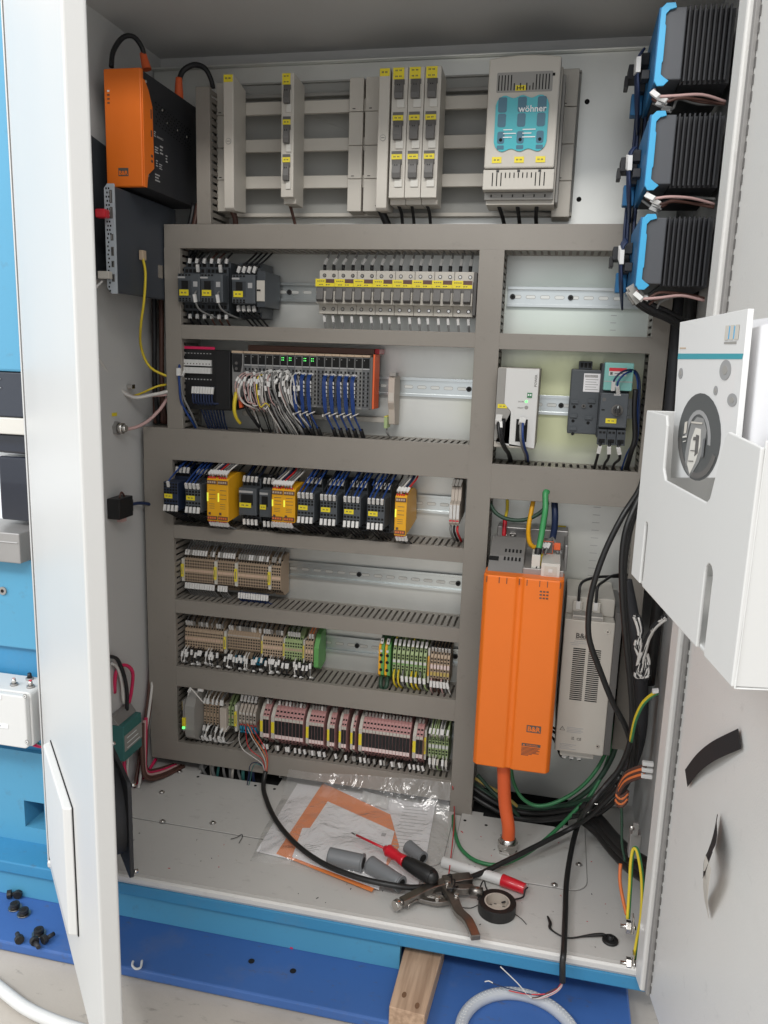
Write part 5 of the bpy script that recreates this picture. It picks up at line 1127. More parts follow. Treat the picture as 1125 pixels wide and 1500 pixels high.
tI = term('tan6', .0052, prof3(.040, -.058), 'tan2', marks=[(-.001, .0015, -.058, 'tan')], holes=[(q, -.058, .0036, 0) for q in (.006, .012, .018, -.006, -.012, -.018)] + [(.028, -.050, .003, .9), (-.028, -.050, .003, -.9)])
tJ = term('tan6b', .0056, [(-.006, -.030), (-.045, -.030), (-.060, -.006), (-.060, .016), (-.050, .024), (-.042, .038), (-.006, .040)], 'tape_tan', marks=[(.011, .0155, -.060, 'offwhite')], holes=[(.007, -.060, .0036, 0), (.001, -.060, .0036, 0), (.031, -.0465, .0034, .6)])
a6 = 0.0471; e6 = 0.0895; n = 6; strip(tI, n, a6, (e6-a6)/n, zr6, '%s tan terminal right of the grey interface relay', 'tan terminals at the left of the lowest bay')
b = MB(); b.box(0.093, 0.108, -.068, -.006, zr6-.030, zr6+.022, 'tape_tan'); single(b, 'terminal_block', 'taller rose-grey terminal standing between the tan ones in the lowest bay', 'terminal block', bevel=.0015)
a6b = 0.106; e6b = 0.1225; strip(tD, 2, a6b, (e6b-a6b)/2, zr6, '%s pale green terminal left of the yellow marker in the lowest bay', 'pale green terminals of the lowest bay')
mark(0.1233, zr6, -.060, .0052, .032, 'clamp with tall yellow marker among the tan terminals of the lowest bay')
a7 = 0.1322; e7 = 0.1708; strip(tJ, 5, a7, (e7-a7)/5, zr6, '%s rose-grey terminal above the red and blue bases in the lowest bay', 'rose-grey terminals of the lowest bay')
tK = term('redb', .0056, [(-.006, -.004), (-.056, -.004), (-.056, .004), (-.006, .004)], 'redwire', holes=[(0, -.056, .003, 0)])
strip(tK, 5, a7, (e7-a7)/5, zr6-.011, '%s dark red terminal base in the lowest bay', 'red terminal bases of the lowest bay')
strip(tE, 5, a7, (e7-a7)/5, zr6-.024, '%s blue terminal base in the lowest bay', 'blue terminal bases of the lowest bay')
random.seed(5)
for i in range(9):
    x = a6+.002+i*.0075
    if i < 8:
        q = random.uniform(-.004, .004)
        wire([(x, -.056, zr6+.024), (x+q, -.066, zr6+.033), (x+q+.002, -.060, zr6+.045), (x+.006, -.035, zr6+.058)], .0013, random.choice(['whitewire','greywire']), '%s pale lead with white sleeve above the tan terminals of the lowest bay' % nth(i, 9), 'leads above the tan terminals of the lowest bay', sl=.35, sw_=.0021, slf=.012)
    wire([(x, -.058, zr6-.020), (x+q*1.2, -.074, zr6-.028), (x+q, -.078, zr6-.044), (x+.004, -.066, zr6-.054), (x+.006, -.04, zr6-.060)], .0013, random.choice(['whitewire','greywire','whitewire']), '%s pale lead with white sleeve below the tan terminals of the lowest bay' % nth(i, 9), 'leads below the tan terminals of the lowest bay', sl=[.2, .5] if i % 2 else .45, sw_=.0022, slf=.0115)
for i in range(5):
    x = a7+(e7-a7)/5*(i+.5)
    wire([(x, -.044, zr6+.036), (x+.0006, -.054, zr6+.044), (x+.0025, -.048, zr6+.052), (x+.006, -.03, zr6+.064)], .0014, 'greywire', '%s grey lead with white sleeve above the rose-grey terminals' % nth(i, 5), 'leads above the rose-grey terminals', sl=.35, sw_=.0023, slf=.014)
# slim relays in groups, each group opened by a yellow marker
rp = [(-.006, -.046), (-.050, -.046), (-.058, -.036), (-.066, -.032), (-.074, -.026), (-.080, -.022), (-.080, .024), (-.074, .030), (-.066, .038), (-.052, .044), (-.006, .046)]
tR = term('slim', .0062, rp, 'pink', marks=[(-.0208, -.0128, -.080, 'pinkw'), (-.0124, .0168, -.081, 'black'), (.0174, .0238, -.0802, 'lgrey')], holes=[(-.0235, -.0795, .0022, 0), (.0335, -.0712, .0026, .9), (.0270, -.0775, .0022, .9), (-.0340, -.0625, .0026, -1.4), (-.041, -.0545, .0024, -.9)])
tS = term('slimgrey', .0062, [(y-.001, z) for y, z in rp], 'lgrey', marks=[(-.010, .0135, -.081, 'yellow')])
G6 = [(0.1858, 2), (0.209, 8), (0.282, 5), (0.3257, 2), (0.3495, 2), (0.3731, 1), (0.3897, 14), (0.4969, 2)]
ends = [0.2047, 0.2763, 0.3187, 0.3411, 0.3647, 0.3827, 0.4916, 0.5169]
gn = ['first', 'second', 'third', 'fourth', 'fifth', 'sixth', 'longest', 'last']
rt = random.Random(9)
for j, ((a, n), e) in enumerate(zip(G6, ends)):
    w = (e-a)/(n+1)
    sc = w/.0062
    for i in range(n+1):
        me = tS if i == 0 else tR
        o = bpy.data.objects.new('slim_relay' if i else 'marker_clamp', me); SC.collection.objects.link(o); o.location = (a+i*w, 0, zr6); o.scale = (sc, 1, 1)
        if i == 0: tag(o, 'grey clamp with yellow marker opening the %s group of slim relays' % gn[j], 'end clamp')
        else: tag(o, '%s slim black-fronted relay of the %s group in the lowest bay' % (nth(i-1, n), gn[j]), 'relay', 'slim relays of the %s group' % gn[j])
        x = a+w*(i+.5)
        if i:
            wire([(x, -.056, zr6+.043), (x+.0006, -.062, zr6+.049), (x+.003, -.050, zr6+.056), (x+.006, -.03, zr6+.066)], .0015, 'blackwire', '%s black lead above the %s group of slim relays' % (nth(i-1, n), gn[j]), 'leads above the slim relays', sl=.32, sw_=.0021, slf=.010, slm='mgrey' if rt.random() < .8 else 'sleeve')
        if rt.random() < .8:
            q = rt.uniform(-.002, .004)
            wire([(x, -.056, zr6-.042), (x+q, -.067, zr6-.049), (x+q+.003, -.064, zr6-.056), (x+.008, -.04, zr6-.060)], .0014, rt.choice(['blackwire', 'greywire', 'blackwire']), '%s lead with white sleeve below the %s group of slim relays' % (nth(i, n+1), gn[j]), 'leads below the slim relays', sl=.38, sw_=.0021, slf=.010, slm=rt.choice(['sleeve', 'mgrey']))
mark(0.517, zr6-.002, -.062, .0040, .034, 'clamp with tall yellow marker left of the last green terminals')
a8 = 0.5246; e8 = 0.5649; n = 6
tL = term('grn6', .0056, [(-.006, -.036), (-.044, -.036), (-.058, -.022), (-.058, .018), (-.046, .034), (-.006, .038)], 'palegreen', marks=[(-.003, .004, -.058, 'white')], holes=[(.0085, -.058, .0040, 0), (.0145, -.058, .0036, 0), (-.0085, -.058, .0040, 0), (-.0145, -.058, .0036, 0), (.025, -.0525, .003, .7), (-.029, -.051, .003, -.7)])
strip(tL, n, a8, (e8-a8)/n, zr6-.004, '%s pale green terminal at the right end of the lowest bay', 'pale green terminals at the right end of the lowest bay')
for i in range(n):
    x = a8+(e8-a8)/n*(i+.5)
    for k_ in range(2):
        q = rt.uniform(-.003, .003)
        wire([(x, -.054, zr6+.018-.01*k_), (x+q, -.070-.004*k_, zr6+.026), (x+q+.001, -.064, zr6+.042), (x+.004, -.04, zr6+.060)], .0013, rt.choice(['palegreen', 'whitewire', 'greywire']), '%s %s pale lead with sleeve above the last green terminals' % (nth(i, n), ('front', 'rear')[k_]), 'leads above the last green terminals', sl=.30+.25*k_, sw_=.0021, slf=.011, slm='sleeve' if k_ else 'lgrey')
    q = rt.uniform(-.003, .003)
    wire([(x, -.056, zr6-.022), (x+q, -.070, zr6-.030), (x+q+.001, -.070, zr6-.044), (x+.004, -.05, zr6-.056)], .0013, rt.choice(['palegreen', 'whitewire']), '%s pale lead with sleeve below the last green terminals' % nth(i, n), 'leads below the last green terminals', sl=.40, sw_=.0022, slf=.012, slm='lgrey' if i % 2 else 'sleeve')
# ================= LOWER RIGHT: DRIVES =================
dv = thing('servo_drive', 'tall bright orange servo drive cabinet unit with B&R logo in the lower right bay', 'servo drive', (.69, 0, .15))
dx0, dx1 = 0.6249, 0.7544; dz1, dz0 = 0.4927, 0.1556
b = MB(); b.box(dx0+.004, dx1-.003, -.165, -.006, dz0+.006, dz1-.004, 'dgrey'); b.build('rear_housing', dv, .002)
xm = dx0+(dx1-dx0)*.44
b = MB(); b.prism([(dx0, -.168), (dx0, -.214), (dx0+.006, -.221), (xm-.004, -.222), (xm, -.2185), (xm+.006, -.2185), (xm+.010, -.2225), (dx1-.006, -.222), (dx1, -.214), (dx1, -.168)], 'z', dz0, dz1, 'orange'); cov = b.build('orange_cover', dv, .0065, 4)
for i in range(8):
    b = MB(); x = dx0+.008+i*(dx1-dx0-.016)/7+(.002 if i % 2 else -.002); b.box(x-.0006, x+.0006, -.2228, -.2205, dz1-.012, dz1-.0022, 'brown'); b.build('groove', cov)
b = MB()
for r_ in range(3):
    for c_ in range(3):
        b.box(dx0+.092+c_*.0052-.0, dx0+.0955+c_*.0052, -.2229, -.2225, dz1-.021-r_*.0055, dz1-.0185-r_*.0055, 'brown' if c_ else 'print')
k = b.build('led_print', cov); k['kind'] = 'stuff'
lx, lz = 0.7117, 0.2282
b = MB(); b.box(lx, lx+.0235, -.2229, -.2225, lz, lz+.0125, 'print'); b.build('logo_plate', cov)
text('B&R', .0118, 'orange', (lx+.0012, -.2231, lz+.0022), (1,0,0), (0,0,1), cov, bold=.0003)
lx2, lz2 = 0.7054, 0.2026
b = MB(); b.box(lx2, lx2+.031, -.2229, -.2225, lz2, lz2+.0050, 'print'); b.build('warning_plate', cov)
text('WARNING', .0040, 'orange', (lx2+.007, -.2231, lz2+.0011), (1,0,0), (0,0,1), cov)
b = MB(); b.prism([(lx2+.002, lz2+.001), (lx2+.0055, lz2+.001), (lx2+.00375, lz2+.0042)], 'y', -.2231, -.2229, 'orange'); b.build('warning_triangle', cov)
b = MB()
for i in range(7): b.box(lx2, lx2+(.030, .027, .030, .025, .029, .018, .012)[i], -.2228, -.2225, lz2-.003-i*.0023, lz2-.002-i*.0023, 'brown')
k = b.build('small_print', cov); k['kind'] = 'stuff'
# top part of the drive: metal bracket and vents
tz0, tz1 = dz1-.004, 0.5311
b = MB(); b.prism([(-.210, dz1-.010), (-.165, dz1+.020), (-.11, dz1+.040), (-.10, dz1+.040), (-.10, dz1-.010)], 'x', dx0+.004, dx0+.062, 'steelgrey'); tp = b.build('vented_top', dv, .001)
for r_ in range(2):
    for c_ in range(5):
        b = MB(); xx = dx0+.030+c_*.0062; yy = -.150-.020*r_; zz_ = dz1+.020+(.040-.020)*((yy+.165)/.055) if yy > -.165 else dz1-.010+.030*((yy+.210)/.045)
        b.obox((xx, yy, zz_+.0004), (.0016,0,0), (0,.004,.0018), (0,0,.0004), 'hole'); b.build('vent_slot', tp)
b = MB(); b.obox((dx0+.012, -.172, dz1+.0165), (.008,0,0), (0,.0035,.0022), (0,0,.0005), 'hole'); b.build('slot', tp)
by0 = 0.6261; by1 = 0.7601; bz1 = 0.537
b = MB(); b.box(dx0+.006, dx1+.004, -.040, -.006, dz1-.01, bz1, 'steelgrey'); b.box(dx0+.004, dx0+.008, -.10, -.040, dz1-.01, bz1-.022, 'steelgrey'); b.box(dx1-.002, dx1+.004, -.12, -.040, dz1-.01, bz1-.008, 'steelgrey'); b.build('mounting_bracket', dv, .002)
b = MB(); b.box(dx0+.062, dx1-.002, -.195, -.045, dz1-.01, dz1+.010, 'steelgrey'); b.build('connector_deck', dv, .001)
b = MB(); q = (0.7311, -0.17, 0.4927); b.box(q[0]-.015, q[0]+.015, -.20, -.12, dz1-.004, dz1+.022, 'offwhite'); b.box(q[0]-.010, q[0]+.010, -.2012, -.20, dz1+.002, dz1+.018, 'lgrey'); b.box(q[0]-.0035, q[0]+.0035, -.202, -.2012, dz1+.007, dz1+.013, 'white'); b.build('encoder_module', dv, .0015)
b = MB(); q = (0.7068, -0.17, 0.4881); b.box(q[0]-.007, q[0]+.007, -.19, -.15, dz1-.002, dz1+.032, 'offwhite'); b.build('motor_plug', dv, .001)
b = MB(); q = (0.7401, -0.13, 0.5022); b.box(q[0]-.006, q[0]+.005, -.136, -.13, dz1+.030, dz1+.042, 'orange_cable'); b.box(q[0]-.024, q[0]-.007, -.134, -.11, dz1+.022, dz1+.044, 'dgrey'); b.build('connector_block', dv, .001)
for px_, py_ in ((738,789),(751,787)):
    b = MB(); q = {738:(0.6441, -0.045, 0.5151),751:(0.6599, -0.045, 0.519)}[px_]; b.box(q[0]-.005, q[0]+.005, -.047, -.040, q[2]-.012, q[2]+.007, 'chrome'); disc_y(b, q[0], -.047, q[2], .0042, 'chrome', .004); disc_y(b, q[0], -.051, q[2], .0018, 'hole', .0003); b.build('earth_clamp', dv, .0006)
# cables into the drive top
wire([(0.6457, -0.05, 0.5936), (0.6468, -0.045, 0.5714), (0.6443, -0.045, 0.5522)], .0030, 'yelwire', 'yellow green earth lead coming down to the drive clamp')
wire([(0.6443, -0.046, 0.5524), (0.6441, -0.047, 0.5373), (0.6441, -0.05, 0.52)], .0042, 'red', 'red crimp sleeve on the earth lead above the drive clamp', name='crimp_sleeve')
wire([(0.6933, -0.06, 0.5961), (0.6905, -0.07, 0.573), (0.6883, -0.09, 0.5459), (0.6931, -0.12, 0.5284), (0.7032, -0.14, 0.5254), (0.7098, -0.145, 0.5319)], .0042, 'safety', 'yellow orange cable curving down behind the green drive cable', name='cable')
wire([(0.6138, -0.06, 0.5868), (0.6268, -0.07, 0.5682), (0.6484, -0.075, 0.5583), (0.6761, -0.075, 0.558), (0.6993, -0.075, 0.5684), (0.7159, -0.07, 0.5847), (0.7169, -0.05, 0.5986)], .0036, 'greendark', 'dark green cable sagging between the duct openings above the drive', name='cable')
wire([(0.7169, -0.12, 0.6174), (0.7135, -0.125, 0.618), (0.7155, -0.135, 0.5929), (0.7139, -0.15, 0.5722), (0.7123, -0.165, 0.5519), (0.7097, -0.178, 0.5313), (0.7083, -0.18, 0.5201)], .0052, 'greenlit', 'bright green cable plugged into the top of the orange servo drive', name='cable')
wire([(0.7095, -0.178, 0.5336), (0.7083, -0.182, 0.5206), (0.7075, -0.185, 0.5015)], .0060, 'black', 'black plug at the end of the bright green cable', name='plug')
wire([(0.7292, -0.06, 0.595), (0.7323, -0.07, 0.5699), (0.7328, -0.09, 0.5495), (0.7306, -0.11, 0.5353)], .0060, 'navywire', 'dark blue cable bundle dropping to the top of the drive', name='cable')
for i in range(5):
    wire([(x+.003*(i-2)*k_, y, z) for k_, (x, y, z) in enumerate([(0.7304, -0.115, 0.5388), (0.7274, -0.13, 0.5359), (0.7236, -0.14, 0.5272), (0.72, -0.145, 0.5161)])] if i < 3 else [(x+.002*(i-3)*k_, y, z) for k_, (x, y, z) in enumerate([(0.7316, -0.115, 0.5389), (0.7343, -0.125, 0.5342), (0.7384, -0.13, 0.5261), (0.7414, -0.135, 0.5168)])], .0018, 'greywire', '%s short lead with white sleeve fanning out onto the drive' % nth(i, 5), 'short leads fanning out onto the drive', sl=.65, sw_=.0026, slf=.010)
wire([(0.7155, -0.15, 0.5169), (0.7145, -0.165, 0.5052), (0.7157, -0.18, 0.4939)], .0022, 'yelwire', 'short yellow lead between the two plugs on top of the drive')
# orange motor cable with gland
mcb = thing('motor_cable', 'thick orange motor cable running from the drive down into a metal gland', 'cable', (.69, -.17, FZ))
g = (0.693, -0.1827, -0.025)
b = MB(); b.tube([(0.6727, -.185, dz0+.012), (0.6762, -.185, dz0-.012), (0.6823, -.180, 0.0724), (g[0]-.001, g[1]-.001, FZ+.05), (g[0], g[1], FZ+.02)], .0115, 'orange_cable', n=16, k=8); b.build('sheath', mcb)
b = MB(); b.cyl((g[0], g[1], FZ+.002), (g[0], g[1], FZ+.007), .0185, 'chrome', n=6, smooth=False); b.cyl((g[0], g[1], FZ+.007), (g[0], g[1], FZ+.015), .0165, 'chrome', n=20); b.cyl((g[0], g[1], FZ+.015), (g[0], g[1], FZ+.022), .0180, 'chrome', n=8, smooth=False); b.cyl((g[0], g[1], FZ+.022), (g[0], g[1], FZ+.029), .0165, 'chrome', r1=.0125, n=20); b.build('gland', mcb, .0006)
# braking resistor / filter unit
fx0, fx1 = 0.7614, 0.8445; fz0, fz1 = 0.1652, 0.4283
fu = thing('line_filter', 'light beige filter unit with slotted front and B&R print beside the orange drive', 'line filter', (fx0, 0, fz0))
b = MB(); b.box(fx0, fx1, -.150, -.006, fz0, fz1-.020, 'lgrey'); b.build('front_housing', fu, .002)
b = MB(); b.box(fx0+.001, fx1-.001, -.120, -.006, fz1-.0195, fz1+.012, 'lgrey'); b.box(fx0+.012, fx1-.020, -.1504, -.120, fz1-.0195, fz1-.012, 'mgrey'); b.build('terminal_shelf', fu, .0015)
b = MB(); b.box(fx1+.0002, fx1+.011, -.150, -.006, fz0+.003, fz1-.002, 'dgrey'); b.build('perforated_side', fu, .001)
for c_ in range(2):
    for r_ in range(26):
        x = fx0+.018+c_*.0255; z = fz1-.072-r_*.0037; b = MB(); b.box(x, x+.0205, -.1506, -.150, z, z+.0017, 'hole'); b.build('louvre', fu)
text('B&R', .0125, 'print', (fx0+.020, -.1504, fz1-.052), (1,0,0), (0,0,1), fu, bold=.0003)
b = MB(); b.box(fx0+.020, fx0+.044, -.1504, -.150, fz1-.0545, fz1-.0538, 'print')
for i, (u, w2) in enumerate(((.018, .030), (.012, .040), (.014, .012))): b.box(fx0+u, fx0+u+w2, -.1504, -.150, fz1-.0585-.0034*i, fz1-.0575-.0034*i, 'printlight')
for i in range(4): b.box(fx0+.018, fx0+.046-.004*(i % 2), -.1504, -.150, fz0+.046-i*.0028, fz0+.047-i*.0028, 'printlight')
for i in range(4): b.box(fx0+.008, fx0+.036-.006*(i % 3), -.1504, -.150, fz0+.014-i*.0028, fz0+.015-i*.0028, 'printlight')
k = b.build('small_print', fu); k['kind'] = 'stuff'
text('CE', .0065, 'print', (fx0+.036, -.1504, fz0+.0245), (1,0,0), (0,0,1), fu); text('UK', .0035, 'print', (fx0+.027, -.1504, fz0+.0275), (1,0,0), (0,0,1), fu); text('CA', .0035, 'print', (fx0+.027, -.1504, fz0+.0243), (1,0,0), (0,0,1), fu)
b = MB(); b.prism([(fx0+.006, fz0+.040), (fx0+.015, fz0+.040), (fx0+.0105, fz0+.048)], 'y', -.1504, -.150, 'print'); b.prism([(fx0+.0073, fz0+.0408), (fx0+.0137, fz0+.0408), (fx0+.0105, fz0+.0465)], 'y', -.1506, -.1504, 'lgrey'); b.box(fx0+.0102, fx0+.0108, -.1508, -.1506, fz0+.0425, fz0+.0452, 'print'); b.build('warning_triangle', fu)
for px_, pz_ in ((fx1-.011, fz1-.036), (fx1-.011, fz0+.018)):
    b = MB(); disc_y(b, px_, -.150, pz_, .0034, 'chrome', .0012); disc_y(b, px_, -.1512, pz_, .0014, 'hole', .0003); b.build('screw', fu)
for i in range(2):
    b = MB(); x = fx0+.020+i*.030; b.box(x-.008, x+.008, -.128, -.1205, fz1-.012, fz1+.006, 'lgrey'); disc_y(b, x+.006*(1-2*i)*-1*-1, -.128, fz1-.010, .003, 'chrome', .002); b.build('terminal', fu, .001)
bkz = 0.4257
b = MB(); b.box(fx0+.012, fx1+.016, -.012, -.0006, fz1-.02, bkz, 'steelgrey'); b.build('back_bracket', fu, .002)
b = MB(); b.box(fx0+.010, fx1-.014, -.135, -.09, fz0-.016, fz0-.0005, 'offwhite'); b.build('bottom_terminal', fu, .002)
for i in range(2):
    x = fx0+.021+i*.029
    wire([(x, -.126, fz1-.004), (x, -.128, fz1+.016), (x+.001, -.124, fz1+.034), (x+.012, -.10, fz1+.038), (x+.04-.01*i, -.07, fz1+.038+.004*i), (x+.085-.02*i, -.05, fz1+.036+.006*i)], .0026, 'black', '%s black lead looping out of the top of the filter unit' % ('left', 'right')[i], sl=.05, sw_=.0034, slf=.014)
for i in range(3):
    x = fx0+.018+i*.013
    wire([(x, -.118, fz0-.010), (x, -.125, fz0-.022), (x-.006+.004*i, -.110, fz0-.028), (x-.020, -.08, fz0-.012+.003*i), (x-.05, -.05, fz0-.004)], .0024, 'black', '%s black lead curling under the filter unit' % nth(i, 3), sl=.22, sw_=.0036, slf=.009)
for i, (q, nm) in enumerate((((0.7453, -0.003, 0.5349), 'above the drive'), ((0.7782, -0.003, 0.4277), 'upper one above the filter unit'), ((0.7849, -0.003, 0.4217), 'lower one above the filter unit'))):
    b = MB(); b.box(q[0]-.0085, q[0]+.0085, -.0016, -.0005, q[2]-.0035, q[2]+.0035, 'yellow')
    for j in range(4): b.box(q[0]-.006+j*.0033, q[0]-.004+j*.0033, -.0018, -.0016, q[2]-.001, q[2]+.001, 'print')
    single(b, 'plate_label', 'small yellow label on the mounting plate, %s' % nm, 'label')
# ================= TOP LEFT: DRIVE AND COMPUTER =================
ox0, ox1 = -0.0352, .030
od = thing('orange_drive', 'orange fronted drive with black body hanging at the upper left of the cabinet', 'servo drive', (.0, -.1, 1.10))
tz = 1.2778
b = MB(); b.prism([(-.002, 1.098), (-.203, 1.098), (-.203, tz-.002), (-.002, tz-.003)], 'x', ox0+.004, ox1, 'blackm'); b.build('body', od, .001)
b = MB(); b.box(ox0, ox1+.001, -.213, -.2035, 1.097, tz, 'orange'); fr_ = b.build('orange_front', od, .002)
b = MB(); b.prism([(-.2115, 1.097), (-.2035, 1.097), (-.199, 1.118), (-.178, 1.132), (-.180, 1.228), (-.192, 1.250), (-.2035, 1.262), (-.2115, 1.262)], 'x', ox1+.0012, ox1+.0032, 'orange'); b.build('side_cover', od, .0006)
for (y_, z_, w_, h_) in ((-.186, 1.215, .003, .014), (-.186, 1.185, .004, .010), (-.186, 1.150, .006, .004), (-.186, 1.142, .006, .004)):
    b = MB(); b.box(ox1+.0032, ox1+.0037, y_-w_/2, y_+w_/2, z_-h_/2, z_+h_/2, 'brown'); b.build('slot', od)
b = MB(); b.box(ox0+.022, ox0+.040, -.2134, -.213, 1.1136, 1.1263, 'print'); b.build('logo_plate', od)
text('B&R', .0090, 'orange', (ox0+.0228, -.2136, 1.1136+.002), (1,0,0), (0,0,1), od, bold=.0002)
for i in range(4):
    b = MB(); b.box(ox0+.006, ox0+.010, -.2134, -.213, 1.243-.006*i, 1.2455-.006*i, 'brown' if i else 'printwhite'); b.build('led', od)
rt = random.Random(4)
for (y_, z_) in ((-.196, tz-.016), (-.193, tz-.040), (-.14, tz-.044), (-.123, tz-.060), (-.085, tz-.062), (-.05, tz-.064), (-.195, 1.118)):
    b = MB(); b.cyl((ox1, y_, z_), (ox1+.0012, y_, z_), .0024, 'chrome', n=8); b.build('screw', od)
b = MB()
for r_ in range(7):
    for c_ in range(13): b.box(ox1, ox1+.0003, -.165+c_*.0105+(r_ % 2)*.004, -.165+c_*.0105+(r_ % 2)*.004+.0045, 1.205+r_*.0055-c_*.0009, 1.2072+r_*.0055-c_*.0009, 'hole')
k = b.build('ventilation_slot', od); k['kind'] = 'stuff'
b = MB()
for (y_, z_, w_, h_) in ((-.168, 1.190, .006, .010), (-.150, 1.187, .022, .003), (-.163, 1.166, .012, .012), (-.146, 1.170, .010, .016), (-.163, 1.145, .006, .012), (-.150, 1.142, .010, .010), (-.162, 1.122, .016, .014), (-.128, 1.160, .006, .014)):
    n = 3
    for i in range(n): b.box(ox1, ox1+.0003, y_-w_/2, y_+w_/2-(i % 2)*w_*.25, z_-h_/2+i*h_/n, z_-h_/2+(i+.45)*h_/n, 'printlight')
k = b.build('rating_print', od); k['kind'] = 'stuff'
b = MB(); b.obox((ox1-.02, -.120, tz-.004), (.002,0,0), (0,.016,0), (0,0,.005), 'chrome'); b.build('latch', od)
wire([(-0.0338, -0.19, 1.2878), (-0.0351, -0.18, 1.3149), (-0.0256, -0.165, 1.3403), (-0.014, -0.15, 1.3461), (-0.0076, -0.135, 1.3342), (-0.007, -0.13, 1.321)], .0042, 'blackwire', 'black cable arching over the top of the orange fronted drive', name='cable')
b = MB(); q0_ = Vector((-0.0093, -0.13, 1.3275)); q1_ = Vector((-0.0024, -0.13, 1.3016)); b.tube([q0_, (q0_+q1_)/2, q1_], lambda t: .0055+.003*t, 'orange_cable', n=10); single(b, 'cable_boot', 'orange boot on the cable arch above the hanging drive', 'cable boot')
wire([(0.0219, -0.06, 1.3029), (0.0276, -0.055, 1.3222), (0.0464, -0.05, 1.3331), (0.0649, -0.045, 1.3285), (0.0742, -0.04, 1.3117), (0.0758, -0.035, 1.2974)], .0048, 'blackwire', 'black cable arching beside the short upright duct at the top left', name='cable')
b = MB(); q0_ = Vector((0.022, -0.06, 1.3096)); q1_ = Vector((0.0213, -0.06, 1.2737)); b.tube([q0_, (q0_+q1_)/2, q1_], lambda t: .0058+.003*t, 'orange_cable', n=10); single(b, 'cable_boot', 'orange boot on the second cable arch near the short duct', 'cable boot')
b = MB(); b.prism([(-.002, .95), (-.30, .95), (-.30, 1.19), (-.22, 1.175), (-.12, 1.16), (-.002, 1.15)], 'x', -.0595, -.0545, 'anthra'); single(b, 'bracket_plate', 'dark steel bracket plate on the left wall behind the hanging drive', 'bracket plate', bevel=.0008)
# industrial computer under it
pc = thing('industrial_computer', 'dark slim industrial computer with perforated light front below the orange fronted drive', 'industrial computer', (-.02, -.15, .92))
pz1, pz0 = 1.1049, .923
pl_ = -0.0187; pr_ = -.003
b = MB(); b.box(pl_+.003, pr_, -.246, -.03, pz0+.002, 1.092, 'pcbody'); b.build('body', pc, .002)
b = MB(); b.prism([(pl_, pz0+.01), (pl_+.008, pz0), (pr_+.002, pz0), (pr_+.002, 1.095), (pl_+.006, 1.095), (pl_, 1.088)], 'y', -.2505, -.2465, 'pcgrey'); b.build('front_plate', pc, .0005)
b = MB(); 
for i in range(26):
    for j in range(2 if i < 12 else 1):
        z_ = 1.088-i*.0064; b.box(pl_+.003+j*.0045+(i % 2)*.0015, pl_+.0055+j*.0045+(i % 2)*.0015, -.2508, -.2505, z_-.002, z_+.001, 'hole')
k = b.build('perforation', pc); k['kind'] = 'stuff'
for (z_, h_) in ((1.075, .020), (1.050, .018), (1.012, .010), (.990, .014), (.970, .010), (.948, .012)):
    b = MB(); b.box(pl_+.010, pr_-.001, -.2512, -.2505, z_-h_/2, z_+h_/2, 'dgrey'); b.box(pl_+.0125, pr_-.0045, -.2515, -.2512, z_-h_/2+.0015, z_+h_/2-.0015, 'steelgrey' if z_ > 1 else 'hole'); b.build('port', pc)
b = MB(); b.box(pr_, pr_+.0006, -.105, -.085, .962, .985, 'chrome'); b.build('side_port', pc)
b = MB(); q = (-0.0156, -0.262, 1.0467); b.obox(q, (.0095,0,0), (0,.008,0), (0,0,.007), 'red'); single(b, 'usb_stick', 'red plug sticking out of the industrial computer front', 'plug', bevel=.003)
b = MB(); q = (-0.0157, -0.26, 0.9515); b.obox(q, (.010,0,0), (0,.006,0), (0,0,.006), 'lgrey'); single(b, 'network_plug', 'light grey plug low on the industrial computer front', 'plug', bevel=.001)
wire([(-0.0179, -0.265, 0.9413), (-0.019, -0.28, 0.9314), (-0.0169, -0.3, 0.915), (-0.0215, -0.31, 0.8868)], .0018, 'whitewire', 'thin pale lead hanging from the industrial computer front')
b = MB(); q = (0.003, -0.1697, 0.9935); b.obox(q, (.004,0,0), (0,.006,0), (0,0,.008), 'tan2'); single(b, 'network_plug', 'tan plug on the side of the industrial computer', 'plug', bevel=.001)
wire([(0.005, -0.1736, 0.9885), (0.006, -0.1673, 0.9642), (0.0, -0.1634, 0.9183), (-0.015, -0.1507, 0.8716)] + [(-0.0345, -0.115, 0.8355), (-0.0256, -0.1, 0.801), (0.0011, -0.08, 0.784)], .0024, 'yelwire', 'yellow cable hanging from the side of the industrial computer', name='cable')
# pale cables to the left duct
wire([(-0.059, -0.25, 0.8444), (-0.0631, -0.2, 0.8042), (-0.0676, -0.15, 0.7668), (-0.051, -0.12, 0.7452), (-0.02, -0.1, 0.7507), (0.0019, -0.08, 0.7572)], .0034, 'whitewire', 'upper pale cable sagging from the door side to the left duct', name='cable')
wire([(-0.0662, -0.25, 0.8554), (-0.0682, -0.2, 0.8099), (-0.0702, -0.15, 0.7704), (-0.0551, -0.12, 0.7475), (-0.0298, -0.1, 0.7477), (-0.001, -0.08, 0.7506)], .0026, 'rosewire', 'rose cable running along the upper pale cable at the left wall', name='cable')
wire([(-0.0867, -0.1, 0.7388), (-0.048, -0.1, 0.7508), (-0.0179, -0.09, 0.7657), (-0.0029, -0.07, 0.7695)], .0020, 'yelwire', 'thin yellow lead joining the pale cables at the left duct')
wire([(-0.0621, -0.15, 0.6873), (-0.0471, -0.13, 0.689), (-0.0299, -0.11, 0.6998), (-0.0133, -0.09, 0.7223), (-0.0063, -0.07, 0.7448)], .0032, 'rosewire', 'rose cable from the left wall gland up to the duct', name='cable')
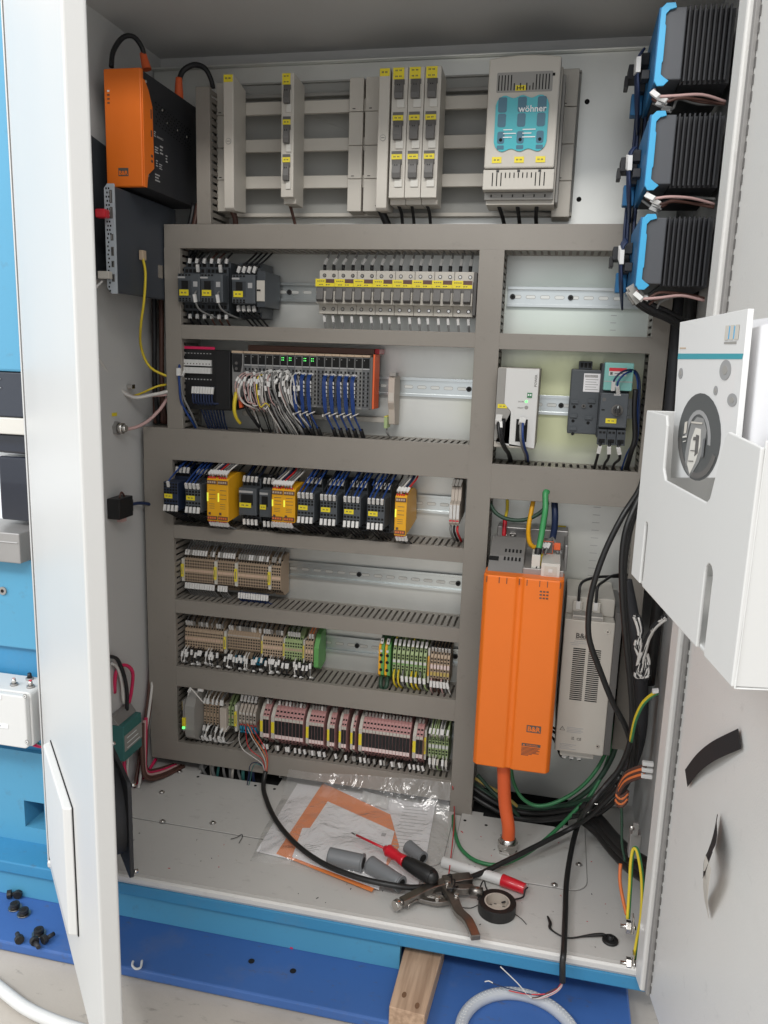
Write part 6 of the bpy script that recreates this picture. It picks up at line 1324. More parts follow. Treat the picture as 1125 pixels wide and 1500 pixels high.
b = MB(); q = (-0.061, -0.1657, 0.6912); b.cyl((-.0615, q[1], q[2]), (-.055, q[1], q[2]), .013, 'steelgrey', n=6, smooth=False); b.cyl((-.055, q[1], q[2]), (-.046, q[1], q[2]), .010, 'chrome', n=16); b.cyl((-.046, q[1], q[2]), (-.040, q[1], q[2]), .008, 'chrome', n=16, r1=.006); single(b, 'cable_gland', 'metal cable gland on the left cabinet wall', 'cable gland')
b = MB(); b.box(-.0612, -.0606, q[1]-.012, q[1]+.004, q[2]+.022, q[2]+.028, 'yellow'); single(b, 'wall_label', 'tiny yellow label above the gland on the left wall', 'label')
b = MB(); q = (-0.061, -0.1185, 0.7649); b.box(-.0615, -.050, q[1]-.006, q[1]+.006, q[2]-.004, q[2]+.004, 'chrome'); single(b, 'cable_clip', 'small metal clip holding the pale cables on the left wall', 'clip', bevel=.001)
# small black relay socket on left wall
t = thing('door_switch', 'small black switch on the left wall with a dark blue cable', 'switch', (-.06, -.17, .55)); q = (-0.061, -0.1792, 0.5477); 
b = MB(); b.box(-.0615, -.036, q[1]-.025, q[1]+.022, q[2]-.019, q[2]+.019, 'black'); b.build('body', t, .0015)
b = MB(); b.box(-.058, -.040, q[1]+.0225, q[1]+.030, q[2]-.012, q[2]+.010, 'blackm'); b.build('plunger', t, .001)
b = MB(); b.tube([(-.045, q[1]-.01, q[2]+.019), (-.045, q[1]-.002, q[2]+.028), (-.045, q[1]+.008, q[2]+.019)], .0018, 'brownwire'); b.build('lead', t)
b = MB(); b.box(-.050, -.040, q[1]-.012, q[1]+.004, q[2]-.026, q[2]-.0195, 'rosewire'); b.build('terminal', t)
wire([(-0.0632, -0.13, 0.54), (-0.0559, -0.12, 0.5427), (-0.0499, -0.1, 0.541), (-0.0406, -0.08, 0.5354)], .0032, 'navywire', 'dark blue cable from the small black switch into the left duct', name='cable')
# teal junction box and red cables low on the left wall
t = thing('teal_box', 'small dark teal connection box with grey label on the left wall', 'connection box', (-.06, -.2, .12)); q = (-0.061, -0.1815, 0.1065)
ya, yb_ = q[1]-.045, q[1]+.022
b = MB(); b.box(-.0615, -.030, ya, yb_, q[2]-.042, q[2]+.030, 'tealbox'); b.build('housing', t, .002)
b = MB(); b.prism([(-.0615, q[2]+.0305), (-.040, q[2]+.0305), (-.052, q[2]+.046), (-.0615, q[2]+.046)], 'y', ya, yb_, 'steelgrey'); b.build('bracket', t, .001)
b = MB(); b.box(-.0298, -.0292, ya+.002, yb_-.001, q[2]-.022, q[2]+.010, 'mgrey'); b.build('label_panel', t)
b = MB()
for i in range(3): b.box(-.0291, -.0287, ya+.010, yb_-.010-.006*i, q[2]-.018+.010*i, q[2]-.0165+.010*i, 'printwhite')
b.build('print', t)
wire([(-0.0617, -0.2, 0.1896), (-0.0573, -0.2, 0.2315), (-0.0515, -0.18, 0.2395), (-0.0434, -0.165, 0.2207), (-0.049, -0.16, 0.1812), (-0.0558, -0.16, 0.1518)], .0036, 'pinkwire', 'red pink cable looped above the teal box', name='cable')
wire([(-0.0491, -0.23, 0.2753), (-0.0475, -0.21, 0.2625), (-0.0464, -0.19, 0.222), (-0.0477, -0.18, 0.1828), (-0.0488, -0.18, 0.1473)], .0036, 'blackwire', 'black cable bending down behind the teal box', name='cable')
wire([(-0.053, -0.22, 0.2576), (-0.0511, -0.205, 0.2439), (-0.0526, -0.19, 0.2073), (-0.0527, -0.185, 0.1632)], .0030, 'whitewire', 'white cable beside the black one above the teal box', name='cable')
wire([(-0.0497, -0.19, 0.0807), (-0.0521, -0.19, 0.0515), (-0.0516, -0.19, 0.0226), (-0.0541, -0.17, -0.0182), (-0.0486, -0.14, -0.0235), (-0.045, -0.11, -0.0164), (-0.0455, -0.08, -0.0077)], .0036, 'pinkwire', 'red pink cable running from the teal box under the lowest duct', name='cable')
wire([(-0.0482, -0.18, 0.0788), (-0.0507, -0.18, 0.0465), (-0.0536, -0.18, 0.0022), (-0.0543, -0.165, -0.0285), (-0.0458, -0.14, -0.0321), (-0.0461, -0.1, -0.0251), (-0.0513, -0.075, -0.0112)], .0034, 'whitewire', 'white cable running from the teal box under the lowest duct', name='cable')
for i in range(6):
    wire([(-.0575+.0022*i, -.060-.008*(i % 3), .20), (-.0575+.0020*i, -.075-.008*(i % 3), .13), (-.056+.002*i, -.10-.010*(i % 3), .06), (-.055+.003*i, -.135-.008*(i % 3), -.004), (-.050+.003*i, -.15-.01*(i % 3), -.022)], .0030, ['brownwire','pinkwire','brownwire','greywire','brownwire','whitewire'][i], '%s cable of the bundle running down the lower left corner' % nth(i, 6), 'cables down the lower left corner', name='cable')
for i in range(7):
    x = -.052+.0075*i
    wire([(x, -.030-.012*(i % 2), .95), (x+.001, -.035-.012*(i % 2), .86), (x-.002, -.032-.012*(i % 2), .76), (x, -.035, .690)], .0044, ['brownwire','blackwire','brownwire','brownwire','blackwire','brownwire','greywire'][i], '%s dark cable of the bundle behind the upper left duct' % nth(i, 7), 'dark cables behind the upper left duct', name='cable')
for i in range(4):
    x = .038+.009*i
    wire([(x, -.040, 1.10), (x-.004, -.05, 1.06), (x-.03, -.045, 1.0), (x-.07, -.04, .94)], .0050, ['blackwire','brownwire','blackwire','blackwire'][i], '%s black cable of the bundle behind the hanging drive' % nth(i, 4), 'black cables behind the hanging drive', name='cable')
# ================= RIGHT WALL: THREE BLUE DRIVES =================
rdr = random.Random(31)
def rdrive(label, zt):
    t = thing('drive_amplifier', label, 'drive amplifier', (.86, -.2, zt-.096)); zb = zt-.096; x0 = .8165
    b = MB(); b.box(x0+.006, .850, -.296, -.105, zb+.006, zt-.003, 'drvgrey'); b.build('body', t, .0015)
    b = MB(); b.box(.8505, .912, -.280, -.105, zb+.004, zt-.002, 'blackm'); b.build('heatsink_base', t)
    for i in range(9):
        b = MB(); x = .8525+i*.0063; b.box(x, x+.0022, -.296, -.2802, zb+.004, zt-.002, 'blackm'); b.build('fin', t, .0003)
    prof = [(x0, zb+.004), (x0+.004, zb-.002), (x0+.012, zb-.002), (x0+.018, zb+.004), (x0+.012, zb+.008), (x0+.0075, zb+.012), (x0+.0075, zb+.026), (x0+.0088, zb+.028), (x0+.0088, zt-.026), (x0+.0075, zt-.024), (x0+.0075, zt-.012), (x0+.012, zt-.007), (x0+.020, zt-.005), (x0+.018, zt+.001), (x0+.007, zt+.001), (x0+.001, zt-.005)]
    b = MB(); b.prism(prof, 'y', -.300, -.2965, 'drvblue'); b.build('blue_rim', t, .0004)
    b = MB(); b.box(x0-.001, x0+.0055, -.2962, -.110, zb+.002, zt-.002, 'drvblue2'); b.build('blue_front', t, .0015)
    for (y_, z_, h_) in ((-.185, zt-.030, .016), (-.150, zt-.052, .022), (-.215, zt-.060, .012)):
        b = MB(); b.box(x0-.012, x0-.0012, y_-.010, y_+.010, z_-h_/2, z_+h_/2, 'blackm'); b.build('connector', t, .001)
    return t
for i, (zt, nm) in enumerate(((1.2955, 'top'), (1.1660, 'middle'), (1.0365, 'bottom'))):
    rdrive('%s one of three blue and black drive amplifiers stacked on the right wall' % nm, zt)
    for j in range(5):
        wire([(.806, -.165-.013*j, zt-.012-.003*j), (.800, -.168-.013*j, zt-.022-.003*j), (.800, -.168-.013*j, zt-.048-.003*j), (.804, -.162-.012*j, zt-.085), (.812, -.13, zt-.115)], .0018, 'navywire', '%s lead with white sleeve on the front of the %s drive amplifier' % (nth(j, 5), nm), 'leads on the fronts of the drive amplifiers', sl=.42, sw_=.0030, slf=.020)
    for j in range(4):
        g1, g2, g3 = rdr.uniform(-.006, .006), rdr.uniform(-.005, .006), rdr.uniform(-.008, .004)
        wire([(.822+g1*.5, -.285+.02*j, zt-.098), (.828+.005*j+g1, -.298+.014*j, zt-.108-.003*j+g2*.5), (.850+g1, -.296+.012*j, zt-.106+g2), (.880, -.285+.01*j, zt-.103+g3), (.912, -.27, zt-.108+g3)], .0020, ['rosewire','brownwire','brownwire','greywire'][j], '%s brown lead with white sleeve under the %s drive amplifier' % (nth(j, 4), nm), 'leads under the drive amplifiers', sl=.22, sw_=.0032, slf=.016)
    b = MB(); b.box(.790, .8145, -.150, -.115, zt-.042, zt-.022, 'blackm'); b.box(.786, .792, -.145, -.118, zt-.052, zt-.036, 'black'); single(b, 'power_plug', 'black power plug on the front of the %s drive amplifier' % nm, 'plug', bevel=.001)
    b = MB(); b.box(.798, .8145, -.140, -.120, zt-.090, zt-.060, 'drvblue2'); single(b, 'signal_plug', 'dark blue plug low on the front of the %s drive amplifier' % nm, 'plug', bevel=.001)
for j in range(4):
    x = .808+.004*j
    wire([(x, -.12-.01*j, 1.26), (x+.001, -.11-.01*j, 1.16), (x-.002, -.115-.01*j, 1.05), (x+.002, -.12-.01*j, .95)], .0026, ['navywire','navywire','blackwire','navywire'][j], '%s dark blue cable running down the drive amplifier fronts' % nth(j, 4), 'cables down the drive amplifier fronts', name='cable')
for j in range(4):
    wire([(p[0], p[1]-.010*(j % 2), p[2]+.003*j) for p in [(0.8151, -0.27, 0.9334), (0.8256, -0.27, 0.9205), (0.8461, -0.25, 0.9107), (0.8689, -0.22, 0.905), (0.8993, -0.18, 0.8935)]], .0048, 'blackwire', '%s thick black cable curving away under the bottom drive amplifier' % nth(j, 4), 'black cables under the bottom drive amplifier', sl=.10 if j % 2 == 0 else .16, sw_=.0062, slf=.020, slm='mgrey', name='cable')
b = MB(); b.tube([(.903, -.06, .97), (.906, -.09, .85), (.906, -.09, .6), (.904, -.08, .45)], .012, 'blackm', n=12); single(b, 'cable_bundle', 'black cable bundle running down behind the right upright duct', 'cable bundle')
b = MB(); b.tube([(.915, -.12, .97), (.914, -.13, .8), (.912, -.13, .5), (.910, -.13, .3)], .010, 'rubber', n=12); single(b, 'cable_bundle', 'second black cable bundle close to the right cabinet wall', 'cable bundle')
# ================= LARGE LOOSE CABLES =================
def cable(pts, r, m, label, n=12, k=8, cat='cable'):
    b = MB(); b.tube(pts, r, m, n=n, k=k); return single(b, 'cable', label, cat)
c1 = [(0.861, -0.22, 0.6775), (0.8527, -0.24, 0.6505), (0.8307, -0.26, 0.6127), (0.809, -0.27, 0.5582), (0.7954, -0.275, 0.5005), (0.7931, -0.275, 0.4535), (0.7985, -0.27, 0.4137), (0.8196, -0.26, 0.3617), (0.8433, -0.25, 0.3089), (0.8652, -0.24, 0.2699), (0.8782, -0.235, 0.2337), (0.8802, -0.23, 0.1918), (0.8659, -0.225, 0.1502), (0.8344, -0.215, 0.0981)] + [(0.8068, -0.1576, 0.03), (0.7588, -0.1887, 0.012), (0.7031, -0.2358, 0.0), (0.6498, -0.2811, -0.01), (0.6033, -0.3201, -0.008), (0.5575, -0.3514, -0.002), (0.515, -0.3642, 0.004), (0.4569, -0.3586, 0.004), (0.3917, -0.3344, 0.002), (0.3265, -0.2835, -0.004), (0.2648, -0.2111, -0.012), (0.2204, -0.1434, -0.012)] + [(0.2067, -0.115, -0.0052), (0.2045, -0.098, 0.012)]
cable(c1, .0046, 'rubber', 'long black cable looping from the right duct across the floor to the terminals')
c2 = [(0.8648, -0.23, 0.6791), (0.8558, -0.25, 0.6503), (0.8372, -0.27, 0.5984), (0.8343, -0.275, 0.5489), (0.8408, -0.275, 0.4855), (0.8519, -0.27, 0.4197), (0.8649, -0.26, 0.3503), (0.8742, -0.25, 0.2898), (0.8747, -0.245, 0.2406), (0.8643, -0.24, 0.1947), (0.8456, -0.24, 0.1616), (0.8202, -0.25, 0.1241)] + [(0.8141, -0.1447, 0.03), (0.8033, -0.1899, 0.01), (0.7949, -0.2659, -0.005), (0.793, -0.342, -0.012), (0.7906, -0.4232, -0.008), (0.7895, -.44, -0.0196), (0.7917, -.44, -0.0488)]
cable(c2, .0046, 'rubber', 'black cable hanging down over the front edge of the cabinet floor')
c3 = [(0.8691, -0.2, 0.6646), (0.8615, -0.22, 0.6394), (0.8472, -0.235, 0.5941), (0.8423, -0.24, 0.5301), (0.8511, -0.24, 0.4538), (0.8626, -0.235, 0.3856), (0.8819, -0.22, 0.277), (0.8906, -0.21, 0.2133), (0.8822, -0.2, 0.1449), (0.8466, -0.18, 0.0767), (0.8034, -0.15, 0.0449)]
cable(c3, .0040, 'rubber', 'third black cable following the other two past the filter unit')
# stripped cores at the cable end
E1 = Vector((0.7917, -.44, -0.0488))
for i, (m_, pp) in enumerate((('rosewire', [(0.7915, -0.44, -0.0466), (0.7905, -0.44, -0.0583), (0.7816, -0.44, -0.0707), (0.7657, -0.44, -0.0825), (0.7511, -0.44, -0.087)]), ('brownwire', [(0.7915, -0.44, -0.0466), (0.7875, -0.44, -0.0578), (0.7755, -0.44, -0.0686), (0.7606, -0.44, -0.0813), (0.7491, -0.44, -0.0863)]), ('whitewire', [(0.7906, -0.44, -0.0468), (0.7868, -0.44, -0.0615), (0.7702, -0.44, -0.0768), (0.75, -0.44, -0.0861), (0.7277, -0.44, -0.0654), (0.7013, -0.44, -0.0433)]), ('navywire', [(0.7906, -0.44, -0.0468), (0.7812, -0.44, -0.065), (0.7605, -0.44, -0.079), (0.7306, -0.44, -0.0788), (0.7084, -0.44, -0.0768), (0.688, -0.44, -0.0732)]), ('redwire', [(0.7915, -0.44, -0.0466), (0.784, -0.44, -0.0633), (0.7681, -0.44, -0.075), (0.7408, -0.44, -0.0812), (0.7157, -0.44, -0.081)]), ('whitewire', [(0.692, -0.44, -0.0734), (0.6858, -0.44, -0.0713), (0.6799, -0.44, -0.0738)]))):
    wire(pp, .0009, m_, ['rose core bent at the stripped cable end', 'brown core bent at the stripped cable end', 'long white core pointing up left from the stripped cable end', 'dark blue core pointing left from the stripped cable end', 'red core beside the dark blue one at the stripped end', 'frayed pale tip beyond the dark blue core'][i])
# coloured cores from the loop cable into the terminals
for i, (m_, pp) in enumerate((('whitewire', [(0.2038, -0.1, 0.0129), (0.1985, -0.105, 0.0326), (0.1788, -0.11, 0.0485), (0.1623, -0.112, 0.0604), (0.1488, -0.1, 0.073), (0.142, -0.08, 0.0831)]), ('redwire', [(0.2053, -0.1, 0.0131), (0.2018, -0.11, 0.0445), (0.1854, -0.112, 0.0564), (0.1716, -0.11, 0.0695), (0.1592, -0.09, 0.0873), (0.1517, -0.075, 0.094)]), ('orangewire', [(0.2067, -0.1, 0.0134), (0.2118, -0.11, 0.0431), (0.2025, -0.112, 0.0662), (0.1806, -0.1, 0.0834), (0.166, -0.085, 0.0948), (0.1561, -0.075, 0.0976)]), ('redwire', [(0.2082, -0.1, 0.0136), (0.2132, -0.11, 0.0462), (0.2082, -0.112, 0.0699), (0.1864, -0.1, 0.0901), (0.1684, -0.08, 0.0957)]), ('whitewire', [(0.2067, -0.1, 0.0134), (0.2075, -0.11, 0.0425), (0.1968, -0.112, 0.0654), (0.1777, -0.1, 0.0801), (0.1581, -0.08, 0.0913)]), ('navywire', [(0.1995, -0.1, 0.0242), (0.1884, -0.105, 0.0326), (0.1754, -0.105, 0.0262), (0.169, -0.1, 0.0001), (0.1661, -0.1, -0.0229), (0.1602, -0.1, -0.0511)]), ('tealbox', [(0.1966, -0.1, 0.0237), (0.1855, -0.105, 0.0292), (0.1783, -0.105, 0.0147), (0.1734, -0.1, -0.0067), (0.169, -0.1, -0.0254)]))):
    wire(pp, .0009, m_, ['white core rising to the blue bases in the lowest bay', 'left red core rising to the rose-grey terminals', 'orange core rising to the rose-grey terminals', 'right red core rising to the rose-grey terminals', 'second white core rising to the rose-grey terminals', 'dark blue core hanging loose by the black cable end', 'teal core hanging loose by the black cable end'][i])
# green cables
cable([(0.686, -0.1, 0.1), (0.6933, -0.11, 0.0721), (0.7103, -0.12, 0.0487), (0.7371, -0.12, 0.0365), (0.7695, -0.12, 0.0472), (0.8078, -0.11, 0.0722), (0.8377, -0.1, 0.1093), (0.857, -0.08, 0.1489), (0.8623, -0.07, 0.1919)], .0034, 'green', 'green cable curving in a wide arc below the orange drive')
cable([(0.5855, -0.1059, -0.018), (0.5947, -0.1562, -0.018), (0.6135, -0.2067, -0.018), (0.6456, -0.2372, -0.016), (0.6866, -0.237, -0.014), (0.7309, -0.2028, -0.005), (0.7702, -0.1571, 0.01)] + [(0.8046, -0.12, 0.0338), (0.8362, -0.1, 0.0683), (0.8574, -0.08, 0.1151), (0.8676, -0.07, 0.1725)], .0034, 'green', 'green cable lying on the floor in a loop around the metal gland')
cable([(0.6239, -0.06, 0.048), (0.6529, -0.08, 0.0307), (0.6871, -0.09, 0.0107), (0.7183, -0.07, -0.032), (0.7331, -0.05, -0.0711)], .0034, 'greendark', 'yellow green cable running down behind the orange motor cable')
cable([(0.6183, -0.05, 0.0345), (0.6408, -0.06, 0.029), (0.6787, -0.065, 0.0148), (0.713, -0.06, -0.0172), (0.7282, -0.05, -0.0573)], .0030, 'safetyside', 'thin yellow cable running down behind the orange motor cable')
for i in range(7):
    cable([(0.8724, -0.16, 0.1211), (0.848, -0.15, 0.0748), (0.8165, -0.12, 0.0358), (0.776, -0.1, 0.006), (0.733, -0.085, -0.0132), (0.688, -0.075, -0.0196), (0.6477, -0.07, -0.0075), (0.6131, -0.06, 0.0029)] if i == 0 else [(x+.003*math.sin(i*2.1), y+.006*(i % 3)-.004, z+.006*math.cos(i*1.3)+.003*i-.012) for x, y, z in [(0.8758, -0.15, 0.129), (0.8485, -0.14, 0.0744), (0.8168, -0.11, 0.0353), (0.7758, -0.09, 0.0083), (0.7325, -0.075, -0.0108), (0.6871, -0.065, -0.0156), (0.6465, -0.06, -0.002), (0.6115, -0.05, 0.0115)]], .0052, ['rubber','rubber','greendark','blackm','rubber','greendark','rubber'][i], '%s cable of the dark bundle sagging below the drive' % nth(i, 7), 8, 5)
for i in range(3):
    cable([(x, y-.006*i, z-.010*i) for x, y, z in [(0.82, -0.14, 0.0618), (0.8463, -0.17, 0.0575), (0.8685, -0.22, 0.0588), (0.8915, -0.27, 0.0654), (0.9181, -0.31, 0.0753)]], .0090, 'rubber', '%s thick black cable bending into the lower right corner' % ('upper','middle','lower')[i])
b = MB(); q = (0.8395, -0.16, 0.0609)
b.tube([Vector(q)+Vector((.012*math.cos(a*PI/5), .010*math.sin(a*PI/5), .014*math.sin(a*PI/5))) for a in range(11)], .0016, 'chrome', n=6, k=1); single(b, 'cable_clamp', 'shiny metal clamp ring around the thick black cables', 'clamp')
cable([(0.8672, -0.06, 0.2547), (0.8742, -0.07, 0.1935), (0.8677, -0.08, 0.137), (0.8383, -0.09, 0.0766), (0.793, -0.09, 0.0279)], .0048, 'greendark', 'dark green cable dropping behind the filter unit')
cable([(0.8528, -0.16, 0.4872), (0.8682, -0.165, 0.4315), (0.8837, -0.17, 0.3637), (0.8956, -0.17, 0.2926), (0.8979, -0.17, 0.219), (0.8858, -0.17, 0.1543)], .0110, 'blackm', 'thick black cable sleeve beside the twisted black and white leads')
# cables through the floor opening
for i in range(12):
    x = .048+.011*i; rr = random.Random(i)
    wire([(x, -.066-.006*(i % 2), .002), (x+rr.uniform(-.004,.004), -.068-.006*(i % 2), -.015), (x+rr.uniform(-.006,.006), -.07, -.034)], .0030+.001*(i % 3 == 0), ['greywire','greywire','lgrey','greywire','tealbox'][i % 5] if i < 10 else 'navywire', '%s grey cable dropping through the floor opening at the back left' % nth(i, 12), 'cables through the left floor opening', name='cable')
# ================= RIGHT WALL BITS =================
rr = random.Random(2)
for i in range(8):
    pts = [(x+rr.uniform(-.004,.004), y, z+rr.uniform(-.003,.003)) for x, y, z in [(0.8983, -0.3, 0.4726), (0.8893, -0.29, 0.4578), (0.8824, -0.28, 0.4375), (0.8787, -0.27, 0.4117), (0.877, -0.26, 0.3855), (0.8755, -0.26, 0.3685)]]
    wire(pts, .0026, 'whitewire' if i % 2 else 'blackwire', '%s lead of the twisted black and white group by the right wall' % nth(i, 8), 'twisted black and white leads')
for i in range(6):
    pts = [(x+rr.uniform(-.004,.004), y, z+rr.uniform(-.003,.003)) for x, y, z in [(0.8643, -0.26, 0.4593), (0.8725, -0.26, 0.435), (0.8705, -0.26, 0.4126), (0.8785, -0.26, 0.3913), (0.8748, -0.26, 0.3651), (0.8863, -0.26, 0.362), (0.8895, -0.26, 0.3814), (0.882, -0.26, 0.3973)]]
    wire(pts, .0026, 'whitewire' if i % 2 else 'blackwire', '%s lead of the knotted black and white group by the right wall' % nth(i, 6), 'knotted black and white leads')
EP = [(0.894, -0.34, 0.3722), (0.8866, -0.33, 0.3606), (0.8793, -0.32, 0.3445), (0.8743, -0.31, 0.323), (0.8722, -0.3, 0.3014), (0.8721, -0.28, 0.2634)]
eo = wire(EP, .0030, 'yelwire', 'yellow green earth lead leaving the right duct toward the door')
q2 = MB(); q2.tube([(x+.0010, y-.0012, z-.0012) for x, y, z in EP], .0022, 'green', n=8); q2.build('green_stripe', eo)
b = MB(); b.obox((0.8919, -0.34, 0.374), (.004,0,.001), (0,.004,0), (0,0,.0022), 'sleeve'); single(b, 'marker_sleeve', 'white sleeve on the yellow green earth lead at the right', 'marker sleeve')
for i in range(5):
    wire([(x, y, z-.0045*i) for x, y, z in [(0.891, -0.33, 0.2501), (0.8819, -0.32, 0.2412), (0.8684, -0.3, 0.2193), (0.8622, -0.28, 0.1888), (0.8595, -0.28, 0.1719), (0.8681, -0.28, 0.1686), (0.8755, -0.28, 0.1792)]], .0026, 'orangewire' if i % 2 else 'brownwire', '%s red brown lead of the coil on the right wall' % nth(i, 5), 'red brown leads coiled on the right wall')
for i in range(3):
    b = MB(); p = (0.8896, -0.33, 0.2543); b.obox((p[0]+.004, p[1], p[2]-.010*i), (.008,0,0), (0,.004,0), (0,0,.003), 'white'); single(b, 'white_plug', '%s white plug on the red brown leads at the right wall' % ('upper','middle','lower')[i], 'plug', bevel=.001)
wire([(0.8649, -0.28, 0.1692), (0.8705, -0.28, 0.1285), (0.8736, -0.285, 0.0902), (0.8809, -0.29, 0.0622)], .0022, 'greendark', 'thin green yellow lead running down from the coil')
t = thing('earth_bar', 'metal earthing block on the lower right cabinet wall', 'earth terminal', (0.8828, -0.32, 0.1202))
b = MB(); q = (0.8872, -0.32, 0.1151); b.box(q[0]-.008, q[0]+.008, -.33, -.31, q[2]-.020, q[2]+.020, 'steelgrey'); b.build('block', t, .001)
b = MB(); b.box(q[0]-.006, q[0]+.002, -.336, -.331, q[2]+.022, q[2]+.042, 'steelgrey'); b.cyl((q[0]-.010, -.334, q[2]+.034), (q[0]-.004, -.334, q[2]+.034), .004, 'chrome'); b.build('clamp', t, .0006)
EL = [(0.8786, -0.4, 0.0432), (0.8784, -0.39, 0.0865), (0.8779, -0.38, 0.1221), (0.8805, -0.375, 0.1405), (0.8862, -0.38, 0.137), (0.8943, -0.39, 0.1007), (0.8969, -0.4, 0.0525), (0.894, -0.405, 0.0162), (0.8915, -0.41, -0.0144)]
b = MB(); b.tube(EL, .0030, 'green', n=10, k=6); b2 = MB(); b2.tube([(x-.0012, y-.0014, z) for x, y, z in EL], .0023, 'yelwire', n=8, k=6)
o = b.build('earth_lead'); tag(o, 'looped green and yellow earth lead from the wall to the front corner', 'wire'); b2.build('yellow_stripe', o)
wire([(0.8666, -0.35, 0.0964), (0.8669, -0.36, 0.0746), (0.872, -0.37, 0.0539), (0.8775, -0.39, 0.0411)], .0026, 'orangewire', 'short orange lead beside the looped earth lead')
for i, q in enumerate(((0.8808, -0.4, 0.0289), (0.884, -0.415, -0.0199))):
    t = thing('earth_bolt', ('upper bolt with cable lugs on the floor near the right corner', 'lower bolt with cable lugs at the front right corner')[i], 'bolt', q)
    b = MB(); b.cyl((q[0]-.012, q[1], q[2]), (q[0]+.010, q[1], q[2]), .0030, 'chrome'); b.build('shank', t)
    b = MB(); b.cyl((q[0]-.004, q[1], q[2]), (q[0]+.003, q[1], q[2]), .0095, 'chrome', n=6, smooth=False); b.build('nut', t, .0006)
    b = MB(); b.box(q[0]+.004, q[0]+.006, q[1]-.006, q[1]+.006, q[2]-.007, q[2]+.020, 'chrome'); b.cyl((q[0]+.006, q[1], q[2]), (q[0]+.0075, q[1], q[2]), .0085, 'chrome'); b.build('cable_lug', t, .0004)
# ================= DOCUMENTS IN THE POCKET (right door) =================
def place_door(o): o.location = (.905, -.42, 0); o.rotation_euler = (0, 0, ang)
OB = -.136
def dpoly(pts, off, m, th=.0004): 
    b = MB(); b.prism([(p[0], p[2]) for p in pts], 'y', off, off+th, m); return b
br = thing('brochure', 'white catalogue with teal band and dark round machine picture standing in the pocket', 'brochure', (0,0,0))
b = dpoly([(0.3439, -0.136, 0.7453), (0.3258, -0.136, 0.8748), (0.4753, -0.136, 0.8777), (0.4817, -0.136, 0.7663)], OB, 'brochure', .004); b.build('cover', br, .0004)
dpoly([(0.3308, -0.1365, 0.8489), (0.4764, -0.1365, 0.8487), (0.4751, -0.1365, 0.8451), (0.3304, -0.1365, 0.8443)], OB-.0003, 'tealprint', .0002).build('teal_band', br)
dpoly([(0.4396, -0.1365, 0.8675), (0.4619, -0.1365, 0.8672), (0.4608, -0.1365, 0.8587), (0.4385, -0.1365, 0.8587)], OB-.0003, 'drvblue', .0002).build('logo', br)
for i in range(3):
    c = (0.4513, -0.1368, 0.863); b = MB(); b.box(c[0]-.013+.0095*i, c[0]-.006+.0095*i, OB-.0006, OB-.0004, c[2]-.005, c[2]+.005, 'lgrey'); b.build('logo_letter', br)
dpoly([(0.4377, -0.1365, 0.8568), (0.4614, -0.1365, 0.8569), (0.462, -0.1365, 0.8551), (0.4382, -0.1365, 0.8554)], OB-.0003, 'mgrey', .0002).build('print', br)
dpoly([(0.3329, -0.1365, 0.8539), (0.3498, -0.1365, 0.8538), (0.3502, -0.1365, 0.8527), (0.3333, -0.1365, 0.8528)], OB-.0003, 'tan2', .0002).build('print', br)
def dell(c, l, t_, m, off, name, a0=0, a1=360, sc=1.0):
    rs, rz = abs(c[0]-l[0]), abs(t_[2]-c[2]); b = MB()
    b.prism([(c[0]+rs*math.cos(math.radians(a))*sc, c[2]+rz*math.sin(math.radians(a))*sc) for a in range(a0, a1, 12)], 'y', off, off+.0002, m); return b.build(name, br)
C_ = (0.4036, -0.1368, 0.7861); L_ = (0.3538, -0.1368, 0.7811); T_ = (0.3923, -0.1368, 0.8193)
dell(C_, L_, T_, 'picdark', OB-.0004, 'picture_disc')
b = MB(); rs, rz = abs(C_[0]-L_[0]), abs(T_[2]-C_[2])
def dp(u, v): return (C_[0]+rs*u, C_[2]+rz*v)
b.prism([dp(-.45,-.15), dp(-.35,.25), dp(-.1,.45), dp(.2,.45), dp(.4,.2), dp(.35,-.2), dp(.2,-.55), dp(-.15,-.98), dp(-.4,-.85), dp(-.5,-.5)], 'y', OB-.0008, OB-.0006, 'plcmid'); b.prism([dp(-.25,-.1), dp(-.1,.2), dp(.15,.2), dp(.2,-.2), dp(.05,-.6), dp(-.15,-.9), dp(-.32,-.7)], 'y', OB-.0011, OB-.0009, 'offwhite'); b.prism([dp(-.02,.05), dp(.12,.05), dp(.14,-.35), dp(.0,-.45)], 'y', OB-.0014, OB-.0012, 'dgrey'); b.build('picture_spindle', br)
b = MB()
arc_o = [dp(.62*math.cos(a), .72*math.sin(a)-.1) for a in [PI*i/12 for i in range(13)]]; arc_i = [dp(.50*math.cos(a), .62*math.sin(a)-.1) for a in [PI*i/12 for i in range(13)]]
b.prism(arc_o + arc_i[::-1], 'y', OB-.0008, OB-.0006, 'picgrey'); b.build('picture_arc', br)
for (c, l, t_) in (((0.4463, -0.1368, 0.8374), (0.4352, -0.1368, 0.8372), (0.444, -0.1368, 0.8445)), ((0.4315, -0.1368, 0.8225), (0.4272, -0.1368, 0.8224), (0.4304, -0.1368, 0.8259)), ((0.3433, -0.1368, 0.8327), (0.3376, -0.1368, 0.8326), (0.3417, -0.1368, 0.8372)), ((0.466, -0.1368, 0.8176), (0.457, -0.1368, 0.8171), (0.4645, -0.1368, 0.8221))):
    dell(c, l, t_, 'picgrey', OB-.0004, 'picture_part'); dell(c, l, t_, 'mgrey', OB-.0006, 'picture_part', sc=.45)
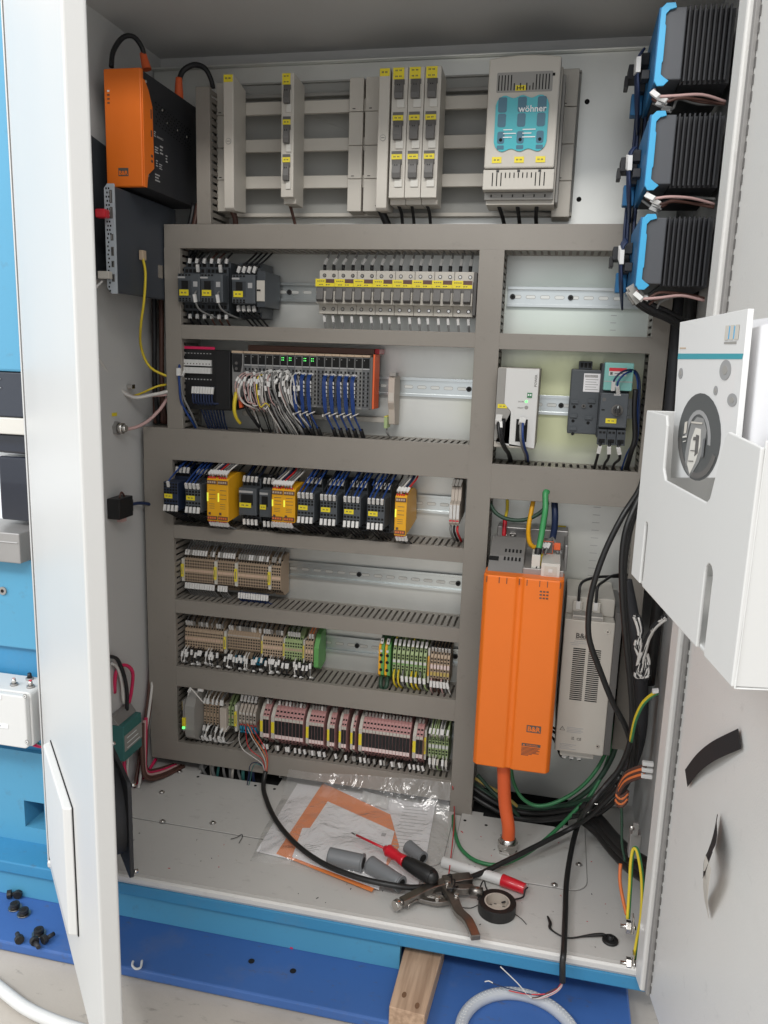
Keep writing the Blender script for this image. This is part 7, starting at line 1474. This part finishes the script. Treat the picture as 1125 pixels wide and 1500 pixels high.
for (u0, v0, u1, v1, m_) in ((-.62,-.02,-.50,.30,'lgrey'), (-.66,-.12,-.46,-.04,'offwhite'), (-.62,-.22,-.48,-.16,'offwhite'), (-.12,-.10,.10,.02,'dgrey'), (-.20,-.36,.10,-.30,'dgrey'), (-.26,-.62,-.02,-.56,'dgrey'), (-.3,.28,.22,.36,'lgrey'), (.34,-.42,.42,.04,'plcgrey')):
    b = MB(); b.prism([dp(u0, v0), dp(u1, v0+.04), dp(u1, v1), dp(u0, v1-.04)], 'y', OB-.0017, OB-.0015, m_); b.build('picture_detail', br)
b = MB(); a_o = [dp(.95*math.cos(a), .95*math.sin(a)) for a in [PI*(1.05+.85*i/14) for i in range(15)]]; a_i = [dp(.80*math.cos(a), .82*math.sin(a)) for a in [PI*(1.05+.85*i/14) for i in range(15)]]
b.prism(a_o + a_i[::-1], 'y', OB-.0008, OB-.0006, 'dgrey'); b.build('picture_arc', br)
place_door(br)
for i, (pp, nm) in enumerate((([(0.452, -0.126, 0.7622), (0.4536, -0.126, 0.8656), (0.5006, -0.126, 0.8691), (0.5298, -0.126, 0.774)], 'white sheet immediately behind the right edge of the catalogue'), ([(0.461, -0.12, 0.7638), (0.4564, -0.12, 0.8483), (0.5015, -0.12, 0.8517), (0.5253, -0.12, 0.7736)], 'lower white sheet leaning behind the catalogue'))):
    o = dpoly(pp, (-.126, -.120)[i], 'paper', .001).build('document'); tag(o, nm, 'document'); place_door(o)
for i, (pp, nm) in enumerate((([(0.3581, -0.1, 0.726), (0.3739, -0.1, 0.875), (0.429, -0.1, 0.8756), (0.4577, -0.1, 0.7446)], 'folder with thick white spine behind the catalogue'), ([(0.3259, -0.07, 0.7213), (0.3076, -0.07, 0.8672), (0.3763, -0.07, 0.8676), (0.4158, -0.07, 0.7381)], 'stack of loose white sheets at the back of the pocket'))):
    b = dpoly(pp, (-.10, -.07)[i], ('paper', 'paper')[i], .012); o = b.build('document'); tag(o, nm, 'document'); place_door(o)
# tape strips on the door
def tape(pts, w, m, label, off):
    b = MB(); P_ = smooth_pts(pts, 6); vs = []
    for i, p in enumerate(P_):
        d = (P_[min(i+1, len(P_)-1)]-P_[max(i-1, 0)]); d = Vector((d.x, 0, d.z)).normalized(); nrm = Vector((-d.z, 0, d.x))
        vs += [p+nrm*w/2, p-nrm*w/2, p+nrm*w/2+Vector((0,.0004,0)), p-nrm*w/2+Vector((0,.0004,0))]
    n = len(P_); fs = []
    for i in range(n-1):
        a = 4*i; c = a+4; fs += [(a, a+1, c+1, c), (a+2, c+2, c+3, a+3), (a, c, c+2, a+2), (a+1, a+3, c+3, c+1)]
    fs += [(0,2,3,1), (4*n-4, 4*n-3, 4*n-1, 4*n-2)]
    b.add(vs, fs, m, False); o = b.build('tape_strip'); tag(o, label, 'tape strip'); place_door(o); return o
tape([(0.0901, -0.004, 0.3323), (0.1335, -0.008, 0.376), (0.181, -0.01, 0.4167), (0.23, -0.004, 0.4568)], .021, 'tape_black', 'curved strip of black tape on the inner side of the right door', 0)
tape([(0.1971, -0.004, 0.3276), (0.2129, -0.012, 0.3256), (0.2293, -0.02, 0.3161), (0.2385, -0.024, 0.3122)], .046, 'tape_black', 'black end of the peeled tape loop lower on the right door', 0)
tape([(0.2389, -0.024, 0.3174), (0.2336, -0.022, 0.2949), (0.2174, -0.014, 0.2626), (0.2013, -0.004, 0.2322)], .020, 'lgrey', 'grey inside of the peeled tape loop lower on the right door', 0)
for i in range(5):
    wire([(-.050+.003*i, -.10-.012*i, .10), (-.046+.003*i, -.115-.010*i, .04), (-.042+.004*i, -.125-.008*i, -.005), (-.030+.006*i, -.10-.006*i, -.018), (-.01+.006*i, -.07, -.020)], .0038, ['brownwire','pinkwire','rosewire','brownwire','brownwire'][i], '%s cable bending from the left corner under the lowest duct' % nth(i, 5), 'cables bending under the lowest duct', name='cable')
for (pp, r_, m_, lab) in (([(-0.1201, -0.05, 1.1439), (-0.1344, -0.06, 1.1623), (-0.1472, -0.06, 1.1922)], .003, 'blackwire', 'black lead behind the orange fronted drive'),):
    pass
# ================= THINGS ON THE CABINET FLOOR =================
def sheet(pts, z, m, name, label, cat, th=.0004, group=None):
    b = MB(); b.prism([(p[0], p[1]) for p in pts], 'z', z, z+th, m); return single(b, name, label, cat, group)
Z0 = FZ+.0026
sheet([(0.2637, -0.0724, -0.02), (0.5443, -0.0774, -0.02), (0.5561, -0.3265, -0.02), (0.2653, -0.3022, -0.02)], Z0, 'paper', 'paper_stack', 'large white paper stack at the bottom of the plastic bag', 'papers', .003)
oz = Z0+.0036
sheet([(0.3131, -0.0594, -0.018), (0.5112, -0.1542, -0.018), (0.5087, -0.2015, -0.018), (0.4861, -0.3585, -0.018), (0.3022, -0.3033, -0.018)], oz, 'paperorange', 'orange_folder', 'orange paper folder in the middle of the plastic bag', 'folder', .0012)
for i in range(9):
    pass
doc = sheet([(0.4516, -0.0899, -0.016), (0.547, -0.0785, -0.016), (0.5567, -0.2494, -0.016), (0.5131, -0.2492, -0.016)], oz+.002, 'paper', 'instruction_sheet', 'printed white instruction sheet at the right inside the bag', 'document')
w1 = sheet([(0.3427, -0.1261, -0.014), (0.4884, -0.1894, -0.014), (0.4964, -0.3543, -0.014), (0.3328, -0.309, -0.014), (0.3233, -0.2235, -0.014), (0.3365, -0.2199, -0.014)], oz+.0028, 'paper', 'manual', 'blank white manual cover lying on the orange folder', 'document', .001)
sheet([(0.4002, -0.0716, -0.014), (0.4589, -0.0863, -0.014), (0.4593, -0.1258, -0.014), (0.4034, -0.1068, -0.014)], oz+.0045, 'white', 'paper_tab', 'small white paper tab near the top edge of the bag', 'document', .0004)
# printed lines on the sheets
b = MB(); a = Vector((0.4888, -0.0996, -0.016)); c = Vector((0.539, -0.0955, -0.016)); d = Vector((0.4909, -0.1699, -0.016)); u = (c-a); v = (d-a)*2.0
for i in range(13):
    p = a+v*(i/13); q_ = p+u*(.95 if i % 3 else .6); t_ = v*.012
    b.add([(p.x, p.y, oz+.0026), (q_.x, q_.y, oz+.0026), (q_.x+t_.x, q_.y+t_.y, oz+.0026), (p.x+t_.x, p.y+t_.y, oz+.0026)], [(0,1,2,3)], 'printlight')
o = b.build('printed_lines', doc); o['kind'] = 'stuff'
b = MB(); p = Vector((0.4714, -0.205, -0.014)); b.box(p.x-.004, p.x+.004, p.y-.005, p.y+.005, oz+.0039, oz+.0041, 'printlight'); b.build('logo', w1)
b = MB(); a = Vector((0.3423, -0.2699, -0.014))
for i in range(4): b.box(a.x, a.x+.030-.006*(i % 2), a.y-.005*i, a.y-.005*i+.0012, oz+.0039, oz+.0041, 'printlight')
o = b.build('printed_lines', w1); o['kind'] = 'stuff'
# plastic bag
bagc = [Vector((0.2476, -0.094, 0.0193)), Vector((0.5808, -0.094, 0.0443)), Vector((0.5981, -0.3335, -0.022)), Vector((0.2642, -0.3313, -0.022))]
bag = thing('plastic_bag', 'clear resealable plastic bag with a red seam holding manuals and plugs', 'plastic bag', (.43, -.18, FZ))
from mathutils import noise
b = MB(); N, M_ = 56, 48; vs = []
for j in range(M_+1):
    for i in range(N+1):
        u, v = i/N, j/M_
        p = bagc[0]*(1-u)*(1-v)+bagc[1]*u*(1-v)+bagc[2]*u*v+bagc[3]*(1-u)*v
        up = (bagc[0].z*(1-u)+bagc[1].z*u-FZ-.003)*max(0, 1-v*6)**1.5
        e = min(u, 1-u, v, 1-v); h = min(1, e*9)
        lump = .016*math.exp(-((p.x-.42)**2+(p.y+.284)**2)/.0018)+.016*math.exp(-((p.x-.49)**2+(p.y+.305)**2)/.0014)
        nz_ = abs(noise.noise(Vector((p.x*16, p.y*16, .3))))*.9+.35*abs(noise.noise(Vector((p.x*45, p.y*38, 2))))
        wob = .010*noise.noise(Vector((p.x*11, p.y*11, 5)))*(1-h)
        z = FZ+.0035+up+h*(.009+nz_*.011+lump)
        vs.append((p.x+wob, p.y+wob, z))
fs = [(j*(N+1)+i, j*(N+1)+i+1, (j+1)*(N+1)+i+1, (j+1)*(N+1)+i) for j in range(M_) for i in range(N)]
b.add(vs, fs, 'polybag', True); b.build('film', bag)
b = MB(); b.tube([(0.5801, -0.096, 0.0368), (0.5813, -0.0677, -0.008), (0.5928, -0.1549, -0.008), (0.6001, -0.2545, -0.01), (0.6031, -0.3159, -0.016)], .0010, 'redwire', n=6); b.build('red_seam', bag)
# grey plugs inside the bag
def gplug(a, c, r0, r1, label):
    a = Vector(a); c = Vector(c); b = MB(); d = (c-a); b.tube([a, a+d*.06, a+d*.5, a+d*.94, c], lambda t: (r0*.8 if t < .02 else r0+(r1-r0)*t), 'plug', n=16, k=2)
    b.cyl(c, c+d.normalized()*.003, r1*1.12, 'plug', n=16)
    t = thing('grey_plug', label, 'plug', a); b.build('body', t); b = MB(); b.cyl(c+d.normalized()*.003, c+d.normalized()*.0034, r1*.7, 'hole', n=14); b.build('opening', t)
gplug((0.3995, -0.3121, 0.0), (0.4578, -0.3156, -0.0), .0150, .0140, 'left grey plastic plug inside the bag')
gplug((0.4719, -0.3155, 0.0), (0.5299, -0.3482, -0.002), .0150, .0120, 'right grey plastic plug inside the bag, nearer the front')
gplug((0.5248, -0.2502, 0.0), (0.5531, -0.2744, 0.0), .0120, .0100, 'third grey plug half hidden behind the screwdriver handle')
# screwdriver
sd = thing('screwdriver', 'insulated screwdriver with red and black handle lying on the bag', 'screwdriver', (0.4952, -0.2836, 0.01))
A = Vector((0.4216, -0.246, 0.006)); B = Vector((0.4931, -0.2853, 0.012)); Cc = Vector((0.5299, -0.3101, 0.012)); D = Vector((0.5784, -0.3317, 0.008))
b = MB(); dd = (B-A).normalized(); b.cyl(A, A+dd*.012, .0012, 'steel', r1=.0014); b.build('blade_tip', sd)
b = MB(); b.cyl(A+dd*.012, B, .0021, 'red', n=12); b.build('insulated_shaft', sd)
b = MB(); d2 = (Cc-B); b.tube([B-dd*.003, B+d2*.1, B+d2*.35, B+d2*.7, Cc], lambda t: [.006,.0105,.0095,.0085,.0095][min(4,int(t*4.99))], 'red', n=14, k=3); b.build('red_grip', sd)
b = MB(); d3 = (D-Cc); b.tube([Cc, Cc+d3*.15, Cc+d3*.5, Cc+d3*.85, D], lambda t: .0092+.0045*math.sin(min(1,t*1.05)*PI*.62), 'rubber', n=14, k=4); b.sphere(D, .0125, 'rubber'); b.build('black_grip', sd)
b = MB(); b.cyl(D+Vector((0,-.004,.010)), D+Vector((0,-.0045,.0128)), .003, 'hole'); b.build('hanging_hole', sd)
# locking pliers
pl_t = thing('locking_pliers', 'worn steel locking pliers at the front edge of the cabinet floor', 'pliers', (0.5918, -0.3516, -0.02))
def flatbar(pts, w, h, m, name, bev=.0012):
    b = MB(); P_ = [Vector(p) for p in smooth_pts(pts, 4)]; vs = []; n = len(P_)
    for i, p in enumerate(P_):
        d = (P_[min(i+1, n-1)]-P_[max(i-1, 0)]).normalized(); s_ = d.cross(Vector((0,0,1))).normalized(); uu = s_.cross(d)
        ww = w(i/(n-1)) if callable(w) else w
        vs += [p+s_*ww+uu*h, p-s_*ww+uu*h, p-s_*ww-uu*h, p+s_*ww-uu*h]
    fs = []
    for i in range(n-1):
        a = 4*i; c = a+4
        for k_ in range(4): fs.append((a+k_, a+(k_+1) % 4, c+(k_+1) % 4, c+k_))
    fs += [(3,2,1,0), (4*n-4, 4*n-3, 4*n-2, 4*n-1)]
    b.add(vs, fs, m); return b.build(name, pl_t, bev)
zp = -.006
K0, K1, K2 = (0.5314, -0.3983, -0.006), (0.5563, -0.3684, -0.006), (0.5947, -0.3316, -0.004)
b = MB(); b.cyl(K0, (Vector(K0)+(Vector(K1)-Vector(K0))*.22), .0085, 'chrome', n=16); b.build('adjusting_knob', pl_t, .0008)
b = MB(); b.cyl(Vector(K0)+(Vector(K1)-Vector(K0))*.22, Vector(K0)+(Vector(K1)-Vector(K0))*.55, .0042, 'steel', n=12); b.build('adjusting_screw', pl_t)
flatbar([(0.5402, -0.3877, -0.006), K1, (0.5788, -0.3446, -0.004), K2, (0.611, -0.3201, -0.004)], lambda t: .0065+.003*t, .0058, 'steel', 'fixed_handle')
flatbar([(0.5983, -0.3253, -0.004), (0.6214, -0.3134, -0.003), (0.6405, -0.3032, -0.004)], lambda t: .011-.002*t, .0065, 'steel', 'upper_jaw')
flatbar([(0.6054, -0.3358, -0.004), (0.6285, -0.3348, -0.004), (0.6477, -0.3279, -0.004)], lambda t: .008-.003*t, .0060, 'steel', 'lower_jaw')
flatbar([(0.6043, -0.3361, -0.004), (0.6191, -0.3642, -0.003), (0.6312, -0.3917, -0.002), (0.6482, -0.4117, 0.0), (0.663, -0.4437, -0.0)], lambda t: .0085-.0015*t, .0045, 'steel', 'lever_handle')
flatbar([(0.5623, -0.3636, -0.012), (0.5938, -0.368, -0.01), (0.6182, -0.3549, -0.01)], .0045, .0035, 'steel', 'toggle_link')
flatbar([(0.575, -0.3534, -0.012), (0.6029, -0.3556, -0.01), (0.6312, -0.3713, -0.01)], .0035, .0030, 'chrome', 'inner_link')
for q in ((0.6049, -0.3324, -0.004), (0.6228, -0.3585, -0.004), (0.5936, -0.3675, -0.008)):
    b = MB(); b.cyl(q, (q[0], q[1], q[2]+.0085), .0042, 'chrome', n=14); b.build('rivet', pl_t, .0006)
b = MB(); b.tube([(0.5637, -0.3721, -0.008), (0.5527, -0.3839, -0.01), (0.5513, -0.3871, -0.014)], .0016, 'steel'); b.build('spring', pl_t)
b = MB(); p = Vector((0.6416, -0.333, -0.004)); b.cyl(p, Vector((0.6625, -0.3327, -0.004)), .0075, 'steel', n=18); b.cyl(Vector((0.6625, -0.3327, -0.004)), Vector((0.663, -0.3325, -0.004)), .0050, 'hole', n=14); single(b, 'socket', 'small dark steel socket lying beside the pliers jaws', 'socket')
b = MB(); 
for k_ in range(3):
    p = Vector((0.6054, -0.3358, -0.004))
    b.tube([p+Vector(((.007+.002*k_)*math.cos(a*PI/6)+.003*k_, (.022-.004*k_)*math.sin(a*PI/6), .010*math.sin(a*PI/6+.5+k_))) for a in range(13)], .0013, 'black', n=6, k=2)
single(b, 'strap', 'thin black strap wound around the pliers jaws', 'strap')
wire([(0.656, -0.3393, -0.014), (0.6573, -0.3099, -0.01), (0.6615, -0.2973, -0.008), (0.6662, -0.3083, -0.012), (0.6741, -0.3188, -0.018)], .0012, 'blackwire', 'thin black string between the pliers and the tape roll', name='string')
# marker pen
mk_ = thing('marker_pen', 'white marker pen with red cap lying behind the tape roll', 'marker pen', (0.6493, -0.2736, -0.014))
A = Vector((0.5864, -0.2562, -0.014)); B = Vector((0.6897, -0.2794, -0.014)); D = Vector((0.7286, -0.2923, -0.014))
b = MB(); b.cyl(A, B, .0092, 'white', n=18); b.build('barrel', mk_, .0008)
b = MB(); b.cyl(B, D, .0105, 'red', r1=.0088, n=18); b.build('red_cap', mk_, .001)
b = MB()
for i in range(5): p = A+(B-A)*(.45+.1*i); b.box(p.x-.0015, p.x+.002, p.y-.001, p.y+.001, p.z+.0092, p.z+.0094, 'printlight')
o = b.build('print', mk_); o['kind'] = 'stuff'
wire([(0.6939, -0.336, -0.014), (0.7116, -0.3218, -0.016), (0.7263, -0.3083, -0.018), (0.7287, -0.2986, -0.012), (0.7327, -0.2989, -0.006)], .0014, 'blackwire', 'short black string curling by the red cap', name='string')
# tape roll
tp_ = thing('tape_roll', 'roll of black insulating tape with tan printed core', 'tape roll', (.686, -.345, FZ))
cx_, cy_ = .687, -.345; n = 40
def ring(mb, ri, ro, z0, z1, m):
    vs = []
    for (r_, z_) in ((ri, z0), (ro, z0), (ro, z1), (ri, z1)):
        vs += [(cx_+r_*math.cos(2*PI*i/n), cy_+r_*math.sin(2*PI*i/n), z_) for i in range(n)]
    fs = []
    for k_ in range(4):
        for i in range(n): fs.append((k_*n+i, k_*n+(i+1) % n, ((k_+1) % 4)*n+(i+1) % n, ((k_+1) % 4)*n+i))
    mb.add(vs, fs, m, False)
b = MB(); ring(b, .0205, .0300, FZ+.0003, FZ+.019, 'rubber'); b.build('tape', tp_, .0006)
b = MB(); ring(b, .0180, .0204, FZ+.0003, FZ+.0187, 'tape_tan'); b.build('core', tp_)
b = MB(); b.cyl((cx_, cy_, FZ+.0004), (cx_, cy_, FZ+.0012), .0178, 'tape_tan', n=24); b.build('inner_paper', tp_)
b = MB()
for i in range(14):
    a = 2*PI*i/14
    if i % 4 != 3: p = (cx_+.0165*math.cos(a), cy_+.0165*math.sin(a)); b.box(p[0]-.0022, p[0]+.0022, p[1]-.0012, p[1]+.0012, FZ+.0013, FZ+.0015, 'print')
for i in range(6): b.box(cx_-.010+(i % 3)*.0075, cx_-.005+(i % 3)*.0075, cy_-.006+(i//3)*.008, cy_-.003+(i//3)*.008, FZ+.0013, FZ+.0015, 'print')
o = b.build('core_print', tp_); o['kind'] = 'stuff'
# rubber plug with strap
rp_ = thing('rubber_plug', 'black rubber plug with a thin strap near the front right corner', 'rubber plug', (0.86, -0.3661, -0.024))
q = (0.8608, -0.3672, -0.023); b = MB(); b.cyl((q[0], q[1], FZ+.0003), (q[0], q[1], FZ+.004), .0125, 'rubber', r1=.0115, n=20); b.cyl((q[0], q[1], FZ+.004), (q[0], q[1], FZ+.010), .006, 'rubber', r1=.004, n=14); b.build('plug', rp_, .0006)
b = MB(); b.tube([(0.7663, -0.3417, -0.02), (0.7708, -0.3538, -0.022), (0.771, -0.3662, -0.022), (0.7856, -0.3777, -0.022), (0.8008, -0.3797, -0.022), (0.8243, -0.369, -0.022), (0.8467, -0.3626, -0.02), (0.8548, -0.362, -0.02)], lambda t: .0013+.0014*max(0, math.sin(t*PI*3)), 'rubber', n=8); b.build('strap', rp_)
for i, pp in enumerate(([(0.2072, -0.2795, -0.022), (0.2171, -0.272, -0.021), (0.221, -0.2623, -0.021), (0.2253, -0.2698, -0.021), (0.226, -0.2871, -0.022)], [(0.7145, -0.3449, -0.023), (0.7267, -0.3546, -0.023), (0.7346, -0.3652, -0.023)], [(0.6306, -0.3523, -0.023), (0.6468, -0.351, -0.022), (0.6596, -0.3376, -0.022)])):
    wire(pp, .0006, 'blackwire', ('tiny bent wire clipping on the floor left of the bag', 'tiny straight wire clipping right of the tape roll', 'thin wire clipping between pliers and tape roll')[i], name='wire_clipping')
rc = random.Random(77); b = MB()
for i in range(70):
    x, y = rc.uniform(.0, .86), rc.uniform(-.40, -.27)
    if i % 3 == 0: y = rc.uniform(-.27, -.12); x = rc.uniform(.60, .86)
    z = FZ+(.0026 if y > -.262 else .0004); a = rc.uniform(0, PI); L_ = rc.uniform(.0006, .0022); w = rc.uniform(.0003, .0006)
    b.obox((x, y, z+.0003), (math.cos(a)*L_, math.sin(a)*L_, 0), (-math.sin(a)*w, math.cos(a)*w, 0), (0, 0, .0003), rc.choice(['black', 'steelgrey', 'dgrey', 'redwire', 'offwhite']))
o = b.build('floor_debris'); o['kind'] = 'stuff'; tag(o, 'tiny wire clippings and specks scattered on the cabinet floor', 'debris')
# ================= BELOW THE CABINET =================
wb = thing('wood_block', 'short squared wood beam sticking out from under the cabinet', 'wood block', (.57, -.4, -.1))
c4 = [(0.5494, -0.3692, -0.08), (0.6104, -0.3689, -0.08), (0.6024, -0.5179, -0.08), (0.5499, -0.5139, -0.08)]
b = MB(); vs = [(p[0], p[1], z) for z in (-.1115, -.080) for p in c4]; b.add(vs, [(0,3,2,1), (4,5,6,7), (0,1,5,4), (1,2,6,5), (2,3,7,6), (3,0,4,7)], 'wood'); b.build('beam', wb, .0012)
for q in ((0.5669, -0.4881, -0.0795), (0.5889, -0.5031, -0.0795)):
    b = MB(); vs = [(q[0]+.0035*math.cos(2*PI*i/10), q[1]+.006*math.sin(2*PI*i/10), -.0796) for i in range(10)]; b.add(vs, [tuple(range(10))], 'woodknot'); b.build('knot', wb)
hc, hr = (.736, -.503), .083
b = MB(); b.tube([(hc[0]+hr*math.cos(2*PI*i/32), hc[1]+hr*math.sin(2*PI*i/32), -.101) for i in range(33)], .0090, 'hose', n=14, k=2); hs = single(b, 'hose_loop', 'clear reinforced hose loop lying on the blue floor plate', 'hose')
b = MB()
for i in range(90):
    a = 2*PI*i/90; 
    for k_ in (1, -1): b.tube([(hc[0]+(hr+k_*.004)*math.cos(a+.0*k_), hc[1]+(hr+k_*.004)*math.sin(a), -.0932), (hc[0]+(hr+k_*.001)*math.cos(a+.035), hc[1]+(hr+k_*.001)*math.sin(a+.035), -.0918)], .0005, 'white', n=4, k=1)
o = b.build('braid_thread', hs); o['kind'] = 'stuff'
b = MB(); b.tube([(-0.0823, -0.5712, -0.115), (-0.0317, -0.5902, -0.115), (0.0316, -0.6135, -0.115), (0.095, -0.6248, -0.115), (0.1515, -0.6285, -0.115)], .0090, 'white', n=12); single(b, 'hose', 'white hose lying on the concrete in the lower left corner', 'hose')
def bolt(px, label, rz, lay=0):
    t = thing('bolt', label, 'bolt', px); x, y, z = px; z = -.1075
    if lay:
        b = MB(); b.cyl((x, y, z+.0065), (x+.014*math.cos(rz), y+.014*math.sin(rz), z+.0065), .0035, 'blackm'); b.build('shank', t)
        b = MB(); b.cyl((x, y, z+.0075), (x-.007*math.cos(rz), y-.007*math.sin(rz), z+.0075), .0072, 'rubber', n=12, smooth=False); b.build('head', t, .0005)
    else:
        b = MB(); b.cyl((x, y, z), (x, y, z+.0018), .0110, 'steel', n=20); b.build('washer', t)
        b = MB(); b.cyl((x, y, z+.0018), (x, y, z+.0095), .0078, 'rubber', n=14); b.build('head', t, .0006)
        b = MB(); b.cyl((x, y, z+.0095), (x, y, z+.0098), .0042, 'hole', n=6, smooth=False); b.build('hex_socket', t)
for px_, nm, rz, lay in (((-0.1408, -0.4176, -0.105), 'small dark bolt, farthest left of the upper cluster on the blue plate', .5, 1), ((-0.1308, -0.4131, -0.105), 'dark bolt head right of the leftmost one in the upper cluster', 2, 1), ((-0.1183, -0.4388, -0.105), 'large washer and bolt in the middle of the upper cluster', 0, 0), ((-0.0943, -0.4482, -0.105), 'large black bolt lowest in the upper cluster', 0, 0), ((-0.0412, -0.4829, -0.105), 'large black bolt with bright washer in the lower cluster', 0, 0), ((-0.0182, -0.4961, -0.105), 'dark bolt leaning at the right of the lower cluster', 1.2, 1), ((-0.06, -0.507, -0.105), 'small hexagonal bolt at the left of the lower cluster', 2.4, 1), ((-0.0293, -0.5084, -0.105), 'dark nut at the bottom of the lower cluster', -.6, 1), ((-0.0908, -0.3741, -0.105), 'single dark bolt close to the door edge', .2, 1)):
    bolt(px_, nm, rz, lay)
b = MB(); b.tube([(0.1379, -0.5011, -0.105), (0.1406, -0.5081, -0.106), (0.1493, -0.5131, -0.106), (0.1549, -0.5087, -0.106), (0.1505, -0.4964, -0.105)], .0018, 'white', n=8); single(b, 'plastic_scrap', 'curled white plastic scrap on the blue plate', 'scrap')
b = MB(); q = (0.3666, -0.4085, -0.107); b.box(q[0]-.002, q[0]+.003, q[1]-.002, q[1]+.002, -.1079, -.105, 'pinkwire'); single(b, 'plastic_scrap', 'tiny pink plastic scrap on the blue plate', 'scrap')
b = WB.build('wires'); b['kind'] = 'stuff'; tag(b, 'dense short leads with white sleeves crowding the relays and terminal rows', 'wires')
